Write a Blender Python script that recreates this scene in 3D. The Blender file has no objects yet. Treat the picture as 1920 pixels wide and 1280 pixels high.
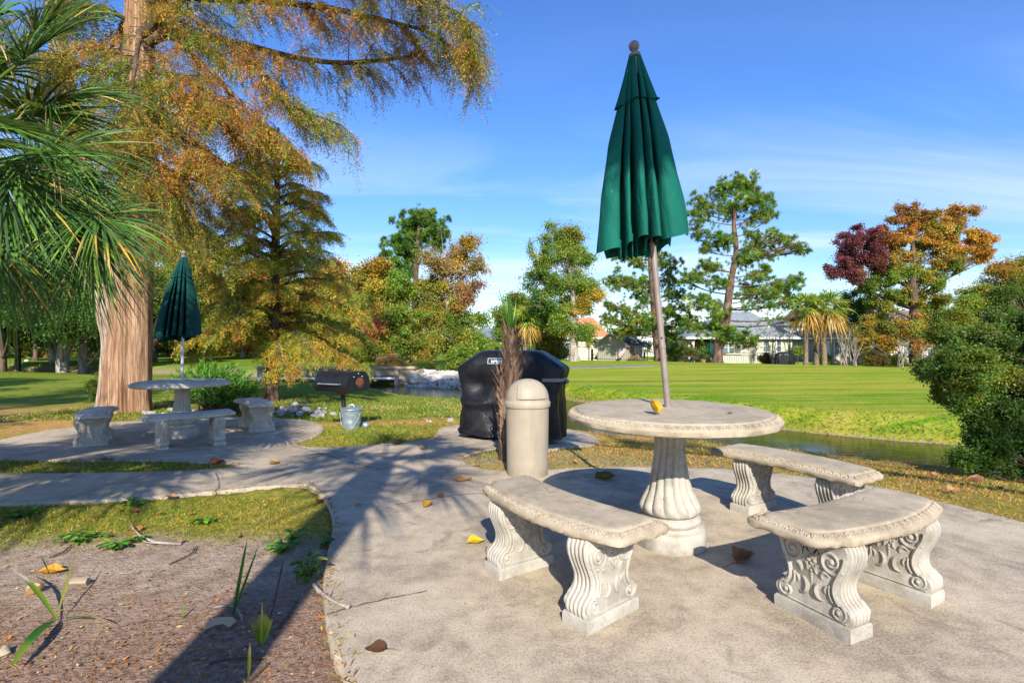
import bpy, bmesh, math, random
import numpy as np
from mathutils import Vector, Matrix
from mathutils.geometry import delaunay_2d_cdt

random.seed(7)
RNG = np.random.default_rng(11)
SC = bpy.context.scene
COL = SC.collection
R = math.radians
FPX, CX, CY, CAMH = 960.0, 960.0, 640.0, 1.2


def at(px, py, d):
    """point seen at photo pixel (px, py) at depth d"""
    return np.array(((px - CX) / FPX * d, d, CAMH - (py - CY) / FPX * d))


def sstep(a, b, x):
    t = np.clip((np.asarray(x, float) - a) / (b - a), 0, 1)
    return t * t * (3 - 2 * t)


# ---------------------------------------------------------------- value noise (numpy)
_perm = np.random.default_rng(5).random((64, 64, 64))


def vnoise(x, y, z=0.0):
    x, y, z = np.broadcast_arrays(np.asarray(x, float), np.asarray(y, float), np.asarray(z, float))
    xi, yi, zi = np.floor(x).astype(int), np.floor(y).astype(int), np.floor(z).astype(int)
    xf, yf, zf = x - xi, y - yi, z - zi
    xf, yf, zf = [t * t * (3 - 2 * t) for t in (xf, yf, zf)]
    g = lambda a, b, c: _perm[(xi + a) % 64, (yi + b) % 64, (zi + c) % 64]
    l = lambda a, b, t: a + (b - a) * t
    return l(l(l(g(0, 0, 0), g(1, 0, 0), xf), l(g(0, 1, 0), g(1, 1, 0), xf), yf),
             l(l(g(0, 0, 1), g(1, 0, 1), xf), l(g(0, 1, 1), g(1, 1, 1), xf), yf), zf) * 2 - 1


def fbm(x, y, z=0.0, o=4):
    s, a, f = 0, 1.0, 1.0
    for i in range(o):
        s = s + a * vnoise(np.asarray(x) * f + i * 7.3, np.asarray(y) * f + i * 3.1, np.asarray(z) * f)
        a *= .5
        f *= 2.03
    return s / 1.9


# ---------------------------------------------------------------- geometry collector
def nrm(v):
    v = np.asarray(v, float)
    return v / (np.linalg.norm(v, axis=-1, keepdims=True) + 1e-12)


class G:
    def __init__(s):
        s.v, s.f, s.c, s.n = [], [], [], 0

    def add(s, V, F, C=None):
        V = np.asarray(V, float).reshape(-1, 3)
        s.v.append(V)
        for f in (F if isinstance(F, list) else [F]):
            s.f.append(np.asarray(f, int) + s.n)
        s.c.append(np.broadcast_to(np.asarray((1, 1, 1) if C is None else C, float), V.shape))
        s.n += len(V)

    def merge(s, o, M=None):
        base = s.n
        for V, C in zip(o.v, o.c):
            if M is not None:
                A = np.array(M)
                V = V @ A[:3, :3].T + A[:3, 3]
            s.v.append(V)
            s.c.append(C)
        for f in o.f:
            s.f.append(f + base)
        s.n += o.n

    def box(s, c, d, rz=0, C=None, M=None):
        x, y, z = np.array(d) / 2
        V = np.array([(-x, -y, -z), (x, -y, -z), (x, y, -z), (-x, y, -z), (-x, -y, z), (x, -y, z), (x, y, z), (-x, y, z)])
        if M is not None:
            V = V @ np.array(M)[:3, :3].T
        if rz:
            k, q = math.cos(rz), math.sin(rz)
            V = V @ np.array(((k, -q, 0), (q, k, 0), (0, 0, 1))).T
        s.add(V + np.array(c), np.array([(0, 3, 2, 1), (4, 5, 6, 7), (0, 1, 5, 4), (1, 2, 6, 5), (2, 3, 7, 6), (3, 0, 4, 7)]), C)

    def bar(s, a, b, w, h):
        """box beam from a to b, w wide, h high"""
        a, b = np.array(a, float), np.array(b, float)
        d = nrm(b - a)
        u = np.array((0, 0, 1.)) if abs(d[2]) < .9 else np.array((0, 1., 0))
        x = nrm(np.cross(d, u))
        u = np.cross(x, d)
        V = [p + i * x * w / 2 + j * u * h / 2 for p in (a, b) for i, j in ((-1, -1), (1, -1), (1, 1), (-1, 1))]
        s.add(V, np.array([(0, 1, 2, 3), (7, 6, 5, 4), (0, 4, 5, 1), (1, 5, 6, 2), (2, 6, 7, 3), (3, 7, 4, 0)]))

    def tube(s, P, r, n=8, cap=True, C=None, rough=0):
        P = np.asarray(P, float)
        m = len(P)
        r = np.broadcast_to(np.asarray(r, float), (m,))
        T = nrm(np.gradient(P, axis=0))
        ref = np.array((0, 0, 1.)) if abs(T[0][2]) < .8 else np.array((1., 0, 0))
        a = nrm(np.cross(T[0], ref))
        th = np.linspace(0, 2 * np.pi, n, endpoint=False)
        V = np.empty((m, n, 3))
        for i in range(m):
            a = nrm(a - T[i] * np.dot(a, T[i]))
            b = np.cross(T[i], a)
            rr = r[i]
            if rough:
                rr = r[i] * (1 + rough * vnoise(th * 1.6 + 5, P[i].sum() * 2.1, 3.3))[:, None]
            V[i] = P[i] + rr * (np.cos(th)[:, None] * a + np.sin(th)[:, None] * b)
        F = []
        i, j = np.meshgrid(np.arange(m - 1), np.arange(n), indexing='ij')
        j2 = (j + 1) % n
        F.append(np.stack((i * n + j, i * n + j2, (i + 1) * n + j2, (i + 1) * n + j), -1).reshape(-1, 4))
        if cap:
            F.append(np.arange(n)[::-1][None])
            F.append((np.arange(n) + (m - 1) * n)[None])
        s.add(V, F, C)

    def lathe(s, prof, n=48, c=(0, 0, 0), mod=None, capb=True, capt=True, C=None):
        prof = np.asarray(prof, float)
        m = len(prof)
        th = np.linspace(0, 2 * np.pi, n, endpoint=False)
        r = prof[:, 0][:, None] * np.ones(n)
        z = prof[:, 1][:, None] * np.ones(n)
        if mod is not None:
            r = mod(r, th[None, :], z)
        V = np.stack((r * np.cos(th), r * np.sin(th), z), -1) + np.array(c)
        i, j = np.meshgrid(np.arange(m - 1), np.arange(n), indexing='ij')
        j2 = (j + 1) % n
        F = [np.stack((i * n + j, i * n + j2, (i + 1) * n + j2, (i + 1) * n + j), -1).reshape(-1, 4)]
        if capb:
            F.append(np.arange(n)[::-1][None])
        if capt:
            F.append((np.arange(n) + (m - 1) * n)[None])
        s.add(V, F, C)

    def ball(s, c, r, n=10, m=7, C=None, M=None):
        r = np.broadcast_to(np.asarray(r, float), (3,))
        ph = np.linspace(-np.pi / 2, np.pi / 2, m)
        th = np.linspace(0, 2 * np.pi, n, endpoint=False)
        V = np.stack((np.cos(ph)[:, None] * np.cos(th), np.cos(ph)[:, None] * np.sin(th), np.sin(ph)[:, None] * np.ones(n)), -1) * r
        V = V.reshape(-1, 3)
        if M is not None:
            V = V @ np.array(M)[:3, :3].T
        i, j = np.meshgrid(np.arange(m - 1), np.arange(n), indexing='ij')
        j2 = (j + 1) % n
        F = np.stack((i * n + j, i * n + j2, (i + 1) * n + j2, (i + 1) * n + j), -1).reshape(-1, 4)
        s.add(V + np.array(c), F, C)

    def loft(s, loops, closed=True, capb=False, capt=False, C=None):
        L = np.asarray(loops, float)
        m, n = L.shape[:2]
        k = n if closed else n - 1
        i, j = np.meshgrid(np.arange(m - 1), np.arange(k), indexing='ij')
        j2 = (j + 1) % n
        F = [np.stack((i * n + j, i * n + j2, (i + 1) * n + j2, (i + 1) * n + j), -1).reshape(-1, 4)]
        if capb:
            F.append(np.arange(n)[::-1][None])
        if capt:
            F.append((np.arange(n) + (m - 1) * n)[None])
        s.add(L, F, C)

    def extrude(s, poly, axis_y):
        """polygon in the x-z plane (list of (x,z)) extruded between y0 and y1"""
        p = np.asarray(poly, float)
        n = len(p)
        y0, y1 = axis_y
        A = np.stack((p[:, 0], np.full(n, y0), p[:, 1]), -1)
        B = np.stack((p[:, 0], np.full(n, y1), p[:, 1]), -1)
        j = np.arange(n)
        j2 = (j + 1) % n
        s.add(np.vstack((A, B)), [np.stack((j, j2, j2 + n, j + n), -1), j[::-1][None], (j + n)[None]])

    def leaves(s, P, A, N, L, W, C, fold=0.0):
        """diamond leaves: base P, axis A, normal N"""
        A = nrm(A)
        S = nrm(np.cross(A, N))
        L = np.broadcast_to(np.asarray(L, float), (len(P),))[:, None]
        W = np.broadcast_to(np.asarray(W, float), (len(P),))[:, None]
        V = np.stack((P, P + A * L * .45 + S * W * .5, P + A * L, P + A * L * .45 - S * W * .5), 1)
        F = np.arange(len(P) * 4).reshape(-1, 4)
        s.add(V, F, np.repeat(np.asarray(C, float), 4, axis=0) if np.ndim(C) == 2 else C)

    def obj(s, name, mat, parent=None, org=None, smooth=True, ang=38, col=False):
        V = np.vstack(s.v)
        if org is not None:
            V = V - np.array(org)
        me = bpy.data.meshes.new(name)
        tot = [f.shape[1] for f in s.f for _ in range(len(f))]
        idx = np.concatenate([f.ravel() for f in s.f])
        tot = np.array(tot)
        me.vertices.add(len(V))
        me.vertices.foreach_set('co', V.ravel())
        me.loops.add(len(idx))
        me.loops.foreach_set('vertex_index', idx)
        me.polygons.add(len(tot))
        me.polygons.foreach_set('loop_start', np.concatenate(([0], np.cumsum(tot)[:-1])))
        me.update(calc_edges=True)
        if col:
            a = me.color_attributes.new('Col', 'FLOAT_COLOR', 'POINT')
            C = np.vstack(s.c)
            a.data.foreach_set('color', np.hstack((C, np.ones((len(C), 1)))).ravel())
        me.validate()
        if smooth:
            me.shade_smooth()
            if ang < 180 and len(V) < 400000:
                me.set_sharp_from_angle(angle=R(ang))
        else:
            me.shade_flat()
        me.materials.append(mat)
        o = bpy.data.objects.new(name, me)
        COL.objects.link(o)
        if parent is not None:
            o.parent = parent
        return o


# ---------------------------------------------------------------- things, parts, copies
def thing(name, label, cat, loc=(0, 0, 0), rz=0, group=None):
    o = bpy.data.objects.new(name, None)
    COL.objects.link(o)
    o.empty_display_size = .1
    o.location = [float(v) for v in loc]
    o.rotation_euler = (0, 0, rz)
    return tag(o, label, cat, group)


def tag(o, label=None, cat=None, group=None, kind=None):
    if label:
        o['label'] = label
    if cat:
        o['category'] = cat
    if group:
        o['group'] = group
    if kind:
        o['kind'] = kind
    return o


def dup(root, loc, rz=None, label=None, scale=None, group=None):
    def cp(o, parent):
        c = o.copy()
        COL.objects.link(c)
        c.parent = parent
        for ch in o.children:
            cp(ch, c)
        return c
    r = cp(root, None)
    r.location = [float(v) for v in loc]
    if rz is not None:
        r.rotation_euler = (0, 0, rz)
    if scale:
        r.scale = (scale,) * 3 if np.isscalar(scale) else scale
    if label:
        r['label'] = label
    if group:
        r['group'] = group
    return r


# ---------------------------------------------------------------- materials
class NT:
    def __init__(s, name):
        s.m = bpy.data.materials.new(name)
        s.m.use_nodes = True
        s.t = s.m.node_tree
        s.t.nodes.clear()
        s.out = s.t.nodes.new('ShaderNodeOutputMaterial')

    def n(s, typ, **k):
        nd = s.t.nodes.new('ShaderNode' + typ)
        for a, b in k.items():
            if a.startswith('i_'):
                key = a[2:].replace('_', ' ')
                s.set(nd.inputs[key], b)
            elif a[0] == 'I' and a[1:].isdigit():
                s.set(nd.inputs[int(a[1:])], b)
            else:
                setattr(nd, a, b)
        return nd

    def set(s, sock, v):
        if isinstance(v, bpy.types.NodeSocket):
            s.t.links.new(v, sock)
        elif isinstance(v, bpy.types.Node):
            s.t.links.new(v.outputs[0], sock)
        else:
            if hasattr(sock.default_value, '__len__') and len(sock.default_value) == 4 and len(v) == 3:
                v = (*v, 1)
            sock.default_value = v

    def pos(s, scale=(1, 1, 1), obj=False):
        src = s.n('TexCoord').outputs['Object'] if obj else s.n('NewGeometry').outputs['Position']
        return s.n('Mapping', i_Vector=src, i_Scale=scale).outputs[0]

    def noise(s, v, scale, detail=4, rough=.55, dist=0):
        return s.n('TexNoise', i_Vector=v, i_Scale=scale, i_Detail=detail, i_Roughness=rough, i_Distortion=dist).outputs[0]

    def ramp(s, fac, stops):
        nd = s.n('ValToRGB', I0=fac)
        e = nd.color_ramp.elements
        while len(e) < len(stops):
            e.new(.5)
        for q, (p, c) in zip(e, stops):
            q.position = p
            q.color = (*c, 1) if len(c) == 3 else c
        return nd.outputs[0]

    def rng(s, v, a, b, c=0., d=1.):
        return s.n('MapRange', I0=v, I1=a, I2=b, I3=c, I4=d).outputs[0]

    def mix(s, f, a, b, mode='MIX'):
        nd = s.n('Mix', data_type='RGBA', blend_type=mode)
        s.set(nd.inputs[0], f)
        s.set(nd.inputs[6], a)
        s.set(nd.inputs[7], b)
        return nd.outputs[2]

    def math(s, op, a, b=0.):
        return s.n('Math', operation=op, I0=a, I1=b).outputs[0]

    def bump(s, h, st=.3, d=.01, prev=None):
        nd = s.n('Bump', i_Strength=st, i_Distance=d, i_Height=h)
        if prev is not None:
            s.set(nd.inputs['Normal'], prev)
        return nd.outputs[0]

    def pbr(s, col, rough=.7, nor=None, metal=0, spec=.4, **k):
        p = s.n('BsdfPrincipled')
        s.set(p.inputs['Base Color'], col)
        s.set(p.inputs['Roughness'], rough)
        s.set(p.inputs['Metallic'], metal)
        s.set(p.inputs['Specular IOR Level'], spec)
        if nor is not None:
            s.set(p.inputs['Normal'], nor)
        for a, b in k.items():
            s.set(p.inputs[a.replace('_', ' ')], b)
        return p

    def done(s, sh):
        s.t.links.new(sh.outputs[0] if isinstance(sh, bpy.types.Node) else sh, s.out.inputs[0])
        return s.m


def m_simple(name, col, rough=.6, metal=0, spec=.4, var=.25, scale=6, bump=.1, bscale=60, obj=True):
    t = NT(name)
    p = t.pos(obj=obj)
    a = t.noise(p, scale, 5)
    c = np.array(col)
    cc = t.ramp(a, [(.3, tuple(c * (1 - var))), (.72, tuple(np.minimum(c * (1 + var), .95)))])
    b = t.noise(p, bscale, 3)
    return t.done(t.pbr(cc, t.rng(a, .3, .7, rough - .08, rough + .08), t.bump(b, bump, .004), metal, spec))


def m_leaf(name, trans=.35, rough=.5, spec=.35):
    t = NT(name)
    c = t.n('Attribute', attribute_name='Col').outputs[0]
    p = t.pbr(c, rough, None, 0, spec)
    tr = t.n('BsdfTranslucent', i_Color=t.mix(.25, c, (.5, .45, .08)))
    mx = t.n('MixShader', I0=trans, I1=p.outputs[0], I2=tr.outputs[0])
    return t.done(mx)


def m_stone(name, light, mid, dark, stain=(.10, .095, .08), scale=1.0, speck=.5, obj=False, stain_amt=.6, bst=.5):
    """cast concrete: mottled, speckled with aggregate, stained"""
    t = NT(name)
    p = t.pos(obj=obj)
    a = t.noise(p, 1.7 * scale, 7, .62, .4)
    b = t.noise(p, 9 * scale, 6, .65)
    f = t.noise(p, 90 * scale, 3, .7)
    col = t.ramp(t.math('ADD', t.math('MULTIPLY', a, .6), t.math('MULTIPLY', b, .4)), [(.40, dark), (.5, mid), (.60, light)])
    sp = t.rng(f, .42, .62)
    col = t.mix(t.math('MULTIPLY', speck, sp), col, t.mix(.6, col, (.62, .56, .48)))
    sp2 = t.rng(t.noise(p, 110 * scale, 2, .6), .56, .66)
    col = t.mix(t.math('MULTIPLY', sp2, speck), col, stain)
    st = t.rng(t.noise(p, 3.1 * scale, 6, .7, 1.2), .56, .75)
    col = t.mix(t.math('MULTIPLY', st, stain_amt), col, stain)
    h = t.math('ADD', t.math('MULTIPLY', f, .6), t.math('MULTIPLY', b, 1.))
    return t.done(t.pbr(col, .88, t.bump(h, bst, .006), 0, .25))


M = {}
M['leaf'] = m_leaf('leaf', .38, .5)
M['needle'] = m_leaf('needle_leaf', .3, .6, .25)
M['palm'] = m_leaf('palm_leaf', .25, .5, .3)
M['grass'] = m_leaf('grass_blade', .35, .6, .25)
M['dry'] = m_leaf('dry_leaf', .12, .7, .2)
M['patio'] = m_stone('patio_concrete', (.51, .415, .285), (.405, .322, .213), (.25, .198, .132), (.13, .105, .07), 1.0, .6, stain_amt=.75)
M['stone'] = m_stone('bench_concrete', (.46, .385, .27), (.39, .32, .22), (.29, .235, .16), (.16, .13, .09), 1.7, .25)
M['cast'] = m_stone('cast_stone', (.47, .44, .375), (.40, .37, .31), (.285, .26, .21), (.14, .13, .10), 1.5, .18, stain_amt=.55)
M['greystone'] = m_stone('weathered_cast_stone', (.62, .55, .44), (.53, .465, .365), (.40, .345, .265), (.11, .105, .09), 1.4, .05, bst=.1)


def m_bark(name, a, b, c, sx=14, sz=1.2, bump=.8):
    t = NT(name)
    p = t.pos((sx, sx, sz), True)
    n1 = t.noise(p, 1.0, 6, .6, .5)
    n2 = t.noise(t.pos(obj=True), 2.5, 3)
    col = t.ramp(n1, [(.32, a), (.5, b), (.66, c)])
    col = t.mix(t.rng(n2, .35, .7, 0, .45), col, tuple(np.array(a) * .6 + np.array(b) * .4))
    return t.done(t.pbr(col, .9, t.bump(n1, bump, .05), 0, .15))


M['cypbark'] = m_bark('cypress_bark', (.14, .07, .04), (.37, .215, .125), (.60, .42, .28), 24, 1.3, 1.0)
M['cypbark2'] = m_bark('grey_cypress_bark', (.16, .11, .08), (.38, .29, .22), (.58, .48, .39), 26, 1.3, .8)
M['bark'] = m_bark('brown_bark', (.045, .03, .022), (.12, .08, .055), (.22, .16, .12), 8, 1.2)
M['pinebark'] = m_bark('pine_bark', (.04, .025, .02), (.13, .078, .055), (.25, .17, .13), 6, 2.2)
M['palebark'] = m_bark('pale_bark', (.16, .13, .10), (.34, .29, .24), (.5, .45, .38), 6, 1.5)
M['palmbark'] = m_bark('palm_bark', (.09, .06, .04), (.22, .15, .10), (.38, .29, .20), 6, 6)
M['boots'] = m_bark('palm_boot', (.05, .03, .02), (.17, .105, .07), (.36, .25, .18), 18, 2.5)

def m_canvas(name, col):
    t = NT(name)
    p = t.pos(obj=True)
    c = np.array(col)
    big = t.noise(t.pos((1, 1, .35), True), 4, 5, .6)
    cc = t.ramp(big, [(.32, tuple(c * .78)), (.68, tuple(c * 1.2))])
    sp_ = t.rng(t.noise(p, 60, 2), .70, .76)
    cc = t.mix(t.math('MULTIPLY', sp_, .5), cc, (.25, .32, .28))
    h = t.math('ADD', t.noise(t.pos((1.6, 1.6, .5), True), 9, 5, .62, .8), t.math('MULTIPLY', t.noise(p, 220, 2), .05))
    return t.done(t.pbr(cc, .8, t.bump(h, .35, .03), 0, .2))


M['cloth'] = m_canvas('green_canvas', (.003, .108, .078))
M['cloth_shaded'] = m_canvas('shaded_green_canvas', (.004, .05, .042))  # second parasol's canvas, its shade put into the colour; also the porch umbrella
M['polebrown'] = m_simple('brown_pole_metal', (.27, .215, .185), .45, .2, .5, .18, 9, .05)
M['polegrey'] = m_simple('grey_pole_metal', (.52, .53, .54), .4, .4, .5, .1, 9, .05)
M['finial'] = m_simple('grey_finial', (.19, .175, .17), .5, 0, .4, .15, 20)
t = NT('beige_bin_plastic')
p = t.pos(obj=True)
st_ = t.rng(t.noise(t.pos((14, 14, 1.1), True), 1.0, 5, .65), .5, .72)
zz_ = t.n('SeparateXYZ', I0=p).outputs[2]
low_ = t.math('MULTIPLY', t.rng(zz_, .16, .0), t.rng(t.noise(p, 9, 5, .7), .3, .6))
cc = t.ramp(t.noise(p, 5, 4), [(.3, (.335, .285, .212)), (.7, (.40, .342, .255))])
cc = t.mix(t.math('MULTIPLY', st_, .28), cc, (.22, .18, .125))
cc = t.mix(t.math('MULTIPLY', low_, .7), cc, (.17, .13, .085))
cc = t.mix(t.rng(t.noise(p, 55, 3), .70, .74, 0, .6), cc, (.16, .13, .10))
M['bin'] = t.done(t.pbr(cc, .5, t.bump(t.noise(p, 260, 2), .1, .003), 0, .4))
M['black'] = m_simple('black_metal', (.014, .015, .018), .45, .3, .5, .3, 10, .1)
M['galv'] = m_simple('galvanised_steel', (.40, .50, .56), .42, .65, .5, .2, 12, .08)
M['rust'] = m_simple('rusty_iron', (.20, .075, .035), .8, .1, .3, .4, 30)
M['strap'] = m_simple('grey_strap', (.22, .22, .23), .8, 0, .3, .1)
M['white'] = m_simple('white_paint', (.78, .78, .76), .5, 0, .4, .05, 3)
M['wood'] = m_simple('weathered_timber', (.36, .29, .20), .8, 0, .2, .3, 3, .3, 30)
M['wooddark'] = m_simple('dark_timber', (.16, .12, .08), .85, 0, .2, .3, 3, .3, 30)
M['rock'] = m_simple('pale_rock', (.38, .36, .325), .85, 0, .25, .22, 7, .4, 25)
M['rockwhite'] = m_simple('white_rock', (.46, .43, .385), .85, 0, .25, .16, 5, .4, 25, obj=False)
# ================================================================= terrain
NEAR = np.array([(-60, 36), (-30, 29), (-14, 24), (-9, 21.8), (-7, 20.6), (-5.6, 19), (-3.6, 16.2), (-1.4, 13.8), (-.3, 11.3), (1.0, 9.1),
                 (2.2, 8.5), (2.9, 8.13), (4.1, 7.4), (5.4, 6.36), (5.9, 5.95), (7.5, 4.6), (10, 2.6), (20, -6), (60, -40)], float)
FAR = np.array([(-60, 38.5), (-30, 31.5), (-14, 26), (-9, 23.6), (-7, 22.6), (-5, 21.2), (-4, 20.2), (-1.8, 19.1), (1.65, 15.4), (2.3, 14.3),
                (5.2, 10.35), (6, 9.6), (6.8, 9.03), (7.4, 8.75), (8, 8.4), (9, 7.7), (12, 5.3), (20, -1), (60, -33)], float)
WATER_Z = -.56


def hz(x, y):
    x, y = np.asarray(x, float), np.asarray(y, float)
    yn = np.interp(x, NEAR[:, 0], NEAR[:, 1])
    yf = np.interp(x, FAR[:, 0], FAR[:, 1])
    k = .78
    dn = (yn - y) * k                      # distance before the near brim
    df = (y - yf) * k
    left = sstep(0.2, -2.5, x)
    n = -.10 * sstep(4.6, 7.0, y) * sstep(-.8, -3.6, x) - .03 * sstep(5, 7, y)
    n = n - (.17 * left + .30 * (1 - left)) * sstep(3.4 + 2 * left, .1, dn)
    n = n - .14 * left * sstep(9.3, 13, y) - .05 * np.exp(-((y - 9.4) / .5) ** 2) * sstep(-1., -2., x) * sstep(-6, -5, x)
    n = n + .10 * left * sstep(22, 34, y)
    n = n + .02 * fbm(x * .5, y * .5) * sstep(9, 12, y) - .03 * sstep(14, 10, y)
    f = -.62 + .34 * sstep(-.05, .75, df) + .13 * sstep(0, .10, df) + .13 * sstep(.5, 15, df)
    f = f - .17 * sstep(3, -3, x) * sstep(1, 5, df) - .05 * sstep(10, 3.5, x) * sstep(3, 9, df)
    f = f - .86 * sstep(17.5, 33, df + .6 * fbm(x * .08, 3))
    f = f + .015 * fbm(x * .6, y * .6) * sstep(.4, 2, df)
    bed = -1.1
    z = np.where(dn >= 0, n, np.where(df >= 0, f, np.maximum(bed, n + dn * 2.2) * (dn < 0)))
    # between the brims: the near bank drops steeply into the bed
    mid = (dn < 0) & (df < 0)
    z = np.where(mid, np.maximum(np.minimum(n + dn * 2.0, n), np.minimum(f, -.62 + df * 1.2)), z)
    z = np.where(mid, np.maximum(z, bed), z)
    far = sstep(55, 90, np.hypot(x, y))
    return z * (1 - far) + (-.8) * far


def gp(px, py, dz=0.0):
    """ground point under a photo pixel"""
    d = CAMH * FPX / (py - CY)
    for _ in range(40):
        z = float(hz((px - CX) / FPX * d, d)) + dz
        d = .5 * d + .5 * (CAMH - z) * FPX / (py - CY)
    return np.array(((px - CX) / FPX * d, d, float(hz((px - CX) / FPX * d, d)) + dz))


def catmull(P, sub=6, closed=True):
    P = np.asarray(P, float)
    n = len(P)
    out = []
    rng = range(n) if closed else range(n - 1)
    for i in rng:
        if closed:
            a, b, c, d = P[(i - 1) % n], P[i], P[(i + 1) % n], P[(i + 2) % n]
        else:
            a, b, c, d = P[max(i - 1, 0)], P[i], P[i + 1], P[min(i + 2, n - 1)]
        for t in np.linspace(0, 1, sub, endpoint=False):
            out.append(.5 * ((2 * b) + (-a + c) * t + (2 * a - 5 * b + 4 * c - d) * t * t + (-a + 3 * b - 3 * c + d) * t ** 3))
    if not closed:
        out.append(P[-1])
    return np.array(out)


def pip(poly, x, y):
    poly = np.asarray(poly)
    inside = np.zeros(np.shape(x), bool)
    j = len(poly) - 1
    for i in range(len(poly)):
        xi, yi, xj, yj = poly[i][0], poly[i][1], poly[j][0], poly[j][1]
        if yi != yj:
            c = ((yi > y) != (yj > y)) & (x < (xj - xi) * (y - yi) / (yj - yi) + xi)
            inside ^= c
        j = i
    return inside


def G2(pts):
    return [tuple(gp(*p)[:2]) for p in pts]


def smooth_runs(runs):
    """runs of pixel points, each smoothed on its own, joined with hard corners"""
    out = []
    for r in runs:
        w = r if isinstance(r[0][0], str) else G2(r)
        c = catmull(w, 5, False)
        out += [tuple(p) for p in c]
    res = []
    for p in out:
        if not res or math.dist(p, res[-1]) > .02:
            res.append(p)
    return res


# one continuous pour: main patio, walk, grill pad and the second patio
slab = smooth_runs([
    [(660, 1300), (632, 1240), (615, 1160), (611, 1100), (617, 1050), (627, 1000), (623, 965), (609, 940), (592, 922), (575, 913)],
    [(575, 913), (500, 917), (400, 927), (250, 940), (0, 951)]])
slab += [(-5.5, 3.68), (-9, 3.7), (-9, 4.6), (-5.5, 4.6)]
slab += smooth_runs([
    [(0, 893), (150, 892), (300, 889), (390, 885), (432, 880), (444, 877), (430, 873), (300, 868), (100, 867), (0, 866)]])
slab += [(-5.9, 5.15), (-6.6, 5.5), (-6.85, 6.0), (-6.75, 6.5)]
slab += smooth_runs([
    [(0, 828), (50, 817), (100, 808), (160, 801), (233, 793), (277, 788), (367, 783), (433, 783), (533, 787), (583, 793), (605, 803), (597, 817), (547, 834)],
    [(547, 834), (567, 840), (600, 843), (653, 841), (735, 835), (820, 824)],
    [(820, 824), (819, 815), (828, 806), (860, 799), (920, 795), (1000, 797), (1067, 808), (1114, 820), (1121, 830), (1108, 838), (1026, 848), (936, 843)],
    [(936, 843), (900, 849), (875, 857), (866, 864), (881, 875), (910, 884), (970, 888), (1030, 885), (1150, 881), (1270, 881), (1400, 888), (1560, 906), (1680, 925), (1763, 947), (1920, 987)]])
slab += [(3.75, 2.4), (3.7, 1.2), (3.0, -.5), (1.0, -1.2), (-.4, -.8), (-.72, .4), (-.7, 1.2)]
_s = []
for p in slab:
    if not _s or math.dist(p, _s[-1]) > .02:
        _s.append(p)
slab = np.array(_s)


def dist_poly(poly, x, y):
    """distance from points to a closed polyline"""
    best = np.full(np.shape(x), 1e9)
    P = np.asarray(poly)
    for i in range(len(P)):
        a, b = P[i], P[(i + 1) % len(P)]
        ab = b - a
        L = ab @ ab + 1e-12
        t = np.clip(((x - a[0]) * ab[0] + (y - a[1]) * ab[1]) / L, 0, 1)
        d = np.hypot(x - a[0] - t * ab[0], y - a[1] - t * ab[1])
        best = np.minimum(best, d)
    return best


def axis(dense0, dense1, step, lo, hi, g=1.13):
    a = list(np.arange(dense0, dense1, step))
    s, v = step, a[-1]
    while v < hi:
        s *= g
        v += s
        a.append(v)
    s, v = step, a[0]
    pre = []
    while v > lo:
        s *= g
        v -= s
        pre.append(v)
    return np.array(pre[::-1] + a)


gx = axis(-8.5, 9.5, .055, -700, 700)
gy = axis(.6, 13.5, .055, -60, 1100, 1.09)
X, Y = np.meshgrid(gx, gy, indexing='xy')
Z = hz(X, Y)
ins = pip(slab, X, Y)
dsl = np.full(X.shape, 5.0)
nearm = (np.abs(X) < 10) & (Y > -2) & (Y < 10)
dsl[nearm] = dist_poly(slab, X[nearm], Y[nearm])
sd = np.where(ins, -dsl, dsl)
Z = Z + .008 * fbm(X * 5, Y * 5) * (np.hypot(X, Y) < 14) - .09 * (sd < -.05) - .03 * ((sd <= .0) & (sd >= -.05)) + .006 * ((sd > 0) & (sd < .25))

n1 = fbm(X * 1.3, Y * 1.3)
n2 = fbm(X * 4.0 + 9, Y * 4.0)
yf_ = np.interp(X, FAR[:, 0], FAR[:, 1])
yn_ = np.interp(X, NEAR[:, 0], NEAR[:, 1])
bed = (X < .2) & (Y < 3.95) & (sd > 0)
dirt = bed * sstep(3.42, 3.0, Y + .22 * n1 + .12 * n2 - .12 * sstep(-1.6, -.8, X))
mulch = .9 * bed * sstep(2.75, 2.0, Y + .35 * n1 + .15 * n2 - .25 * sstep(-1.6, -.7, X))
cyp = np.hypot(X + 6.67, (Y - 8.9) * 1.2)
straw = sstep(3.0, 1.2, cyp + .8 * n1) * (Y > 6) * (sd > 0)
straw = np.maximum(straw, .95 * sstep(.45, .12, np.abs(Y - 8.0 + .08 * X + .12 * n2)) * (X < .3) * (X > -5) * (sd > 0))
bank = (X > -.2) * (sd > 0) * (Y < yn_) * (Y > 3)
straw = np.maximum(straw, bank * np.clip(.42 + .5 * n1 + .5 * sstep(1.6, .2, (yn_ - Y)) + .3 * n2, 0, 1))
straw = np.maximum(straw, (X < -4.5) * (Y > 6.3) * (Y < 13) * np.clip(.5 + .9 * n1, 0, 1) * sstep(13, 11, Y))
dirt = np.maximum(dirt, (X > -1) * (X < 3.2) * (sd > 0) * (Y > 4) * (Y < 6.5) * np.clip(.2 + 1.1 * n1 * 1.2, 0, .9))
dirt = np.maximum(dirt, .9 * ((Y > yn_ - .12) & (Y < yf_ + .04)))
mulch = np.maximum(mulch, .85 * ((Y > yn_ - .12) & (Y < yf_ + .05)))
lawn = sstep(-.2, .5, Y - yf_) * 1.0
lawn = np.where((X < 0) & (Y < yn_) & (Y > 9), np.maximum(lawn, sstep(8.8, 9.6, Y) * .75), lawn)
lawn = lawn * (1 - np.clip(straw, 0, 1))

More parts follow.
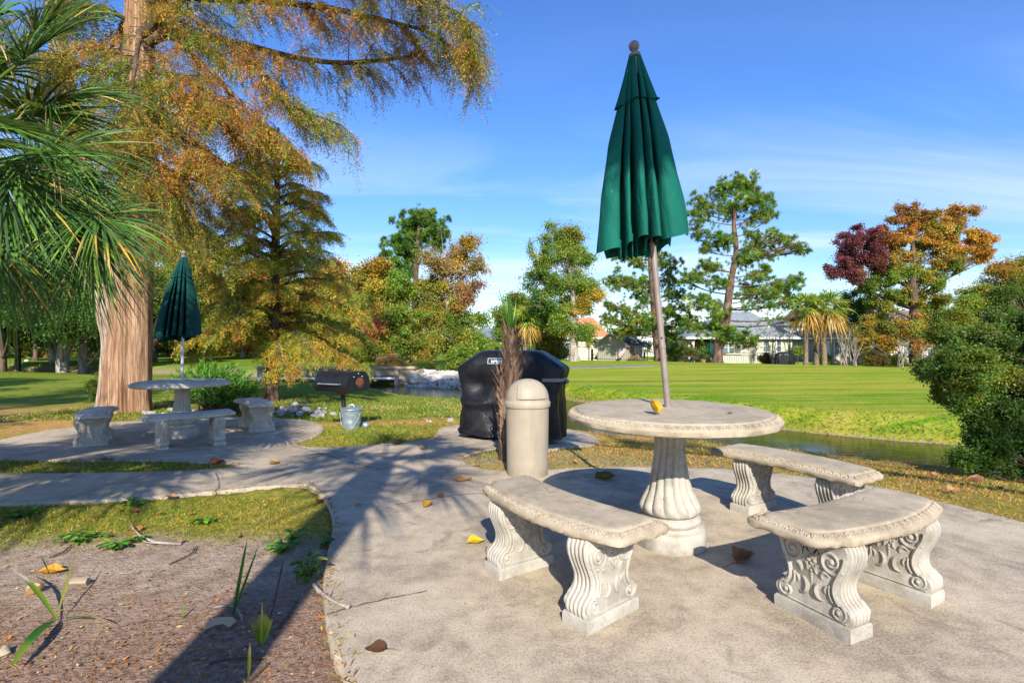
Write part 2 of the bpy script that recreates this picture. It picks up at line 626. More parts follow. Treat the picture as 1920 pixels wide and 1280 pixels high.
me = bpy.data.meshes.new('ground')
nx, ny = len(gx), len(gy)
V = np.stack((X, Y, Z), -1).reshape(-1, 3)
i, j = np.meshgrid(np.arange(ny - 1), np.arange(nx - 1), indexing='ij')
F = np.stack((i * nx + j, i * nx + j + 1, (i + 1) * nx + j + 1, (i + 1) * nx + j), -1).reshape(-1, 4)
me.vertices.add(len(V))
me.vertices.foreach_set('co', V.ravel())
me.loops.add(F.size)
me.loops.foreach_set('vertex_index', F.ravel())
me.polygons.add(len(F))
me.polygons.foreach_set('loop_start', np.arange(len(F)) * 4)
me.update(calc_edges=True)
at_ = me.color_attributes.new('zone', 'FLOAT_COLOR', 'POINT')
at_.data.foreach_set('color', np.stack((dirt, straw, lawn, mulch), -1).ravel())
me.shade_smooth()

t = NT('ground_cover')
p = t.pos()
za = t.n('Attribute', attribute_name='zone')
sp = t.n('SeparateColor', I0=za.outputs['Color'])
zr, zg, zb, zm = sp.outputs[0], sp.outputs[1], sp.outputs[2], za.outputs['Alpha']
na = t.noise(p, 1.6, 6, .6)
nb = t.noise(p, 14, 5, .65)
nf = t.noise(p, 75, 4, .7)
thatch = t.ramp(nb, [(.3, (.12, .13, .02)), (.44, (.25, .25, .03)), (.56, (.42, .33, .05)), (.7, (.52, .36, .11))])
thatch = t.mix(t.rng(na, .4, .65, 0, .6), thatch, (.115, .17, .02))
# far lawn with mowing bands
pl = t.pos((.045, .95, 1))
st = t.noise(pl, 1.0, 5, .6, .3)
pl2 = t.pos((.5, 5.0, 1))
st2 = t.noise(pl2, 1.0, 5, .65)
lw = t.ramp(st, [(.34, (.065, .19, .004)), (.43, (.145, .285, .006)), (.51, (.215, .32, .010)), (.57, (.32, .345, .022)), (.65, (.46, .37, .08))])
lw = t.mix(t.rng(st2, .46, .66, 0, .6), lw, (.46, .40, .075))
lw = t.mix(t.rng(st2, .48, .34, 0, .55), lw, (.075, .19, .005))
nl = t.noise(t.pos((1, .45, 1)), 26, 5, .75)
lw = t.mix(t.rng(nl, .52, .68, 0, .55), lw, (.46, .40, .07))
lw = t.mix(t.rng(nl, .48, .34, 0, .6), lw, (.05, .14, .004))
lw = t.mix(t.rng(na, .52, .66, 0, .35), lw, (.36, .31, .06))
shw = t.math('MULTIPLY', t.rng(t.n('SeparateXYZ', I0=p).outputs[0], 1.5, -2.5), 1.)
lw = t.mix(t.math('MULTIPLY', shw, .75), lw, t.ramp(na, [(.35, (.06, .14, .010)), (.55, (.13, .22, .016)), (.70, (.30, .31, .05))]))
sand = t.ramp(nb, [(.3, (.26, .19, .135)), (.5, (.43, .325, .235)), (.7, (.55, .43, .32))])
sand = t.mix(t.rng(nf, .5, .72, 0, .6), sand, (.12, .08, .055))
mul = t.ramp(t.noise(p, 38, 5, .75), [(.32, (.09, .055, .04)), (.48, (.29, .18, .125)), (.62, (.43, .29, .20)), (.76, (.58, .43, .30))])
stw = t.ramp(t.noise(p, 30, 5, .75, .6), [(.3, (.22, .10, .035)), (.48, (.52, .28, .085)), (.66, (.72, .45, .17))])
stw = t.mix(t.rng(na, .42, .62, 0, .55), stw, (.34, .27, .07))
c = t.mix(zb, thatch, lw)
c = t.mix(zg, c, stw)
c = t.mix(zr, c, sand)
c = t.mix(zm, c, mul)
hh = t.math('ADD', nb, t.math('MULTIPLY', nf, .7))
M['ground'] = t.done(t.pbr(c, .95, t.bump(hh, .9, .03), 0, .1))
me.materials.append(M['ground'])
ground = bpy.data.objects.new('ground', me)
COL.objects.link(ground)
tag(ground, kind='structure')


def hs(x, y):
    return hz(x, y) + .03


# ---------------------------------------------------------------- concrete slab
def make_slab(name, poly, mat, top, step=.3, skirt=.1):
    poly = np.asarray(poly, float)
    lo, hi = poly.min(0), poly.max(0)
    ax, ay = np.meshgrid(np.arange(lo[0], hi[0], step), np.arange(lo[1], hi[1], step))
    ax, ay = ax.ravel(), ay.ravel()
    k = pip(poly, ax, ay)
    k[k] &= dist_poly(poly, ax[k], ay[k]) > step * .4
    pts = [Vector(q) for q in poly] + [Vector((a, b)) for a, b in zip(ax[k], ay[k])]
    n = len(poly)
    vs, es, fs, *_ = delaunay_2d_cdt(pts, [(a, (a + 1) % n) for a in range(n)], [list(range(n))], 1, 1e-5)
    vs = np.array([tuple(v) for v in vs])
    g = G()
    tri = np.array([f[:3] for f in fs if len(f) == 3])
    g.add(np.column_stack((vs, top(vs[:, 0], vs[:, 1]))), tri)
    # rounded arris and skirt
    area = .5 * np.sum(poly[:, 0] * np.roll(poly[:, 1], -1) - np.roll(poly[:, 0], -1) * poly[:, 1])
    tn = nrm(np.roll(poly, -1, 0) - np.roll(poly, 1, 0))
    out = np.stack((tn[:, 1], -tn[:, 0]), -1) * (1 if area > 0 else -1)
    z = top(poly[:, 0], poly[:, 1])
    L = []
    for o, dz in ((0, 0), (.007, -.003), (.013, -.012), (.014, -skirt)):
        L.append(np.column_stack((poly + out * o, z + dz)))
    if area > 0:
        L = L[::-1]
    g.loft(L)
    return g.obj(name, mat, ang=60)


patio = make_slab('patio', slab, M['patio'], hs)
tag(patio, kind='structure')

# cart path beyond the water
cp = []
for px, py, w in ((560, 697, .9), (765, 695, .9), (830, 688.5, 1.0), (900, 687.5, 1.0), (1000, 688.5, 1.0), (1100, 690, 1.0), (1180, 688, 1.0), (1250, 684.5, .9)):
    cp.append((px, py, w))
cl = catmull([(-10.2, 22.4), (-6.2, 21.9), (-4, 21.9), (-2.6, 23.4), (0, 25.0), (3.2, 25.6), (6.0, 26.0), (9, 28), (13, 34), (20, 40)], 8, False)
tn = nrm(np.gradient(cl, axis=0))
nn = np.stack((-tn[:, 1], tn[:, 0]), -1)
g = G()
A_ = cl + nn * .75
B_ = cl - nn * .75
A = np.column_stack((A_, hz(*A_.T) + .03))
B = np.column_stack((B_, hz(*B_.T) + .03))
k = (cl[:, 0] > -4.3) & (cl[:, 0] < 7.2)
g.loft([A[k], B[k]], closed=False)
g.loft([A[k] - (0, 0, .12), A[k]], closed=False)
g.loft([B[k], B[k] - (0, 0, .12)], closed=False)
M['path'] = m_simple('pale_asphalt', (.22, .205, .165), .9, 0, .2, .2, 2, .2, 40, obj=False)
tag(g.obj('cart_path', M['path']), kind='structure')

# ---------------------------------------------------------------- water
t = NT('pond_water')
p = t.pos()
w1 = t.noise(t.pos((1.2, 3.6, 1)), 3.2, 3, .5, .3)
w2 = t.noise(t.pos((1.5, 3, 1)), 11, 2, .5)
hw_ = t.math('ADD', w1, t.math('MULTIPLY', w2, .35))
M['water'] = t.done(t.pbr((.022, .036, .008), .05, t.bump(hw_, .12, .05), 0, .5, IOR=1.33))
g = G()
xs = np.concatenate((np.arange(-40, -14, 2.), np.arange(-14, 14, .5), np.arange(14, 42, 2.)))
yn2 = np.interp(xs, NEAR[:, 0], NEAR[:, 1]) - .1
yf2 = np.interp(xs, FAR[:, 0], FAR[:, 1]) + .25
g.loft([np.column_stack((xs, yn2, np.full(len(xs), WATER_Z))), np.column_stack((xs, yf2, np.full(len(xs), WATER_Z)))], closed=False)
tag(g.obj('water', M['water']), kind='structure')
# ================================================================= stone tables and benches
TAB1 = np.array((.945, 3.07, float(hs(.945, 3.07))))
TAB2 = np.array((-4.64, 7.2, float(hs(-4.64, 7.2))))


def egg(g, pos, out, tilt, r=.017):
    """egg-and-dart relief unit on a moulded edge. out: outward unit vector (2D)"""
    o = np.array((out[0] * math.cos(tilt), out[1] * math.cos(tilt), -math.sin(tilt)))
    tg = np.array((-out[1], out[0], 0))
    nr = np.cross(o, tg)
    nr = nr if nr[2] > 0 else -nr
    a = np.linspace(R(-105), R(105), 8)
    P = pos + r * (np.cos(a)[:, None] * -o + np.sin(a)[:, None] * tg * .95)
    g.tube(P, r * .24, 5)
    Mx = np.column_stack((o, tg, nr))
    g.ball(pos + o * r * .1, (r * .62, r * .42, r * .32), 6, 5, M=Mx)
    e = pos + tg * r * 1.38
    g.tube([e - o * r * .9, e + o * r * .8], [r * .2, r * .1], 4)


def make_tabletop(h, mat, rr=.61):
    g = G()
    th = .07
    prof = [(.16, h - th), (rr - .045, h - th), (rr - .012, h - th + .004), (rr - .003, h - th + .012), (rr, h - .035), (rr - .004, h - .028), (rr - .045, h - .008), (rr - .053, h - .009), (rr - .058, h - .001), (rr - .066, h), (.3, h), (.02, h)]
    g.lathe(prof, 120, mod=lambda r, th_, z: r * (1 + (.006 * vnoise(th_ * 9, z * 0 + 2) + .004 * vnoise(th_ * 31, 5.)) * (z < h - th + .013) * (r > .3) + .003 * vnoise(th_ * 4, 7.)))
    n = int(2 * math.pi * (rr - .02) / .049)
    for i in range(n):
        a = 2 * math.pi * i / n
        o = (math.cos(a), math.sin(a))
        egg(g, np.array((o[0] * (rr - .024), o[1] * (rr - .024), h - .0175)), o, R(24))
    return g.obj


def table(label, loc, h, mats, group):
    t = thing('stone_table', label, 'table', loc, 0, group)
    g = G()
    s = (h - .07) / .73
    pf = [(.205, 0), (.21, .02), (.208, .085), (.20, .105), (.172, .112), (.160, .122), (.163, .128), (.176, .142), (.178, .155), (.165, .172), (.150, .178),
          (.150, .186), (.163, .190), (.172, .205), (.172, .23), (.153, .27), (.126, .32), (.110, .38), (.099, .45), (.091, .52), (.088, .57), (.088, .61), (.092, .65), (.101, .69), (.118, .715), (.135, .7295)]
    pp = []
    for a, b in zip(pf[:-1], pf[1:]):
        k = 3 if b[1] - a[1] > .02 else 1
        for q in range(k):
            w = q / k
            pp.append((a[0] + (b[0] - a[0]) * w, (a[1] + (b[1] - a[1]) * w) * s))
    pp.append((pf[-1][0], pf[-1][1] * s))

    def fl(r, th, z):
        u = z / s
        m = sstep(.19, .23, u) * (1 - .5 * sstep(.62, .72, u))
        k = np.abs(np.cos(7 * (th + 1.5 * (u - .2) * sstep(.65, .2, u)))) ** .7
        base = (u < .11) * .012 * np.cos(8 * th)
        return r * (1 + m * (.15 * k - .10) + base + .006 * vnoise(th * 3, z * 20))
    g.lathe(pp, 140, mod=fl)
    g.obj('pedestal', mats[1], t, ang=50)
    make_tabletop(h, mats[0])('tabletop', mats[0], t)
    return t


table('large round concrete table with a yellow leaf and open sky behind its parasol', TAB1, .795, (M['stone'], M['cast']), 'round stone tables')
table('round grey concrete table in the shade in front of the big cypress', TAB2, .775, (M['greystone'], M['greystone']), 'round stone tables')

SEAT_H, SEAT_T = .435, .062
SX0, SX1, SHL, SAG0, SAG1 = .735, 1.075, .50, .05, .085     # ends of the seat, half length, sag of the inner and outer edge


def seat_mesh():
    """curved seat; local frame: table centre at the origin, bench centred on +x"""
    g = G()
    h = SEAT_H
    lev = [(.05, h - SEAT_T), (.012, h - SEAT_T), (.002, h - SEAT_T + .008), (0, h - .034), (.004, h - .028), (.036, h - .010), (.041, h - .011), (.046, h - .002), (.053, h), (.075, h + .001)]
    xo = lambda y, o: SX1 - o + SAG1 * (1 - (y / SHL) ** 2)
    xi = lambda y, o: SX0 + o + SAG0 * (1 - (y / SHL) ** 2)

    def loop(o, z, jit=0):
        c = .035 if o < .05 else .02
        e = SHL - o
        P = [(xo(y, o), y) for y in np.linspace(-e + c, e - c, 40)]
        P.append((xo(e, o) - c * .3, e - c * .3))
        P += [(x, e) for x in np.linspace(xo(e, o) - c, xi(e, o) + c, 12)]
        P.append((xi(e, o) + c * .3, e - c * .3))
        P += [(xi(y, o), y) for y in np.linspace(e - c, -e + c, 32)]
        P.append((xi(e, o) + c * .3, -e + c * .3))
        P += [(x, -e) for x in np.linspace(xi(e, o) + c, xo(e, o) - c, 12)]
        P.append((xo(e, o) - c * .3, -e + c * .3))
        P = np.array(P)
        zz = np.full(len(P), z)
        if jit:
            zz = zz + jit * vnoise(P[:, 0] * 34, P[:, 1] * 34, 1.) + jit * .7 * vnoise(P[:, 0] * 90, P[:, 1] * 90, 4.)
        return np.column_stack((P, zz))
    loops = [loop(o, z, .006 if z < h - .05 else .0015) for o, z in lev]
    top, bot = loops[-1], loops[0]

    def shrink(L, f, z):
        xm = (xo(L[:, 1], 0) + xi(L[:, 1], 0)) / 2
        return np.column_stack((xm + (L[:, 0] - xm) * f, L[:, 1] * f, np.full(len(L), z)))
    loops = [shrink(bot, .1, h - SEAT_T)] + loops + [shrink(top, .6, h + .002), shrink(top, .1, h + .001)]
    g.loft(loops, capb=True, capt=True)
    # carved moulding along the long curved sides and the ends
    for fn, sgn, sag in ((xo, 1, SAG1), (xi, -1, SAG0)):
        n = int((2 * SHL - .08) / .047)
        for i in range(n):
            y = -SHL + .045 + (2 * SHL - .09) * (i + .5) / n
            o = nrm(np.array((1, 2 * sag * y / SHL ** 2))) * sgn
            egg(g, np.array((fn(y, .020), y, h - .019)), o, R(30))
    for sg in (-1, 1):
        for x in np.arange(SX0 + .055, SX1 - .045, .047):
            egg(g, np.array((x, sg * (SHL - .02), h - .019)), np.array((0., sg)), R(30), .015)
    return g


HW = [(.055, .148), (.068, .160), (.085, .166), (.105, .163), (.122, .150), (.135, .136), (.15, .124), (.17, .116), (.195, .115), (.22, .121), (.25, .134), (.28, .148), (.305, .157), (.33, .160), (.35, .156), (.373, .142)]


def leg_mesh():
    """scrolled support: length along x, thickness along y"""
    g = G()
    T = .118
    top = SEAT_H - SEAT_T + .002
    # plinth, slightly rounded
    L = []
    for dz, o in ((0, 0), (.046, .0), (.054, .005), (.056, .014)):
        L.append([(sx * (.172 - o) , sy * (.071 - o), dz) for sx, sy in ((-1, -1), (1, -1), (1, 1), (-1, 1))])
    g.loft(L, capb=True, capt=True)
    hw = catmull([(b, a) for a, b in HW], 3, False)
    hw[:, 1] = .05 + (hw[:, 1] - .055) / (.373 - .055) * (top - .05)
    poly = [tuple(q) for q in hw] + [(-q[0], q[1]) for q in hw[::-1]]
    body = np.array(poly)
    # body with softened edges: three slices
    A = body.copy()
    loops = []
    for y, ins in ((-T / 2, .008), (-T / 2 + .006, .001), (T / 2 - .006, .001), (T / 2, .008)):
        P = A.copy()
        P[:, 0] -= np.sign(P[:, 0]) * ins
        loops.append(np.column_stack((P[:, 0], np.full(len(P), y), P[:, 1])))
    g.loft(loops, capb=True, capt=True)
    # fluted ribs down both end edges
    for sx in (-1, 1):
        for y in (-.045, -.0225, 0, .0225, .045):
            P = np.column_stack((sx * (hw[:, 0] - .003), np.full(len(hw), y), hw[:, 1]))
            g.tube(P[2:], np.where(hw[2:, 1] < .125, .0115, .0098), 7)
        # end volute rolls
        g.tube([(sx * .142, -T / 2 - .006, .096), (sx * .142, T / 2 + .006, .096)], .026, 14)
    for sy in (-1, 1):
        y = sy * T / 2

        def f3(P, dy=0.):
            P = np.asarray(P, float)
            return np.column_stack((P[:, 0], np.full(len(P), y + sy * dy), P[:, 1]))
        for sx in (-1, 1):
            # upper volute
            a = np.linspace(R(-250), R(330), 44)
            rr = np.interp(a, (a[0], a[-1]), (.008, .052))
            c = np.array((.088, .292))
            sp = np.column_stack((sx * (c[0] + rr * np.cos(a) * 1.0), c[1] + rr * np.sin(a)))
            g.tube(f3(sp, .001), np.interp(a, (a[0], a[-1]), (.006, .0085)), 6)
            g.ball((sx * c[0], y, c[1]), (.014, .011, .014), 8, 6)
            # raised S band from the upper volute to the lower one
            s_ = hw[(hw[:, 1] > .125) & (hw[:, 1] < .33)]
            P = np.column_stack((sx * (s_[:, 0] - .017), s_[:, 1]))[::-1]
            g.tube(f3(P, .001), .0105, 6)
            P2 = np.column_stack((sx * (s_[:, 0] - .045 + .012 * np.sin((s_[:, 1] - .13) * 15)), s_[:, 1]))[::-1]
            g.tube(f3(P2[14:], 0), .007, 6)
            a = np.linspace(R(100), R(-440), 34)
            rr = np.interp(a, (a[-1], a[0]), (.008, .036))
            c = np.array((.118, .097))
            sp = np.column_stack((sx * (c[0] + rr * np.cos(a)), c[1] + rr * np.sin(a)))
            g.tube(f3(sp, .001), np.linspace(.009, .006, len(a)), 6)
            g.ball((sx * c[0], y, c[1]), (.013, .013, .013), 8, 6)
            # crescent leaves towards the middle
            for (cx, cz, r0, a0, a1, w) in ((.045, .15, .034, 95, 290, .011), (.062, .215, .022, 20, 215, .009), (.030, .235, .018, 60, 260, .007), (.072, .165, .018, 60, 240, .006)):
                aa = np.linspace(R(a0), R(a1), 12)
                P = np.column_stack((sx * (cx + r0 * np.cos(aa) * .75), cz + r0 * np.sin(aa)))
                g.tube(f3(P, 0), w * np.sin(np.linspace(.15, math.pi - .15, 12)) + .001, 6)
        # grape cluster and leaf in the centre
        for (gx_, gz_, r0) in ((0, .285, .011), (-.013, .268, .010), (.013, .268, .010), (0, .255, .010), (-.010, .24, .008), (.010, .24, .008), (0, .225, .008), (0, .21, .007), (0, .197, .006), (0, .186, .005), (0, .177, .004)):
            g.ball((gx_, y, gz_), (r0, r0 * .9, r0), 7, 5)
        for sx in (-1, 1):
            for q in range(3):
                P = [(sx * .012, .300), (sx * (.022 + .006 * q), .316 + .006 * q), (sx * (.034 + .003 * q), .312 - .014 * q), (sx * (.036), .300 - .02 * q)]
                g.tube(f3(catmull(P, 4, False), 0), .005, 5)
        g.tube(f3([(-.15, .064), (.15, .064)], -.001), .006, 5)
    return g


# centre of the seat's four corners (world x, y) and the direction in degrees the bench faces away from its table
BENCH_SPOTS = {
    1: [((.262, 2.52), 216.7, 'long curved concrete bench in front of the bin, lit on its outer carved edge'),
        ((1.57, 2.40), 297.5, 'closest curved concrete bench at the lower right, seen end on'),
        ((1.835, 3.40), 30, 'curved concrete bench nearest the pond, behind the right end of the table')],
    2: [(None, -52, 'grey curved bench in front of the shaded table by the cypress'),
        (None, 213, 'grey curved bench end on at the left of the shaded table'),
        (None, 40, 'grey curved bench end on between the shaded table and the pedestal grill')]}
seatG, legG = seat_mesh(), leg_mesh()


def make_bench(label, seat_mat, leg_mat, group):
    b = thing('curved_bench', label, 'bench', (0, 0, 0), 0, group)
    seatG.obj('seat', seat_mat, b, ang=45)
    for k, sg in enumerate((-1, 1)):
        o = legG.obj('support', leg_mat, b, ang=42) if k == 0 else b.children[-1].copy()
        if k:
            COL.objects.link(o)
            o.parent = b
        o.location = (.962, sg * .295, 0)
        o.rotation_euler = (0, 0, sg * R(3))
    return b


for k, tb in ((1, TAB1), (2, TAB2)):
    sm, lm = (M['stone'], M['cast']) if k == 1 else (M['greystone'], M['greystone'])
    gname = 'curved benches around the near table' if k == 1 else 'curved benches around the shaded table'
    first = None
    for cen_, ang, lab in BENCH_SPOTS[k]:
        if first is None:
            first = b = make_bench(lab, sm, lm, gname)
        else:
            b = dup(first, (0, 0, 0), 0, lab)
        b.location = [float(v) for v in tb]
        if cen_:
            b.location[0], b.location[1] = cen_[0] - .905 * math.cos(R(ang)), cen_[1] - .905 * math.sin(R(ang))
        b.rotation_euler = (0, 0, R(ang))

# ================================================================= folded parasols
CTRL = [(-.30, .02), (-.295, -.04), (-.262, -.088), (-.215, -.108), (-.182, -.095), (-.172, -.02), (-.166, .06), (-.150, .06), (-.145, -.09), (-.130, -.135), (-.112, -.120), (-.104, -.03), (-.098, .07), (-.076, .07), (-.071, -.10),
        (-.052, -.170), (-.026, -.182), (-.008, -.155), (-.002, -.03), (.003, .04), (.014, .04), (.019, -.12), (.04, -.188), (.068, -.170), (.080, -.10), (.085, .03), (.097, .03), (.106, -.105), (.14, -.155), (.19, -.142), (.25, -.095), (.30, -.005),
        (.285, .06), (.21, .11), (.185, .06), (.13, .15), (.06, .18), (.03, .09), (-.04, .17), (-.12, .165), (-.13, .09), (-.2, .14), (-.265, .095)]
_loop = catmull(CTRL, 6)


def fold_loop(t, width, sharp, seed, zb, hem=0.):
    """cross-section of the folded cloth at height parameter t (0 top, 1 hem)"""
    a = np.arctan2(_loop[:, 1], _loop[:, 0])
    E = np.column_stack((.26 * np.cos(a), .15 * np.sin(a)))
    Q = (E + (_loop - E) * sharp) * width / .30
    k = 1 + .05 * vnoise(np.cos(a) * 2 + seed, np.sin(a) * 2 + t * 3, t * 2.)
    Q = Q * k[:, None] + .012 * t * np.column_stack((fbm(_loop[:, 0] * 14, _loop[:, 1] * 14, t * 5 + seed), fbm(_loop[:, 0] * 14 + 9, _loop[:, 1] * 14, t * 5)))
    z = zb + hem * (.045 + np.cos(a - .1) * .022 + .022 * np.sin(a * 3 + 1) - .055 * (_loop[:, 1] > -.05) * (np.abs(_loop[:, 0]) < .22))
    return np.column_stack((Q[:, 0] - .055 * t, Q[:, 1], z))


def parasol(label, base, lean, pole_len, canopy_top, canopy_len, mats, joint=None, group='folded green parasols', vent=True):
    u = thing('folded_parasol', label, 'parasol', base, 0, group)
    u.rotation_euler = lean
    g = G()
    g.tube([(0, 0, -.06), (0, 0, pole_len)], .0195, 20)
    po = g.obj('pole', mats[1], u)
    if joint:
        g = G()
        g.tube([(0, 0, joint - .01), (0, 0, joint - .008), (0, 0, joint + .008), (0, 0, joint + .01)], [.0195, .0215, .0215, .0195], 20)
        g.obj('pole_joint', mats[1], u)
        g = G()
        g.ball((-.004, -.020, joint + .055), .006, 8, 6)
        g.obj('pole_button', M['black'], u)
    # canopy
    T = canopy_top
    ts = np.concatenate((np.linspace(0, .25, 8), np.linspace(.29, 1, 22)))
    wd = np.interp(ts, (0, .1, .25, .45, .7, 1), (.035, .075, .125, .19, .245, .285))
    shp = np.interp(ts, (0, .15, .4, .75, 1), (.2, .5, .9, 1.06, 1.1))
    g = G()
    loops = [fold_loop(a, w, s_, 3, T - canopy_len * a, hem=a ** 3) for a, w, s_ in zip(ts, wd, shp)]
    loops += [np.column_stack((loops[-1][:, :2] * .965, loops[-1][:, 2] + .004)), np.column_stack((loops[-2][:, :2] * .95, loops[-2][:, 2] + .01))]
    g.loft(loops, capb=True)
    c = g.obj('canopy', mats[0], u, ang=75)
    # hem seam
    g = G()
    L = loops[-4] * 1.0
    # vent cap over the top of the canopy
    ts = np.linspace(0, 1, 9)
    loops = [fold_loop(.25 * a, w, s_, 3, T + .008 - canopy_len * .275 * a, hem=0 if a < .99 else .55) for a, w, s_ in zip(ts, np.interp(ts, (0, .4, 1), (.04, .082, .148)), np.interp(ts, (0, .5, 1), (.2, .45, .75)))]
    loops += [loops[-1] * (.96, .96, 1) + (0, 0, .003)]
    g = G()
    g.loft(loops, capb=True)
    g.obj('vent_cap', mats[0], c, ang=75)
    # ribs' ends peeping below the hem, and hub
    g = G()
    for a in np.linspace(0, 2 * math.pi, 8, endpoint=False):
        g.tube([(.02 * math.cos(a), .02 * math.sin(a), T - .12), (.032 * math.cos(a), .032 * math.sin(a), T - canopy_len * .97)], .006, 6)
    g.lathe([(.02, 0), (.035, .005), (.035, .035), (.02, .04)], 16, (0, 0, T - canopy_len * .86))
    g.obj('ribs', M['black'], u)
    g = G()
    g.lathe([(.033, -.005), (.035, .012), (.022, .022), (.016, .03), (.016, .036)], 20, (0, 0, T))
    g.ball((0, 0, T + .062), .033, 18, 12)
    g.obj('finial', M['finial'], u)
    return u


b = TAB1 + (.02, .10, .797)
parasol('tall brown pole with a closed bright green parasol standing through the near table', b, (R(-.6), R(-5.2), R(0)), 2.18, 2.19, 1.21, (M['cloth'], M['polebrown']), .372)
b = TAB2 + (.0, 0, .775)
parasol('closed green parasol, its shade painted into the cloth, on a grey pole in the shaded table', b, (0, R(.6), R(25)), 1.62, 1.74, 1.16, (M['cloth_shaded'], M['polegrey']))

# ================================================================= litter bin
pb = np.array((.14, 4.66, 0))
pb[2] = hs(pb[0], pb[1]) - .03
t = thing('litter_bin', 'tall beige litter bin with a domed lid beside the dead palm stump', 'litter bin', pb)
g = G()
g.lathe([(.183, 0), (.186, .01), (.187, .06), (.190, .3), (.194, .60), (.197, .655), (.190, .66)], 72)
g.obj('body', M['bin'], t, ang=50)
g = G()
dome = [(.196, .640), (.2055, .642), (.2085, .655), (.2085, .683), (.204, .690), (.199, .695)]
dz = .70
for a in np.linspace(0, 90, 18):
    dome.append((.197 * max(math.cos(R(a)), .003) ** .92, dz + .192 * math.sin(R(a)) ** .95))
g.lathe(dome, 80, capb=False)
ld = g.obj('lid', M['bin'], t, ang=40)


def dome_pt(az, el, o):
    return np.array((.197 * max(math.cos(el), .003) ** .92 * math.cos(az), .197 * max(math.cos(el), .003) ** .92 * math.sin(az), dz + .192 * max(math.sin(el), 0) ** .95)) * 1 + o * np.array((math.cos(el) * math.cos(az), math.cos(el) * math.sin(az), math.sin(el)))


def flap(w0, top, o):
    A = []
    n = 15
    for i in range(n):
        v = i / (n - 1)
        el = R(3) + (top - R(3)) * v
        hw_ = w0 * (1 - max(0, (v - .45) / .55) ** 2.2 * .62)
        hw_ /= max(math.cos(el), .3) ** .55
        A.append([dome_pt(R(-77) + s_ * hw_, el, o if 0 < i < n - 1 and abs(s_) < .99 else -.004) for s_ in np.linspace(-1, 1, 15)])
    return A


g = G()
g.loft(flap(R(46), R(66), .010), closed=False)
fl = g.obj('flap', M['bin'], ld, ang=30)
g = G()
A = np.array(flap(R(37), R(58), .0155))
g.loft(A, closed=False)
g.obj('flap_panel', M['bin'], fl, ang=30)

# ================================================================= pedestal barbecue
pg = gp(648, 803)
t = thing('pedestal_grill', 'black hooded barbecue on a single post at the edge of the grass', 'barbecue', pg)
g = G()
g.tube([(0, 0, -.1), (-.045, 0, .60)], .034, 16)
g.obj('post', M['black'], t)
g = G()
Q = Matrix.Rotation(R(-24), 3, 'Z')


def grill_pt(x, y, z):
    v = Q @ Vector((x, y, 0))
    return (v.x - .05, v.y, z)


sec = [(-.21, .585), (.21, .585), (.255, .66), (.255, .72), (.235, .80), (.15, .875), (-.15, .875), (-.235, .80), (-.255, .72), (-.255, .66)]
loops = []
for x in (-.31, -.305, .305, .31):
    k = .96 if abs(x) > .306 else 1
    loops.append([grill_pt(x, y * k, .73 + (z - .73) * k) for y, z in sec])
g.loft(loops, capb=True, capt=True)
body = g.obj('hood', M['black'], t, ang=20)
g = G()
g.loft([[grill_pt(x, y, z) for y, z in ((-.215, .582), (.215, .582), (.262, .66), (.262, .685), (-.262, .685), (-.262, .66))] for x in (-.318, .318)], capb=True, capt=True)
g.obj('firebox', M['black'], t, ang=20)
g = G()
for sx in (-1,):
    g.tube([grill_pt(-.2, -.262, .70), grill_pt(-.2, -.30, .70), grill_pt(.2, -.30, .70), grill_pt(.2, -.262, .70)], .009, 8)
g.obj('handle', M['galv'], body)
for y, z in ((-.1, .80), (.08, .80), (0, .845)):
    g = G()
    g.ball(grill_pt(.313, y, z), .011, 8, 6)
    g.obj('bolt', M['galv'], body)
g = G()
for a in range(4):
    q = R(45 + 90 * a)
    c = (.313, .03 + .045 * math.cos(q), .70 + .045 * math.sin(q))
    g.ball(grill_pt(*c), (.006, .03, .02), 10, 6)
g.lathe([(.085, -.005), (.085, .004), (.07, .006)], 20, (0, 0, 0))
vv = g.v[-1]
g.v[-1] = np.array([grill_pt(.312 + p_[2], .03 + p_[0], .70 + p_[1]) for p_ in vv])
g.obj('vent', M['rust'], body)
g = G()
g.box((-.045, 0, .56), (.16, .12, .07), R(-24))
g.obj('bracket', M['rust'], t)

# galvanised bucket and ladle pot beside it
pk = gp(661, 803)
pk[1] -= .05
t = thing('lidded_bucket', 'galvanised steel bucket with a lid and looped handle beside the grill post', 'bucket', pk)
g = G()
pr = [(.118, 0), (.122, .004)]
for k in range(1, 12):
    z = .02 + k * .024
    pr.append((.122 + .03 * z / .3 + (.004 if k in (3, 4, 8) else 0), z))
pr += [(.156, .292), (.159, .298), (.156, .304)]
g.lathe(pr, 48)
g.obj('body', M['galv'], t, ang=50)
g = G()
g.lathe([(.160, .298), (.164, .303), (.162, .312), (.14, .322), (.06, .334), (.004, .337)], 48)
l = g.obj('lid', M['galv'], t, ang=50)
g = G()
a = np.linspace(0, math.pi, 12)
g.tube(np.column_stack((-.042 * np.cos(a), np.zeros(12), .332 + .038 * np.sin(a))), .009, 8)
g.obj('lid_handle', M['galv'], l)
g = G()
a = np.linspace(R(200), R(340), 14)
g.tube(np.column_stack((.165 * np.cos(a), .165 * np.sin(a) - .01, .27 - .26 * np.sin(np.linspace(0, math.pi, 14)))), .004, 6)
g.obj('bail', M['galv'], t)
ps = gp(686, 803)
t = thing('ash_scoop', 'small round metal scoop with an upright handle beside the bucket', 'scoop', ps)
g = G()
g.ball((0, 0, .05), (.055, .055, .05), 16, 10)
g.obj('bowl', M['galv'], t)
g = G()
g.tube([(.02, 0, .07), (.05, 0, .18), (.035, 0, .30), (.05, 0, .34)], .006, 6)
g.obj('handle', M['rust'], t)

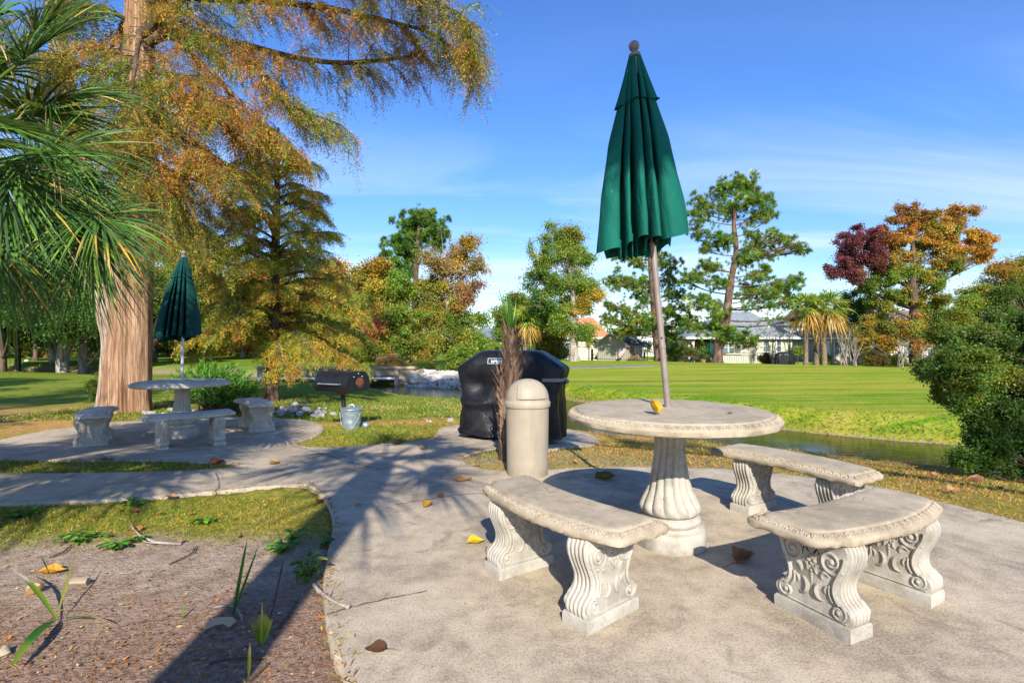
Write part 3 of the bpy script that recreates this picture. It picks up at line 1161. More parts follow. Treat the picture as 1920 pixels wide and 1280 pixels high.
# ================================================================= covered gas grill
t_ = NT('black_cover')
p = t_.pos(obj=True)
a = t_.noise(p, 4, 5, .6, .6)
b_ = t_.noise(p, 40, 3)
M['cover'] = t_.done(t_.pbr(t_.ramp(a, [(.35, (.006, .006, .008)), (.6, (.013, .013, .016)), (.75, (.03, .03, .034))]), t_.rng(a, .3, .7, .30, .5), t_.bump(t_.math('ADD', a, t_.math('MULTIPLY', b_, .1)), .5, .03), 0, .3))
pc = np.array((.02, 6.58, 0))
pc[2] = hs(pc[0], pc[1])
t = thing('covered_grill', 'large gas grill under a black fabric cover with a logo badge and grey strap', 'covered grill', pc, R(-17))
HWX, HD = .70, .31


def rrect(hx, hy, n=120, e=5.0, dx=0, dy=0):
    a = np.linspace(0, 2 * np.pi, n, endpoint=False) - np.pi
    c, s_ = np.cos(a), np.sin(a)
    r = (np.abs(c) ** e + np.abs(s_) ** e) ** (-1 / e)
    return np.column_stack((hx * r * c + dx, hy * r * s_ + dy)), a


lv = [(.015, .655, .345, 7), (.05, .65, .335, 7), (.2, .645, .325, 7), (.4, .635, .315, 7), (.6, .64, .31, 7), (.7, .655, .305, 7), (.78, .675, .302, 7), (.84, .695, .300, 6), (.88, .70, .296, 6), (.91, .685, .292, 6),
      (.95, .63, .284, 6), (1.0, .555, .268, 6), (1.05, .48, .245, 5), (1.085, .43, .222, 5), (1.105, .395, .195, 4), (1.115, .36, .165, 4), (1.120, .22, .10, 3), (1.122, .05, .03, 2)]
zs = [q[0] for q in lv]
dense = np.unique(np.concatenate((np.linspace(.015, .9, 40), zs)))
loops = []
for z in dense:
    hx, hy, e = [np.interp(z, zs, [q[k] for q in lv]) for k in (1, 2, 3)]
    P, a = rrect(hx, hy, 160, e)
    amp = sstep(.86, .5, z) * (.25 + .75 * sstep(.75, .1, z))
    # hanging folds plus a deep sag on the front left
    fo = .026 * np.sin(a * 9 + 2 * np.sin(z * 3)) * amp + .022 * fbm(np.cos(a) * 2.5, np.sin(a) * 2.5, z * 2.2) * (1 if z < .95 else .35) + .012 * fbm(np.cos(a) * 7, np.sin(a) * 7, z * 7)
    sag = np.exp(-((P[:, 0] + .42) / .13) ** 2 - ((z - .66) / .12) ** 2) * (P[:, 1] < 0)
    fo = fo - .10 * sag + .05 * np.exp(-((P[:, 0] + .40) / .25) ** 2 - ((z - .45 - .5 * (P[:, 0] + .4) ** 2) / .05) ** 2) * (P[:, 1] < 0)
    n2_ = nrm(P / np.array((hx, hy)) ** 1.0)
    P = P + n2_ * fo[:, None]
    zz = np.full(len(P), z)
    if z < .06:
        zz = zz + .02 + .05 * sstep(.2, -.7, P[:, 0]) * (P[:, 1] < .1) + .012 * np.sin(a * 7)
    loops.append(np.column_stack((P, zz)))
g = G()
g.loft(loops, capt=True)
cv = g.obj('cover', M['cover'], t, ang=75)
g = G()
Ls = []
for z in (.745, .785):
    P, a = rrect(.684, .316, 160, 7)
    Ls.append(np.column_stack((P * 1.006, np.full(160, z) - .05 * (P[:, 1] > 0))))
k = (Ls[0][:, 0] > .42)
k2 = np.where(k)[0]
g.loft([Ls[0][k2], Ls[1][k2]], closed=False)
g.loft([Ls[0][k2] * (.985, .985, 1), Ls[1][k2] * (.985, .985, 1)], closed=False)
g.obj('strap', M['strap'], t)
# badge on the sloping front
M['badge'] = m_simple('badge_black', (.015, .015, .017), .5, 0)
M['badgewhite'] = m_simple('badge_print', (.62, .66, .68), .6, 0, .3, .02)
bx, bz = -.11, .985
by = -.292
tiltm = R(-14)
g = G()
g.box((0, 0, 0), (.27, .006, .07))
bd = g.obj('badge', M['badge'], cv, smooth=False)
bd.location = (bx, by, bz)
bd.rotation_euler = (tiltm, 0, 0)
g = G()
for c, d in (((0, -.005, .033), (.27, .005, .005)), ((0, -.005, -.033), (.27, .005, .005)), ((-.1325, -.005, 0), (.005, .005, .061)), ((.1325, -.005, 0), (.005, .005, .061))):
    g.box(c, d)
o = g.obj('badge_frame', M['badgewhite'], cv, smooth=False)
o.location, o.rotation_euler = (bx, by, bz), (tiltm, 0, 0)
fc = bpy.data.curves.new('badge_lettering', 'FONT')
fc.body = 'weber'
fc.size = .075
fc.extrude = .002
fc.offset = .0012
fc.align_x = 'CENTER'
fc.materials.append(M['badgewhite'])
tmp = bpy.data.objects.new('tmp', fc)
COL.objects.link(tmp)
bpy.context.view_layer.update()
me_ = bpy.data.meshes.new_from_object(tmp.evaluated_get(bpy.context.evaluated_depsgraph_get()))
bpy.data.objects.remove(tmp)
o = bpy.data.objects.new('badge_lettering', me_)
COL.objects.link(o)
o.parent = cv
o.location = (bx, by - .0065 - .001, bz - .021)
o.rotation_euler = (R(90) + tiltm, 0, 0)
# ================================================================= foliage helpers
C_ = lambda *c: np.array(c, float)
PAL = {
    'dark': [C_(.020, .060, .012), C_(.035, .085, .014), C_(.055, .115, .02)],
    'green': [C_(.045, .12, .014), C_(.075, .165, .02), C_(.115, .21, .025)],
    'yg': [C_(.13, .20, .02), C_(.20, .25, .03), C_(.28, .28, .035)],
    'gold': [C_(.38, .24, .025), C_(.30, .20, .025), C_(.42, .22, .03)],
    'rust': [C_(.30, .105, .018), C_(.38, .15, .02), C_(.22, .08, .02)],
    'olive': [C_(.16, .15, .018), C_(.12, .13, .015), C_(.22, .18, .02)],
    'brown': [C_(.17, .075, .025), C_(.13, .055, .022), C_(.25, .12, .035)],
    'burg': [C_(.13, .032, .042), C_(.18, .045, .055), C_(.09, .022, .035)],
    'orange': [C_(.45, .17, .035), C_(.40, .21, .04), C_(.36, .12, .035)],
    'pink': [C_(.5, .10, .09), C_(.42, .08, .07)],
    'pine': [C_(.04, .12, .02), C_(.08, .17, .025), C_(.15, .22, .03)],
    'oleander': [C_(.05, .17, .02), C_(.085, .24, .025), C_(.14, .30, .03)],
    'dead': [C_(.34, .22, .10), C_(.42, .30, .15), C_(.24, .15, .07)],
}


def colors(names, n, rng, jit=.16):
    pool = np.array([c for nm in names for c in PAL[nm]])
    c = pool[rng.integers(0, len(pool), n)]
    return np.clip(1.42 * c * (1 + jit * rng.standard_normal((n, 1))) * (1 + .06 * rng.standard_normal((n, 3))), .003, .9)


def unit(n, rng):
    return nrm(rng.standard_normal((n, 3)))


def bez(a, b, bend, n=7):
    a, b = np.array(a, float), np.array(b, float)
    m = (a + b) / 2 + np.array(bend)
    t = np.linspace(0, 1, n)[:, None]
    return (1 - t) ** 2 * a + 2 * t * (1 - t) * m + t * t * b


LEAFK, PERK = .58, 2.2


def tree(name, label, cat, base, trunk, blobs, leaf=(.16, .10), per=150, clump=.28, clumps=26, rise=.6, thick=.7, subs=18, bark='bark', group=None, seed=1, r0=.2, bare=0, droop=.15, mat='leaf', kind='leaf', shell=.55, twigs=3):
    """trunk: list of (x,y,z,r) world points; blobs: (centre, (rx,ry,rz), palette names[, density])"""
    rng = np.random.default_rng(seed)
    base = np.array(base, float)
    t = thing(name, label, cat, base, 0, group)
    w = G()
    T = np.array(trunk, float)
    Tp = catmull(T, 5, False)
    w.tube(Tp[:, :3], Tp[:, 3], 10, rough=.18)
    f = G()
    for bl in blobs:
        c, r, pal = np.array(bl[0], float), np.broadcast_to(np.array(bl[1], float), (3,)), bl[2]
        dens = bl[3] if len(bl) > 3 else 1.0
        # limb from the trunk to the clump
        hgt = Tp[:, 2]
        k = np.argmin(np.linalg.norm(Tp[:, :3] - (c - (0, 0, rise * np.linalg.norm(c[:2] - T[0, :2]) + .2 * r[2])), axis=1))
        k = min(k, len(Tp) - 2)
        rr = Tp[k, 3]
        L = np.linalg.norm(c - Tp[k, :3])
        br = bez(Tp[k, :3], c, (rng.normal(0, .08) * L, rng.normal(0, .08) * L, -.10 * L), 8)
        r1 = max(min(rr * .55, .035 * L + .02), .012) * thick
        w.tube(br, np.linspace(r1, r1 * .3, 8), 6, cap=False)
        # every clump is broken into uneven sprays of its own size and tone, with gaps between them
        nc = max(int(clumps * dens * 1.35), 4)
        ns = max(int(subs * (.6 + .4 * dens)), 2)
        sd_ = unit(ns, rng)
        sc = c + sd_ * r * (rng.uniform(.05, 1.0, ns) ** .6 * 1.18)[:, None]
        sr = rng.uniform(.10, .34, ns)
        si = rng.choice(ns, nc, p=sr ** 1.6 / (sr ** 1.6).sum())
        cc = sc[si] + unit(nc, rng) * r * (sr[si] * rng.uniform(.2, 1, nc) ** .6)[:, None]
        stone = colors(pal, ns, rng, .32)
        for q in range(ns):
            s0 = br[rng.integers(4, 8)]
            w.tube(bez(s0, sc[q], (0, 0, rng.normal(0, .08) * r[2]), 5), np.linspace(r1 * .4, r1 * .1, 5), 4, cap=False)
        for q in range(min(twigs, nc)):
            s0 = br[rng.integers(3, 8)]
            w.tube(bez(s0, cc[q], (0, 0, rng.normal(0, .08)), 5), np.linspace(r1 * .35, r1 * .1, 5), 4, cap=False)
        m = int(per * (PERK if kind == 'leaf' else 1.3) * .85)
        ci = np.repeat(np.arange(nc), m)
        n = len(ci)
        off = rng.standard_normal((n, 3)) * clump * .72 * rng.uniform(.35, 1.35, (nc, 3))[ci] * np.array((1, 1, .75))
        P = cc[ci] + off
        if kind == 'leaf':
            A = nrm(off / clump * .5 + unit(n, rng) + (0, 0, -droop * 2))
            N = nrm(unit(n, rng) + (0, -.25, .45))
            base_c = (stone[si] * .75 + colors(pal, nc, rng, .2) * .25)[ci] * .65 + colors(pal, n, rng) * .35
            f.leaves(P, A, N, leaf[0] * LEAFK * rng.uniform(.6, 1.25, n), leaf[1] * LEAFK * rng.uniform(.6, 1.25, n), base_c)
        else:  # needle tufts
            # tufts: bundles of needles radiating from the twig ends
            q_ = max(int(per * dens * (r[0] / .75) ** 1.3), 4)
            ti = rng.integers(0, ns, q_)
            dd_ = unit(q_, rng)
            P0 = sc[ti] + dd_ * r * (sr[ti] * 1.1 * rng.uniform(.3, 1, q_))[:, None]
            on = rng.random(q_) < .3                   # some sit along the limb itself
            P0[on] = br[rng.integers(3, 8, on.sum())] + rng.normal(0, .22, (on.sum(), 3))
            k_ = 26
            P = np.repeat(P0, k_, 0)
            n = len(P)
            ax = nrm(dd_ * .6 + (P0 - c) / r * .5 + (0, 0, .55))
            A = nrm(unit(n, rng) + np.repeat(ax, k_, 0) * .9)
            base_c = np.repeat((stone[ti] * .5 + colors(pal, q_, rng) * .5) * rng.uniform(.7, 1.3, (q_, 1)), k_, 0)
            f.leaves(P, A, unit(n, rng), leaf[0] * rng.uniform(.6, 1.15, n), leaf[1], base_c * rng.uniform(.75, 1.2, (n, 1)))
    if bare:
        for _ in range(bare):
            k = rng.integers(len(Tp) // 2, len(Tp))
            e = Tp[k, :3] + unit(1, rng)[0] * np.array((1.6, 1, 1)) * rng.uniform(.8, 2.2) + (0, 0, .8)
            w.tube(bez(Tp[k, :3], e, (0, 0, .2), 6), np.linspace(.03, .006, 6), 4, cap=False)
    w.obj('trunk', M[bark], t, base, ang=180)
    f.obj('crown', M[mat], t, base, smooth=False, col=True)
    return t


def B(px, py, r, d, pal, dd=0., ry=None, flat=1.0, dens=1.0):
    """clump seen at (px,py) with pixel radius r at depth d+dd"""
    c = at(px, py, d + dd)
    q = r / FPX * d
    return (c, (q, q if ry is None else ry, q * flat), pal, dens)


def TR(pts, d):
    """trunk points from (px, py, radius in pixels[, extra depth])"""
    out = []
    for p_ in pts:
        dd = p_[3] if len(p_) > 3 else 0
        c = at(p_[0], p_[1], d + dd)
        out.append((*c, p_[2] / FPX * d))
    return out


def ground_trunk(px, d, pts):
    """trunk whose foot stands on the ground at column px and depth d"""
    x = (px - CX) / FPX * d
    b = np.array((x, d, float(hz(x, d)) - .05))
    T = TR(pts, d)
    return b, [(b[0], b[1], b[2], T[0][3] * 1.35), (b[0] + (T[0][0] - b[0]) * .4, b[1], b[2] + .35, T[0][3] * 1.08)] + T


# ================================================================= cypresses (feathery, rust and gold)
def sprays(g, w, limb, rng, n_sec, sec_len, n_ter, n_leaf, pal_fn, leaf, hang=.6, start=.12, ter_len=(.22, .5), twig_r=.008):
    """secondary branches and hanging feathery sprays along a limb polyline (k,4: xyz r)"""
    limb = np.asarray(limb)
    m = len(limb)
    seg = nrm(np.gradient(limb[:, :3], axis=0))
    for _ in range(n_sec):
        u = start + (1 - start) * rng.random() ** .85
        k = u * (m - 1)
        a = int(min(k, m - 2))
        p0 = limb[a, :3] + (limb[a + 1, :3] - limb[a, :3]) * (k - a)
        side = nrm(np.cross(seg[a], (0, 0, 1.))) * rng.choice((-1, 1))
        d = nrm(seg[a] * rng.uniform(.25, 1.0) + side * rng.uniform(.3, 1.1) + np.array((0, 0, rng.normal(.05, .28))))
        L = sec_len * rng.uniform(.45, 1.15) * (1.05 - .45 * u)
        tt = np.linspace(0, 1, 6)[:, None]
        P = p0 + d * L * tt + np.array((0, 0, -.30 * L)) * tt ** 2 + side * rng.normal(0, .08) * L * tt * tt
        w.tube(P, np.linspace(twig_r * 1.4, twig_r * .45, 6), 4, cap=False)
        sd = nrm(np.gradient(P, axis=0))
        nt = n_ter
        kk = rng.uniform(.1, 1, nt) * 5
        a2 = np.minimum(kk.astype(int), 4)
        q0 = P[a2] + (P[np.minimum(a2 + 1, 5)] - P[a2]) * (kk - a2)[:, None]
        sd2 = nrm(np.cross(sd[a2], (0, 0, 1.))) * rng.choice((-1, 1), (nt, 1))
        td = nrm(sd[a2] * .6 + sd2 * rng.uniform(.2, 1, (nt, 1)) + np.stack((np.zeros(nt), np.zeros(nt), -hang * rng.uniform(.1, 1.6, nt)), -1))
        tl = rng.uniform(*ter_len, nt)
        s = np.tile(np.linspace(.05, 1, n_leaf), (nt, 1)) + rng.normal(0, .02, (nt, n_leaf))
        Q = q0[:, None, :] + td[:, None, :] * (s * tl[:, None])[..., None]
        Q[..., 2] -= (s ** 2) * tl[:, None] * .25 * hang
        alt = np.where(np.arange(n_leaf) % 2 == 0, 1., -1.)[None, :, None]
        lat = nrm(np.cross(td, unit(nt, rng)))[:, None, :] * alt
        A = nrm(td[:, None, :] * .55 + lat * .9 + rng.normal(0, .35, (nt, n_leaf, 3)) + np.array((0, 0, -.35 * hang)))
        n = nt * n_leaf
        c = pal_fn(P.mean(0), nt, rng)
        c = np.repeat(c, n_leaf, 0) * rng.uniform(.75, 1.25, (n, 1))
        g.leaves(Q.reshape(-1, 3), A.reshape(-1, 3), unit(n, rng), leaf[0] * rng.uniform(.6, 1.3, n), leaf[1] * rng.uniform(.7, 1.2, n), c)
        # the thin stems of a few sprays
        for q in range(0, nt, 3):
            w.tube(np.array([q0[q], q0[q] + td[q] * tl[q] * .6]), [twig_r * .4, twig_r * .25], 3, cap=False)


def limb_px(pts, sub=5):
    """pts: (px, py, depth, radius)"""
    P = np.array([(*at(a, b, d), r) for a, b, d, r in pts])
    return catmull(P, sub, False)


def big_cypress():
    rng = np.random.default_rng(21)
    b = gp(240, 772)
    t = thing('bald_cypress', 'huge bald cypress with a thick fluted trunk and rust gold feathery foliage', 'tree', b)
    # main trunk: fluted, flared at the foot
    d = b[1]
    rows = [(240, 780, 43), (239, 765, 42.5), (239, 740, 41.5), (241, 700, 41), (244, 640, 38.5), (247, 570, 36.5), (251, 500, 35), (254, 400, 33), (257, 300, 31), (259, 200, 29.5), (260, 100, 28.5), (262, 20, 27), (264, -80, 25), (266, -260, 20), (268, -500, 13), (270, -760, 5)]
    w = G()
    th = np.linspace(0, 2 * np.pi, 64, endpoint=False)
    C = catmull(np.array([(*at(a, q, d), r / FPX * d) for a, q, r in rows]), 7, False)
    loops = []
    for c in C:
        hgt = c[2] - b[2]
        fl = np.exp(-max(hgt, 0) / .55)
        rr = .87 * c[3] * (1 + (.05 + .13 * fl) * np.cos(5 * th + 1.0 + .15 * hgt) + .035 * np.cos(9 * th + hgt * .3) + .03 * vnoise(np.cos(th) * 5, np.sin(th) * 5, hgt * .5) + .02 * vnoise(np.cos(th) * 14, np.sin(th) * 14, hgt * .35))
        loops.append(np.column_stack((c[0] + rr * np.cos(th), c[1] + rr * np.sin(th), np.full(64, c[2]))))
    w.loft(loops)
    tr = w.obj('trunk', M['cypbark'], t, b, ang=180)
    # second stem fused behind on the left
    w = G()
    rows = [(203, 770, 25, .5), (206, 740, 21, .5), (213, 690, 22, .5), (217, 640, 22, .45), (212, 600, 24, .4), (200, 545, 24, .4), (186, 470, 24, .45), (165, 380, 22, .5), (140, 260, 19, .6), (115, 120, 16, .7), (95, -40, 13, .8), (80, -250, 9, .9), (70, -420, 4, 1)]
    C2 = catmull(np.array([(*at(a, q, d + e), r / FPX * d) for a, q, r, e in rows]), 6, False)
    loops = []
    for c in C2:
        rr = c[3] * (1 + .06 * np.cos(6 * th + c[2] * .6) + .04 * vnoise(np.cos(th) * 5, np.sin(th) * 5, c[2] * .6))
        loops.append(np.column_stack((c[0] + rr * np.cos(th), c[1] + rr * np.sin(th), np.full(64, c[2]))))
    w.loft(loops)
    w.obj('second_stem', M['cypbark2'], t, b, ang=180)
    # limbs, as seen in the photo, then others round the trunk and above the frame
    limbs = [
        [(268, 95, d, .10), (300, 69, d - .1, .085), (363, 67, d - .2, .075), (437, 79, d - .3, .065), (514, 99, d - .4, .055), (571, 111, d - .5, .05), (640, 118, d - .5, .04), (730, 112, d - .6, .03), (800, 100, d - .6, .018)],
        [(300, 60, d - .2, .055), (329, 76, d - .3, .05), (386, 124, d - .5, .045), (437, 178, d - .7, .04), (470, 218, d - .8, .03), (500, 242, d - .9, .02), (540, 275, d - .9, .012)],
        [(280, 10, d, .06), (339, 20, d - .2, .055), (403, 64, d - .3, .045), (447, 101, d - .4, .04), (504, 148, d - .5, .035), (524, 185, d - .6, .03), (571, 208, d - .6, .022), (640, 235, d - .7, .012)],
        [(262, 10, d, .085), (330, -6, d - .3, .08), (403, -2, d - .6, .07), (487, 2, d - .9, .06), (571, 10, d - 1.1, .05), (640, 20, d - 1.2, .045), (720, 38, d - 1.2, .035), (800, 60, d - 1.2, .025), (860, 95, d - 1.2, .012)],
        [(266, 70, d - .1, .11), (292, 40, d - .2, .10), (336, 3, d - .3, .08), (400, -60, d - .4, .06), (520, -110, d - .5, .04), (700, -120, d - .5, .02)],
        [(255, 60, d, .06), (232, 34, d - .2, .05), (198, 20, d - .4, .04), (144, 10, d - .6, .03), (60, 20, d - .8, .018), (0, 60, d - .9, .01)],
        [(262, -40, d, .08), (380, -90, d - .8, .06), (560, -60, d - 1.3, .045), (720, -30, d - 1.5, .03), (850, 20, d - 1.5, .015), (880, 90, d - 1.5, .008)],
        [(250, 160, d + .2, .06), (180, 130, d + .4, .045), (110, 150, d + .6, .03), (40, 190, d + .7, .015)],
        [(262, 200, d + .3, .06), (330, 190, d + .9, .05), (420, 220, d + 1.4, .02)],
        [(262, 250, d, .05), (320, 250, d - .6, .04), (380, 280, d - 1.0, .03), (440, 330, d - 1.2, .012)],
        [(258, 300, d, .05), (320, 320, d + .5, .04), (390, 350, d + .9, .025), (450, 400, d + 1.1, .012)],
        [(256, 340, d + .1, .045), (310, 370, d - .2, .035), (370, 420, d - .3, .02), (410, 480, d - .3, .01)],
        [(250, 260, d + .2, .05), (180, 270, d + .8, .04), (90, 300, d + 1.2, .02), (20, 340, d + 1.4, .01)],
        [(258, -150, d, .07), (420, -200, d - 1.4, .05), (600, -160, d - 2.0, .03), (760, -80, d - 2.2, .012)],
        [(258, -200, d, .07), (100, -220, d - 1.2, .05), (-60, -160, d - 1.6, .03), (-180, -60, d - 1.8, .012)],
        [(262, 130, d, .055), (350, 150, d - .9, .045), (440, 205, d - 1.3, .015)],
        [(258, 380, d + .3, .04), (330, 410, d + 1.0, .03), (390, 450, d + 1.4, .012)],
        [(262, 40, d + .3, .07), (340, 60, d + 1.3, .06), (440, 120, d + 2.0, .02)],
        [(262, 160, d - .2, .05), (310, 160, d - .7, .04), (370, 190, d - 1.0, .03), (430, 250, d - 1.1, .012)],
        [(262, 220, d + .4, .05), (320, 230, d + 1.0, .04), (390, 290, d + 1.5, .015)],
        [(258, 330, d + .4, .05), (320, 350, d + 1.2, .04), (390, 395, d + 1.7, .012)],
        [(250, 110, d - .1, .05), (205, 95, d - .3, .04), (150, 90, d - .5, .03), (90, 120, d - .6, .012)],
        [(250, 190, d - .1, .05), (205, 190, d - .3, .04), (160, 220, d - .4, .025), (120, 260, d - .5, .012)],
        [(262, 60, d - .2, .05), (258, 90, d - .9, .04), (250, 150, d - 1.4, .025), (240, 230, d - 1.6, .01)],
        [(262, 150, d - .2, .05), (262, 190, d - .9, .04), (268, 250, d - 1.3, .025), (275, 330, d - 1.5, .01)],
        [(258, 240, d - .2, .05), (250, 270, d - .8, .04), (238, 320, d - 1.1, .02), (225, 390, d - 1.2, .01)],
        [(258, 280, d - .1, .05), (275, 310, d - .7, .04), (300, 370, d - 1.0, .02), (330, 450, d - 1.1, .01)],
        [(252, 320, d + .3, .04), (190, 330, d + .9, .03), (120, 370, d + 1.3, .02), (60, 410, d + 1.4, .01)],
    ]
    w, f = G(), G()

    def pal(p, n, r):
        q = 960 + p[0] / p[1] * 960
        s = fbm(p[0] * .9 + 3, p[1] * .9, p[2] * .9) + .25 * r.standard_normal(n) + (.25 if q > 600 else 0)
        out = np.empty((n, 3))
        sets = [('olive', 'yg', 'green'), ('yg', 'yg', 'olive'), ('yg', 'gold', 'olive'), ('rust', 'orange', 'gold')]
        e = np.digitize(s, (-.32, .02, .30))
        for k in range(4):
            m_ = e == k
            if m_.any():
                out[m_] = colors(sets[k], m_.sum(), r)
        return out
    for i, l in enumerate(limbs):
        P = limb_px(l)
        w.tube(P[:, :3], P[:, 3], 9, rough=.12)
        ln = np.linalg.norm(np.diff(P[:, :3], axis=0), axis=1).sum()
        sprays(f, w, P, rng, int(9 + 9.5 * ln) if i not in (8, 16, 17, 19, 20) else int(5 + 6 * ln), 1.05, 16, 20, pal, (.062, .0125), .75, .1 if i > 6 else .16, (.20, .52), .007)
    # the crown above the frame, coarser: it shades the lawn behind
    for i in range(26):
        z = 7.6 + 6.4 * (i / 26)
        a = i * 2.399
        if math.cos(a) > -.1 and z < 11.5:
            continue
        L = np.interp(z, (7, 10, 14), (4.6, 3.9, 1.4)) * rng.uniform(.75, 1.1)
        k = np.argmin(np.abs(C[:, 2] - z))
        tt = np.linspace(0, 1, 9)[:, None]
        P = C[k, :3] + np.array((math.cos(a), math.sin(a), 0)) * L * tt + np.array((0, 0, 1.)) * L * (.22 * tt - .22 * tt ** 2)
        P = np.column_stack((P, np.linspace(max(C[k, 3] * .4, .03), .01, 9)))
        w.tube(P[:, :3], P[:, 3], 6, rough=.1)
        sprays(f, w, P, rng, int(6 + 5 * L), 1.0, 9, 9, pal, (.13, .03), .6, .15, (.3, .6), .01)
    w.obj('limbs', M['bark'], t, b, ang=180)
    f.obj('crown', M['leaf'], t, b, smooth=False, col=True)
    return t


def small_cypress():
    rng = np.random.default_rng(31)
    b = gp(508, 752)
    d = b[1]
    t = thing('bald_cypress', 'young cone shaped cypress with olive and orange drooping foliage behind the pedestal grill', 'tree', b)
    rows = [(508, 756, 17), (508, 748, 14.5), (510, 720, 12), (512, 660, 11), (514, 560, 9.5), (517, 450, 7.5), (520, 340, 5), (522, 240, 2.2)]
    C = catmull(np.array([(*at(a, q, d), r / FPX * d) for a, q, r in rows]), 6, False)
    w = G()
    w.tube(C[:, :3], C[:, 3], 14, rough=.12)
    w.obj('trunk', M['bark'], t, b, ang=180)
    w, f = G(), G()

    def pal(p, n, r):
        h = p[2]
        s = fbm(p[0] * 1.1 + 8, p[1] * 1.1, p[2] * 1.3) + .22 * r.standard_normal(n) + .15 * sstep(1.8, .9, h) + .12 * sstep(3.5, 5.5, h)
        out = np.empty((n, 3))
        sets = [('olive', 'yg', 'yg'), ('yg', 'yg', 'gold'), ('yg', 'gold'), ('orange', 'gold', 'yg')]
        e = np.digitize(s, (-.12, .15, .36))
        for k in range(4):
            m_ = e == k
            if m_.any():
                out[m_] = colors(sets[k], m_.sum(), r)
        return out
    n = 64
    for i in range(n):
        u = (i + .5) / n
        z = 1.05 + 4.75 * u ** 1.08
        k = np.argmin(np.abs(C[:, 2] - z))
        L = np.interp(u, (0, .1, .3, .6, .85, 1), (1.95, 2.25, 1.95, 1.45, .95, .35)) * rng.uniform(.75, 1.12)
        a = i * 2.399 + rng.normal(0, .2)
        dr = np.array((math.cos(a), math.sin(a), 0))
        up = np.interp(u, (0, .25, 1), (-.12, .10, .75))
        tt = np.linspace(0, 1, 10)[:, None]
        P = C[k, :3] + dr * L * tt + np.array((0, 0, 1.)) * (up * L * tt + .10 * L * np.sin(tt * 3) - .16 * L * tt ** 2)
        P = np.column_stack((P, np.linspace(max(C[k, 3] * .42, .012), .005, 10)))
        w.tube(P[:, :3], P[:, 3], 6, rough=.1)
        sprays(f, w, P, rng, int(8 + 12 * L) if u < .3 else int(5 + 8 * L), .62, 13, 16, pal, (.062, .015), .55, .12, (.16, .36), .005)
    f.c = [c_ * 1.2 for c_ in f.c]
    w.obj('limbs', M['bark'], t, b, ang=180)
    f.obj('crown', M['leaf'], t, b, smooth=False, col=True)
    return t


big_cypress()
small_cypress()


# ================================================================= palms
def frond(g, hub, u, nrm_, rad, nseg=44, span=R(118), droop=.35, rng=RNG, wid=.030, pal=('green', 'dark'), tipdead=.12, costa=.22):
    u = nrm(np.array(u, float))
    v = nrm(np.cross(np.array(nrm_, float), u))
    n = np.cross(u, v)
    hub = np.array(hub, float)
    T = np.array((0, .12, .3, .5, .7, .87, 1.0))
    wt = np.array((.35, .8, 1.0, .85, .55, .25, .02))
    for i in range(nseg):
        th = -span + 2 * span * (i + rng.uniform(-.3, .3)) / (nseg - 1)
        L = rad * (.72 + .28 * math.cos(th * .8)) * rng.uniform(.86, 1.08)
        dr = nrm(math.cos(th) * u + math.sin(th) * v + n * (.22 * abs(math.sin(th)) + rng.normal(.05, .07)))
        b0 = hub + u * costa * rad * max(math.cos(th), -.1) * rng.uniform(.3, 1)
        dp = droop * rng.uniform(.45, 1.5)
        P = b0 + dr * L * T[:, None]
        P[:, 2] -= dp * L * T ** 2.3
        P = P + v * rng.normal(0, .03) * L * (T ** 2)[:, None]
        sd = nrm(np.cross(np.gradient(P, axis=0), n + .001))
        tw = rng.uniform(-.7, .7)
        nn_ = np.cross(sd, nrm(np.gradient(P, axis=0)))
        sd = sd * math.cos(tw) + nn_ * math.sin(tw)
        w_ = (wid * wt * rng.uniform(.75, 1.15))[:, None]
        V = np.stack((P - sd * w_ / 2, P + sd * w_ / 2), 1).reshape(-1, 3)
        k = np.arange(len(T) - 1)
        F = np.stack((2 * k, 2 * k + 1, 2 * k + 3, 2 * k + 2), -1)
        c = colors(pal, 1, rng, .2)[0]
        cc = np.tile(c, (len(V), 1))
        if rng.random() < tipdead:
            cc[-6:] = colors(('gold', 'dead'), 1, rng)[0]
        if rng.random() < tipdead * .3:
            cc[:] = colors(('gold', 'dead'), 1, rng)[0]
        g.add(V, F, cc)


def petiole(g, a, b, r=.018, col=(.13, .21, .03)):
    P = bez(a, b, (0, 0, .12 * np.linalg.norm(np.array(b) - np.array(a))), 8)
    g.tube(P, np.linspace(r * 1.3, r * .6, 8), 6, cap=False, C=col)


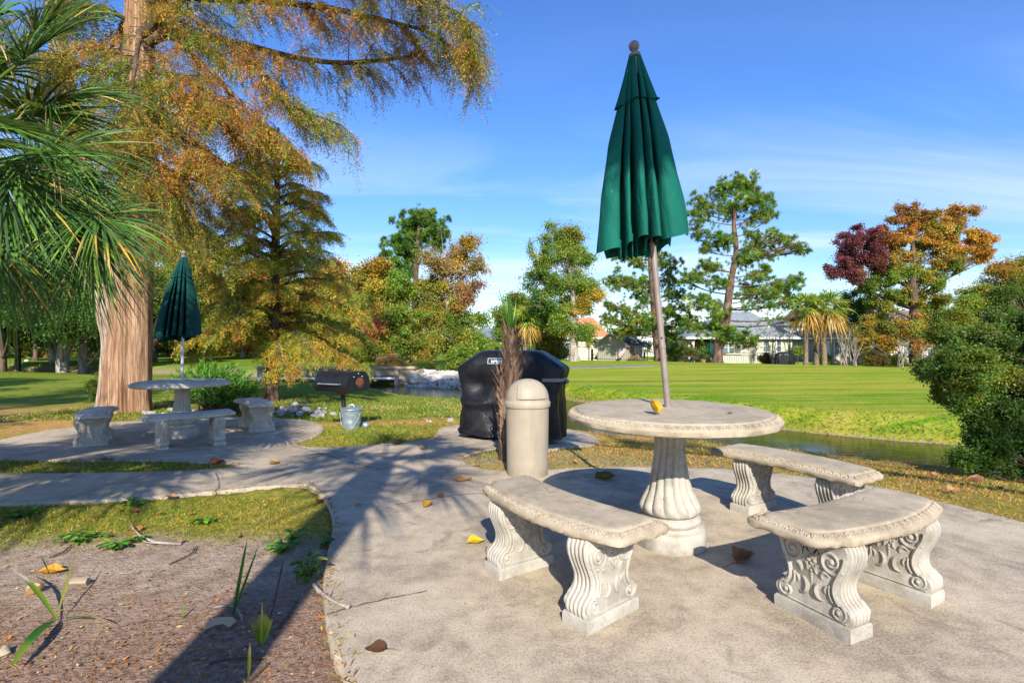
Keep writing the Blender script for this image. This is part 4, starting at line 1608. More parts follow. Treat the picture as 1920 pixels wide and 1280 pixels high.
def sabal(label, base, height, lean, n_fr, rad, pet, seed, hand=(), name='sabal_palm', tr=.17, boots=True, span=R(115), low=-.75, cen=None, wid=.034, group=None, nseg=40, tipdead=.12, droop=.35):
    rng = np.random.default_rng(seed)
    base = np.array(base, float)
    t = thing(name, label, 'palm tree', base, 0, group)
    top = base + np.array((lean[0], lean[1], height)) if cen is None else np.array(cen)
    w = G()
    P = bez(base - (0, 0, .05), top, (-lean[0] * .15, 0, 0), 14)
    w.tube(P, np.concatenate(([tr * 1.25, tr * 1.1], np.full(11, tr), [tr * .7])), 14, rough=.12)
    if boots:
        for i in range(90):
            u_ = rng.uniform(.3, 1) * 13
            k = min(int(u_), 12)
            c = P[k] + (P[k + 1] - P[k]) * (u_ - k)
            a = rng.uniform(0, 2 * np.pi)
            o = np.array((math.cos(a), math.sin(a), 0))
            w.tube([c + o * tr * .9, c + o * (tr + .07) + (0, 0, .12), c + o * (tr + .12) + (0, 0, .26)], [.035, .028, .012], 5)
    w.obj('trunk', M['palmbark'], t, base, ang=180)
    rows = list(hand)
    for i in range(n_fr):
        a = i * 2.399 + rng.normal(0, .15)
        e = np.interp((i + .5) / n_fr, (0, 1), (low, 1.15)) + rng.normal(0, .1)
        u = np.array((math.cos(a) * math.cos(e), math.sin(a) * math.cos(e), math.sin(e)))
        hub = top + u * pet * rng.uniform(.8, 1.15)
        d2 = nrm(u + np.array((0, 0, -.35)))
        nr = nrm(np.cross(np.cross(d2, (0, 0, 1.)), d2) + rng.normal(0, .25, 3))
        rows.append((hub, d2, nr, rad * rng.uniform(.85, 1.1), droop, span))
    for hub, u, nr, rd, dr, sp in rows:
        g = G()
        petiole(g, top, hub)
        frond(g, hub, u, nr, rd, nseg, sp, dr, rng, wid, pal=('dark', 'dark', 'green'), tipdead=tipdead)
        g.obj('frond', M['palm'], t, base, smooth=False, col=True)
    return t


# near palm at the left edge: its trunk stands just outside the frame
pb = np.array((-4.95, 4.15, float(hz(-4.95, 4.15))))
cen = np.array((-4.7, 4.1, 2.62))
H_ = []
for (px, py, d, u, n, rp, dr, sp) in [
        (80, 282, 3.85, (1, .05, .02), (.1, -.75, .65), 190, .30, R(105)),
        (170, 402, 3.75, (.75, -.1, -.35), (.25, -.7, .65), 150, .38, R(125)),
        (35, 120, 3.9, (.62, .1, .62), (-.5, -.65, .5), 210, .30, R(95)),
        (75, 205, 4.2, (.85, .3, .4), (-.3, -.6, .7), 200, .35, R(95)),
        (0, 300, 3.6, (.35, -.3, -.85), (.45, -.8, .2), 235, .30, R(100)),
        (105, 395, 4.1, (.35, .2, -.75), (.35, -.75, .4), 175, .40, R(110)),
        (-25, 60, 3.9, (.35, -.1, .9), (-.2, -.9, .3), 220, .30, R(90)),
        (20, 400, 3.9, (-.1, .1, -1), (.1, -.9, .1), 230, .15, R(80)),
        (-40, 240, 3.4, (.7, -.6, -.1), (.3, -.3, .9), 230, .45, R(110)),
        (100, 330, 4.4, (.8, .5, -.1), (0, -.6, .8), 160, .4, R(100)),
        (-30, 420, 3.5, (.2, -.3, -.9), (.3, -.9, .2), 210, .2, R(90)),
        (60, 60, 4.3, (.5, .4, .6), (-.4, -.5, .7), 180, .4, R(95)),
        (170, 425, 3.7, (-.05, 0, -1), (.2, -.9, .2), 150, .25, R(95)),
        (60, 380, 3.7, (.3, 0, -1), (.1, -.9, .2), 170, .2, R(90))]:
    H_.append((at(px, py, d), u, n, rp / FPX * d, dr, sp))
sabal('large fan palm reaching in from the left edge in front of the cypress', pb, 2.5, (0, 0), 24, .8, .7, 41, H_, cen=cen, nseg=92, wid=.018, droop=.4, tipdead=.08)

# palms behind the photographer, whose shadows lie on the path and the bed
def behind(label, base, h, lean, n, rad, pet, seed, tr=.17, low=-.5):
    b_ = np.array((*base, float(hz(*base))))
    return sabal(label, b_, h, lean, n, rad, pet, seed, (), low=low, tr=tr, boots=False, nseg=26, wid=.045, group='palms behind the photographer')


BEHIND = [behind('palm whose trunk and fan shadow runs up the walk', (-.90, -2.3), 4.8, (.20, 0), 17, .68, .62, 51, .185),
          behind('palm whose crown shades the path at the left', (-3.25, -.85), 3.5, (.0, 0), 30, .75, .55, 52, .24, -.1),
          behind('low palm whose shadow lies over the left end of the path', (-5.4, -.9), 3.6, (.0, 0), 30, .8, .65, 53, .24, -.1),
          behind('palm that shades the shaded patio from behind the photographer', (-4.6, -1.8), 5.2, (.0, 0), 15, .8, .9, 55, .2)]

# small background palms (sabals across the lawn)
PB = PAL


def far_palm(label, px, d, pts, head, rp, seed, skirt=True, name='cabbage_palm', group=None):
    rng = np.random.default_rng(seed)
    b, T = ground_trunk(px, d, pts)
    t = thing(name, label, 'palm tree', b, 0, group)
    w = G()
    C = catmull(np.array(T), 4, False)
    w.tube(C[:, :3], C[:, 3], 10, rough=.12)
    w.obj('trunk', M['palmbark'], t, b, ang=180)
    top = at(head[0], head[1], d)
    rad = rp / FPX * d
    g, g2 = G(), G()
    for i in range(26):
        a, e = i * 2.399, np.interp(i, (0, 25), (-.45, 1.3)) + rng.normal(0, .12)
        u = np.array((math.cos(a) * math.cos(e), math.sin(a) * math.cos(e), math.sin(e)))
        nr = np.cross(np.cross(u, (0, 0, 1.)), u) + rng.normal(0, .3, 3)
        frond(g, top + u * rad * .35, u, nr, rad * .58, 18, R(95), .5, rng, rad * .045, ('yg', 'oleander', 'yg'), .15)
    g.obj('fronds', M['palm'], t, b, smooth=False, col=True)
    if skirt:
        for i in range(16):
            a, e = i * 2.399, -.62 + rng.normal(0, .2)
            u = np.array((math.cos(a) * math.cos(e), math.sin(a) * math.cos(e), math.sin(e)))
            frond(g2, top + u * rad * .25, u, np.cross(np.cross(u, (0, 0, 1.)), u), rad * .6, 16, R(80), .9, rng, rad * .06, ('gold', 'gold', 'dead'), .2)
        g2.obj('dead_fronds', M['palm'], t, b, smooth=False, col=True)
    return t


far_palm('left of the two gold skirted palms on the far lawn', 1511, 36, [(1511, 660, 4.2), (1511, 610, 4.0), (1511, 590, 4)], (1510, 578), 44, 61, group='palms on the far lawn')
far_palm('right of the two gold skirted palms on the far lawn, its trunk leaning', 1546, 36, [(1545, 660, 5), (1541, 610, 4.6), (1540, 595, 4.5)], (1549, 578), 50, 62, group='palms on the far lawn')
far_palm('shaggy palm between and behind the two gold skirted palms', 1530, 39, [(1530, 650, 4.5), (1528, 610, 5), (1528, 590, 5)], (1528, 580), 38, 63, False, group='palms on the far lawn')
far_palm('small yellowish palm behind the black covered grill', 984, 34, [(984, 660, 5), (984, 625, 4.5)], (986, 600), 40, 64, True)
far_palm('tiny silvery palm in front of the cream house wall', 1110, 43, [(1110, 660, 2), (1110, 654, 2)], (1110, 646), 17, 65, False)
far_palm('small bright green palm between the shed and the far pine', 1208, 46, [(1208, 664, 2), (1208, 660, 2)], (1208, 654), 22, 66, False)

# ================================================================= dead palm stump by the bin
pb = np.array((-.035, 5.35, 0))
pb[2] = float(hz(pb[0], pb[1]))
t = thing('palm_stump', 'shaggy dying palm with a few upright green spears between bin and covered grill', 'palm tree', pb)
rng = np.random.default_rng(71)
w = G()
Pm = np.array([(-.02, 0, -.03), (-.03, 0, .2), (-.03, 0, .45), (.0, 0, .8), (.03, 0, 1.1), (.025, 0, 1.30)])
w.tube(Pm, [.085, .075, .075, .10, .085, .05], 16, rough=.2)
for i in range(170):
    u_ = rng.random() ** .75
    z = .12 + 1.15 * u_
    r_ = np.interp(z, (.1, .45, .85, 1.25), (.065, .075, .10, .05))
    a = rng.uniform(0, 2 * np.pi)
    o = np.array((math.cos(a), math.sin(a), 0))
    c = np.array((np.interp(z, Pm[:, 2], Pm[:, 0]), 0, z))
    L = rng.uniform(.10, .22) * (1 if z > .5 else .5)
    fl = rng.uniform(.15, .55) if z < 1.0 else rng.uniform(.05, .3)
    tg_ = np.array((-o[1], o[0], 0))
    k = rng.uniform(.013, .026)
    q = [c + o * r_ * .8, c + o * (r_ + fl * L * .45) + (0, 0, L * .5), c + o * (r_ + fl * L) + (0, 0, L) + tg_ * rng.normal(0, .02)]
    loops = []
    for p_, ww in zip(q, (1.1, 1.0, .35)):
        loops.append([p_ - tg_ * k * ww, p_ + o * k * .45 * ww, p_ + tg_ * k * ww, p_ - o * k * .25 * ww])
    w.loft(loops, capb=True, capt=True)
w.obj('trunk', M['boots'], t, ang=30)
for i in range(9):
    g = G()
    a = i * 2.4
    tl = rng.uniform(.03, .11) if i else .0
    L = rng.uniform(.32, .62) if i > 1 else .66
    for k in range(4):
        u = nrm(np.array((math.cos(a) * tl * 2 + .03 * k - .06, math.sin(a) * tl * 2, 1.)))
        T_ = np.linspace(0, 1, 6)
        P = np.array((.025, 0, 1.22)) + u * L * T_[:, None] * (1 - .1 * k)
        P[:, 0] += .10 * math.cos(a) * tl * 4 * T_ ** 2 * L
        wd = .010 * np.array((.8, 1, 1, .8, .5, .05))
        sdv = np.array((math.cos(a + 1.2 + k), math.sin(a + 1.2 + k), 0))
        V = np.stack((P - sdv * wd[:, None], P + sdv * wd[:, None]), 1).reshape(-1, 3)
        kk = np.arange(5)
        g.add(V, np.stack((2 * kk, 2 * kk + 1, 2 * kk + 3, 2 * kk + 2), -1), colors(('green', 'dark', 'green'), 1, rng)[0])
    g.obj('spear', M['palm'], t, smooth=False, col=True)
# ================================================================= trees across the water
# tall pine left of the gap
D = 36
b, T = ground_trunk(775, D, [(775, 640, 6), (778, 560, 5.5), (782, 480, 4.5), (786, 420, 3), (788, 395, 1.5)])
PG = ('pine', 'pine', 'green')
tree('pine_tree', 'tall round topped pine rising behind the autumn thicket left of the sky gap', 'tree', b, T,
     [B(786, 405, 26, D, PG, 0, None, .7), B(757, 425, 24, D, PG, .6), B(818, 425, 24, D, PG, -.5), B(740, 455, 24, D, PG, 0), B(785, 440, 32, D, PG, .8), B(826, 452, 18, D, PG, 0),
      B(733, 490, 24, D, PG, -.4), B(770, 485, 32, D, PG, .5), B(742, 525, 28, D, PG, 0), B(725, 550, 22, D, PG, .5)],
     (.30, .034), 190, .36, 24, bark='pinebark', rise=.3, thick=.7, seed=101, kind='needle', mat='needle', shell=.4)
# autumn thicket
D = 29
b, T = ground_trunk(850, D, [(848, 650, 7), (842, 590, 6), (835, 530, 4), (832, 480, 2)])
AU = ('olive', 'gold', 'yg', 'green')
tree('autumn_tree', 'tall gold brown autumn tree with bare upper twigs left of the sky gap', 'tree', b, T,
     [B(820, 490, 32, D, ('gold', 'olive', 'dead'), 0, dens=.45), B(850, 520, 36, D, ('gold', 'olive', 'dead'), .5, dens=.55), B(800, 545, 34, D, AU), B(868, 545, 30, D, ('gold', 'dead', 'burg'), -.4, dens=.7), B(835, 575, 38, D, ('gold', 'olive', 'yg'), .3),
      B(795, 600, 34, D, ('gold', 'yg', 'green'), -.4), B(875, 600, 28, D, ('yg', 'green'), .2), B(850, 635, 38, D, ('green', 'yg', 'olive'), -.2), B(888, 640, 20, D, ('green', 'yg')), B(862, 478, 16, D, ('gold', 'brown'), .6, dens=.5), B(892, 500, 18, D, ('olive', 'dead'), 0, dens=.3), B(880, 455, 14, D, ('olive', 'gold'), .3, dens=.3)],
     (.20, .13), 100, .33, 30, bark='palebark', seed=102, bare=44)
D = 27
b, T = ground_trunk(735, D, [(735, 660, 5), (738, 610, 4.5), (735, 560, 3), (730, 520, 1.5)])
tree('autumn_tree', 'bushy orange and green tree right of the young cypress above the footbridge', 'tree', b, T,
     [B(712, 510, 22, D, ('gold', 'olive'), .3), B(745, 545, 26, D, ('green', 'yg'), 0), B(710, 560, 30, D, ('gold', 'yg', 'olive'), .2), B(755, 590, 32, D, ('green', 'yg'), -.3), B(715, 610, 32, D, ('orange', 'gold', 'yg'), 0), B(748, 640, 32, D, ('green', 'yg', 'dark'), .2), B(704, 618, 8, D, ('pink',), -.8, dens=.25), B(720, 655, 26, D, ('orange', 'olive', 'yg'), -.2), B(785, 645, 28, D, ('green', 'yg', 'gold'), 0)],
     (.19, .13), 110, .30, 28, bark='bark', seed=103)
# low bushes on the far bank
D = 22.5
for (px, py, rp, pal, lab, sd, flat) in ((795, 690, 30, ('green', 'dark', 'olive'), 'grey green rounded shrub above the white rocks', 1, .7), (735, 678, 22, ('brown', 'olive', 'dead'), 'brownish dry shrub behind the bridge railing', 2, .7)):
    c = at(px, py, D)
    b = np.array((c[0], D, float(hz(c[0], D))))
    tree('shrub', lab, 'shrub', b, [(b[0], b[1], b[2] - .05, .04), (b[0], b[1], b[2] + .2, .03), (b[0], b[1], c[2], .02)],
         [B(px, py, rp * .7, D, pal, 0, None, flat), B(px - rp * .5, py + 4, rp * .55, D, pal, .1, None, flat), B(px + rp * .5, py + 4, rp * .55, D, pal, -.1, None, flat)], (.12, .06), 90, .16, 22, seed=110 + sd)
for (px, py, rp, D, pal, lab, sd) in ((870, 668, 26, 27, ('yg', 'green'), 'yellow green bush at the foot of the autumn tree', 3), (925, 655, 26, 38, ('yg', 'olive', 'green'), 'light hedge behind the left end of the covered grill', 4), (680, 650, 26, 26, ('green', 'yg', 'gold'), 'green and gold bush behind the young cypress', 5)):
    c = at(px, py, D)
    b = np.array((c[0], D, float(hz(c[0], D))))
    tree('shrub', lab, 'shrub', b, [(b[0], b[1], b[2] - .05, .05), (b[0], b[1], b[2] + .4, .04), (b[0], b[1], c[2], .02)],
         [B(px, py, rp * .8, D, pal), B(px - rp * .6, py + 6, rp * .6, D, pal), B(px + rp * .6, py + 6, rp * .6, D, pal), B(px, py + 14, rp * .8, D, pal)], (.17, .11), 100, .26, 22, seed=110 + sd)

# leaning airy green tree in the middle
D = 33
b, T = ground_trunk(1077, D, [(1077, 670, 9), (1075, 630, 7.5), (1074, 570, 6), (1070, 520, 4), (1060, 470, 2.5), (1055, 440, 1)])
GY = ('green', 'yg', 'yg')
tree('birch_tree', 'tall airy yellow green tree with a pale leaning trunk in the middle distance', 'tree', b, T,
     [B(1045, 450, 26, D, GY, 0), B(1075, 445, 20, D, ('yg', 'olive'), .3), B(1015, 480, 26, D, ('green', 'yg'), -.4), B(1055, 485, 30, D, GY, .4), B(1090, 480, 18, D, GY, 0), B(1010, 520, 24, D, ('green', 'dark'), .2), B(1045, 530, 30, D, ('green', 'yg'), -.4), B(1090, 535, 26, D, GY, .2),
      B(1020, 565, 28, D, ('green', 'dark'), 0), B(1100, 570, 22, D, ('yg', 'gold'), 0), B(1065, 580, 26, D, ('green', 'yg'), .4), B(1113, 545, 12, D, ('yg',), .2, dens=.6), B(1050, 610, 20, D, ('green', 'yg'), -.2), B(1090, 620, 18, D, ('green', 'yg'), .1)],
     (.21, .13), 85, .32, 26, bark='palebark', seed=104, droop=.35)
D = 39
b, T = ground_trunk(1010, D, [(1010, 660, 5), (1008, 620, 4.5), (1005, 580, 3)])
tree('yellow_tree', 'broad yellow green tree behind the dying palm spears', 'tree', b, T,
     [B(985, 580, 26, D, GY), B(1020, 590, 28, D, ('yg', 'green')), B(955, 590, 22, D, ('yg', 'olive', 'green')), B(1035, 625, 26, D, ('yg', 'gold')), B(1000, 625, 30, D, ('yg', 'green')), B(950, 625, 22, D, ('green', 'yg', 'olive')), B(1045, 655, 18, D, ('yg', 'olive')), B(970, 560, 14, D, ('olive', 'green'), dens=.6)],
     (.24, .15), 95, .38, 26, seed=105)

# pines on the far lawn
def pine(label, px, D, pts, blobs, seed, per=170, clumps=15):
    b, T = ground_trunk(px, D, pts)
    rg = np.random.default_rng(seed)
    bl = []
    for x, y, r, dd in blobs:
        bl.append(B(x, y, r * 1.0, D, ('pine', 'pine', 'green', 'yg'), dd, None, .8, .9))
        for _ in range(1):
            a = rg.uniform(0, 6.28)
            bl.append(B(x + r * .85 * math.cos(a), y + r * .6 * math.sin(a), r * rg.uniform(.3, .6), D, ('pine', 'green', 'yg'), dd + rg.normal(0, .5), None, .7, .4))
    return tree('pine_tree', label, 'tree', b, T, bl, (.26, .028), 135, .20, clumps, rise=.25, thick=.45, subs=20, bark='pinebark', seed=seed, kind='needle', mat='needle', shell=.45, group='pines on the far lawn')


pine('dark trunked pine directly behind the near parasol pole', 1236, 37, [(1234, 650, 9), (1229, 600, 7.5), (1224, 550, 6), (1220, 500, 5), (1217, 450, 3)],
     [(1165, 480, 16, 0), (1195, 492, 16, .5), (1255, 490, 22, 0), (1165, 525, 22, -.5), (1195, 530, 20, .3), (1150, 530, 14, .2), (1205, 560, 20, .4), (1262, 520, 22, .5), (1275, 550, 20, -.3), (1150, 580, 20, .2), (1180, 590, 20, -.2), (1140, 600, 14, 0), (1260, 580, 24, .4), (1285, 600, 20, 0), (1205, 610, 22, -.5), (1250, 625, 20, .3), (1170, 620, 18, .2), (1270, 650, 18, 0), (1225, 470, 16, .4)], 121)
pine('tallest pine on the far lawn, layered branches right of the near parasol', 1345, 32, [(1347, 650, 9.5), (1358, 610, 8), (1366, 560, 7), (1372, 520, 6), (1380, 470, 5), (1376, 430, 4.3), (1378, 390, 3.5), (1382, 350, 2)],
     [(1375, 345, 24, 0), (1405, 345, 22, .3), (1350, 360, 20, -.3), (1430, 375, 18, .2), (1400, 380, 22, -.4), (1445, 395, 16, 0), (1425, 408, 16, .3), (1365, 395, 18, .5), (1310, 375, 16, .2), (1300, 405, 18, -.2), (1325, 395, 14, 0), (1310, 435, 14, 0), (1330, 460, 18, .3),
      (1355, 450, 16, -.3), (1420, 450, 22, .2), (1455, 440, 16, 0), (1480, 455, 16, .2), (1500, 468, 14, -.2), (1440, 475, 18, .4), (1405, 485, 20, -.3), (1325, 500, 20, .2), (1300, 520, 20, 0), (1345, 530, 16, .3), (1425, 515, 22, 0), (1460, 535, 22, .3), (1495, 530, 18, 0), (1440, 560, 22, -.3), (1480, 565, 16, .2), (1410, 545, 18, .3), (1310, 565, 22, 0),
      (1340, 585, 22, -.4), (1300, 610, 20, .3), (1365, 625, 22, -.5), (1340, 610, 18, .3), (1395, 635, 18, -.5), (1410, 640, 12, 0), (1500, 590, 12, 0)], 122, 160, 14)

# sweetgum: green, gold and orange with a burgundy flank
D = 43
b, T = ground_trunk(1716, D, [(1716, 660, 10), (1716, 625, 9), (1714, 580, 8), (1712, 530, 6), (1712, 470, 4), (1710, 430, 2)])
OG = ('orange', 'gold', 'green')
tree('sweetgum_tree', 'wide autumn tree on the far lawn with one burgundy flank and an orange top', 'tree', b, T,
     [B(1700, 410, 24, D, ('orange', 'brown', 'olive'), 0), B(1735, 420, 22, D, ('orange', 'olive'), .3), B(1800, 410, 20, D, ('orange', 'gold', 'brown'), 0), B(1835, 450, 20, D, ('orange', 'gold'), .2), B(1770, 430, 24, D, OG, -.3),
      B(1590, 470, 28, D, ('burg',), .2), B(1620, 450, 28, D, ('burg',), -.2), B(1580, 505, 24, D, ('burg',), .1), B(1625, 490, 28, D, ('burg', 'burg', 'brown'), .4), B(1600, 528, 16, D, ('burg', 'brown'), 0, dens=.6), B(1650, 445, 20, D, ('burg', 'brown'), .3),
      B(1670, 455, 26, D, ('orange', 'gold', 'olive'), 0), B(1715, 460, 30, D, OG, .5), B(1760, 470, 28, D, ('gold', 'orange', 'olive'), -.3), B(1800, 470, 24, D, ('orange', 'olive'), .3), B(1838, 480, 15, D, ('orange', 'gold'), 0), B(1640, 530, 28, D, ('green', 'yg'), .2), B(1685, 510, 30, D, ('gold', 'yg', 'green'), -.3),
      B(1735, 520, 28, D, ('green', 'gold', 'yg'), .2), B(1780, 505, 20, D, ('green', 'olive'), 0, dens=.7), B(1660, 570, 32, D, ('yg', 'green', 'olive'), 0), B(1715, 565, 32, D, ('yg', 'green', 'gold'), .4), B(1760, 575, 28, D, ('green', 'olive', 'gold'), -.2), B(1640, 610, 26, D, ('green', 'gold', 'olive'), .2), B(1690, 610, 30, D, ('orange', 'gold', 'yg'), -.4), B(1735, 610, 26, D, OG, .2), B(1620, 635, 18, D, ('gold', 'green', 'olive'), 0), B(1665, 640, 20, D, ('green', 'gold'), .2), B(1770, 620, 26, D, ('dark', 'green', 'olive'), 0), B(1725, 640, 14, D, ('orange', 'gold'), 0, dens=.6)],
     (.25, .20), 95, .27, 34, bark='bark', seed=106)
D = 47
b, T = ground_trunk(1600, D, [(1600, 640, 3), (1600, 600, 2.5)])
tree('dark_tree', 'dark green tree behind the gold skirted palms', 'tree', b, T, [B(1600, 560, 18, D, ('dark', 'green'), dens=.7), B(1625, 575, 20, D, ('dark', 'green')), B(1605, 595, 22, D, ('dark',)), B(1585, 580, 14, D, ('dark', 'green'), dens=.7)], (.25, .16), 80, .35, 22, seed=107)

# two evergreens reaching in at the right edge
D = 27
x = (2000 - CX) / FPX * D
b = np.array((x, D, float(hz(x, D))))
DG = ('dark', 'green')
tree('oak_tree', 'broad dark green tree with an orange tipped top at the right edge', 'tree', b, [(x, D, b[2] - .1, .3), (x, D, b[2] + .8, .25), (x - .1, D, 2.6, .2), (x - .2, D, 4.5, .1), (x - .3, D, 5.6, .05)],
     [B(1878, 505, 16, D, ('gold', 'orange', 'olive'), 0, dens=.7), B(1915, 515, 24, D, ('green', 'gold', 'olive'), .2), B(1870, 545, 30, D, ('green', 'dark', 'olive'), 0), B(1825, 560, 24, D, ('green', 'olive', 'yg'), .3), B(1920, 560, 36, D, DG, .3), B(1795, 590, 26, D, ('green', 'olive', 'yg'), 0), B(1850, 600, 36, D, DG, -.2), B(1770, 625, 24, D, ('dark', 'green', 'olive'), .1),
      B(1900, 620, 38, D, ('green', 'dark'), .3), B(1815, 640, 30, D, ('dark', 'green'), 0), B(1870, 660, 36, D, ('dark', 'green', 'olive'), .3), B(1780, 662, 20, D, ('dark', 'dark', 'olive'), 0), B(1960, 600, 40, D, DG), B(1960, 540, 34, D, DG)],
     (.17, .10), 130, .27, 34, bark='bark', seed=108, twigs=4)
D = 5.7
x = 6.0
b = np.array((x, 5.2, float(hz(x, 5.2))))
tree('holly_tree', 'small leaved evergreen leaning over the pond at the right edge', 'tree', b, [(x, 5.2, b[2] - .1, .10), (x - .03, 5.25, b[2] + .5, .08), (x - .1, 5.4, .5, .06), (x - .15, 5.5, 1.0, .035), (x - .2, 5.6, 1.5, .015)],
     [B(px, py, r, D, pal, dd, None, .85, dn) for px, py, r, dd, dn, pal in (
         (1885, 612, 34, .2, 1, ('dark', 'green', 'olive')), (1930, 610, 44, 0, 1, ('dark', 'green')), (1840, 645, 32, 0, 1, ('dark', 'green', 'olive')), (1795, 668, 30, -.1, 1, ('dark', 'green', 'yg')), (1890, 660, 44, .1, 1.3, ('dark', 'green')), (1772, 705, 32, 0, 1, ('dark', 'green', 'olive')),
         (1820, 700, 42, -.1, 1.3, ('dark', 'green', 'yg')), (1875, 715, 46, 0, 1.3, ('dark', 'green', 'olive')), (1935, 700, 50, 0, 1.3, ('dark',)), (1790, 738, 28, 0, 1, ('dark', 'green', 'yg')), (1840, 748, 36, .1, 1.2, ('dark', 'green')), (1895, 770, 44, 0, 1.3, ('dark', 'green')),
         (1945, 780, 46, 0, 1.2, ('dark',)), (1850, 782, 18, 0, .6, ('dark', 'green')), (1880, 815, 34, .05, 1, ('dark', 'green')), (1930, 830, 40, 0, 1.2, ('dark', 'green')), (1845, 835, 18, 0, .6, ('dark', 'green')), (1870, 850, 26, -.05, .9, ('dark', 'green')), (1835, 862, 18, 0, .6, ('dark', 'green')), (1805, 862, 12, 0, .4, ('dark', 'green')),
         (1912, 868, 28, 0, .9, ('dark',)), (1990, 660, 60, 0, 1.2, ('dark', 'green')), (1990, 760, 60, 0, 1.2, ('dark', 'green')))],
     (.056, .033), 130, .062, 40, rise=.35, thick=.22, bark='bark', seed=109, twigs=4)

# ================================================================= left wood: trees one can tell apart
LW = [
    (117, 28, 10, 440, 'palebark', 150, 560, ('dark', 'green'), 'pale straight trunked oak on the left lawn, nearest to the palm'),
    (155, 29, 6.5, 470, 'palebark', 185, 560, ('dark', 'green', 'yg'), 'thinner pale trunked oak right beside the straight pale trunk'),
    (100, 34, 6, 470, 'palebark', 80, 570, ('dark', 'green'), 'grey tree just behind the pale straight trunk'),
    (32, 30, 4.5, 480, 'bark', 25, 560, ('dark', 'dark', 'green'), 'slim dark tree on the left lawn close to the photo edge'),
    (2, 27, 7, 460, 'bark', -20, 560, ('dark', 'green'), 'dark trunked tree cut by the left photo edge'),
    (66, 40, 4, 500, 'bark', 60, 580, ('dark', 'olive'), 'slender dark tree deep in the left wood'),
    (290, 38, 4, 520, 'bark', 300, 590, ('green', 'yg', 'dark'), 'green tree behind the cypress trunk and the dark parasol'),
    (395, 40, 4, 520, 'bark', 400, 600, ('yg', 'gold', 'olive'), 'yellowing tree between dark parasol and young cypress'),
    (455, 46, 4, 520, 'palebark', 460, 600, ('orange', 'gold', 'olive'), 'orange tinted tree behind the young cypress, left side'),
    (600, 44, 4, 520, 'palebark', 600, 600, ('orange', 'gold', 'yg'), 'orange gold tree behind the young cypress, right side'),
    (665, 36, 4, 520, 'bark', 668, 600, ('yg', 'green', 'gold'), 'yellow green tree peeping right of the young cypress'),
    (225, 44, 4, 420, 'bark', 215, 520, ('green', 'gold', 'olive'), 'tall mixed green and gold tree behind the fan palm'),
    (330, 50, 4, 300, 'bark', 340, 470, ('olive', 'gold', 'rust'), 'tall rust and olive tree far behind the big cypress'),
]
for i, (px, D, r, top, bark, cx, cy, pal, lab) in enumerate(LW):
    rng = np.random.default_rng(200 + i)
    b, T = ground_trunk(px, D, [(px + 1, 660, r), (px + (cx - px) * .4, 620, r * .85), (px + (cx - px) * .7, (cy + top) / 2 + 20, r * .5), (cx, top + 20, r * .2)])
    bl = []
    wpx = 62 if i < 6 else 50
    nb = 13 if i < 6 else 10
    for k in range(nb):
        v = (k + .5) / nb
        y = top + (628 - top) * v
        w_ = wpx * math.sin(math.pi * min(.25 + .6 * v, 1)) * rng.uniform(.4, 1)
        bl.append(B(cx + rng.choice((-1, 1)) * w_, y, rng.uniform(26, 38), D, pal, rng.normal(0, 1.2)))
    tree('woodland_tree', lab, 'tree', b, T, bl, (.26 * D / 30, .17 * D / 30), 60, .38 * D / 30, 26, bark=bark, seed=300 + i, group='trees of the left wood')

# far-off woods that read as one mass
rng = np.random.default_rng(400)
f = G()
for (x0, x1, d0, d1, htop, n, pals) in ((-150, 760, 52, 68, 8.5, 46000, [('olive', 'green'), ('yg', 'gold'), ('orange', 'gold'), ('dark', 'green'), ('brown', 'olive')]),
                                        (760, 1300, 85, 100, 5.6, 16000, [('dark', 'green'), ('olive', 'green'), ('brown', 'olive'), ('olive', 'gold')]),
                                        (1300, 2300, 85, 100, 6.2, 22000, [('dark', 'green'), ('dark', 'green'), ('olive', 'green')])):
    nb = n // 260
    for k in range(nb):
        px, d = rng.uniform(x0, x1), rng.uniform(d0, d1)
        x = (px - CX) / FPX * d
        zt = htop * (.65 + .35 * vnoise(x * .12, 3.3)) * rng.uniform(.3, 1.0)
        c = np.array((x, d, -.6 + zt))
        pal = pals[int((vnoise(x * .1, d * .1, 8.) * .5 + .5 + rng.normal(0, .12)) * len(pals)) % len(pals)]
        off = rng.standard_normal((260, 3)) * np.array((1.3, 1.0, .95)) * (.8 + d / 120)
        P = c + off
        P[:, 2] = np.maximum(P[:, 2], -.7)
        f.leaves(P, unit(260, rng), unit(260, rng) + (0, 0, .5), rng.uniform(.35, .7, 260), rng.uniform(.25, .45, 260), colors(pal, 260, rng))
w = f.obj('far_woods', M['leaf'], None, smooth=False, col=True)
tag(w, 'far off belt of mixed autumn woods behind the houses and lawns', 'woods', kind='stuff')

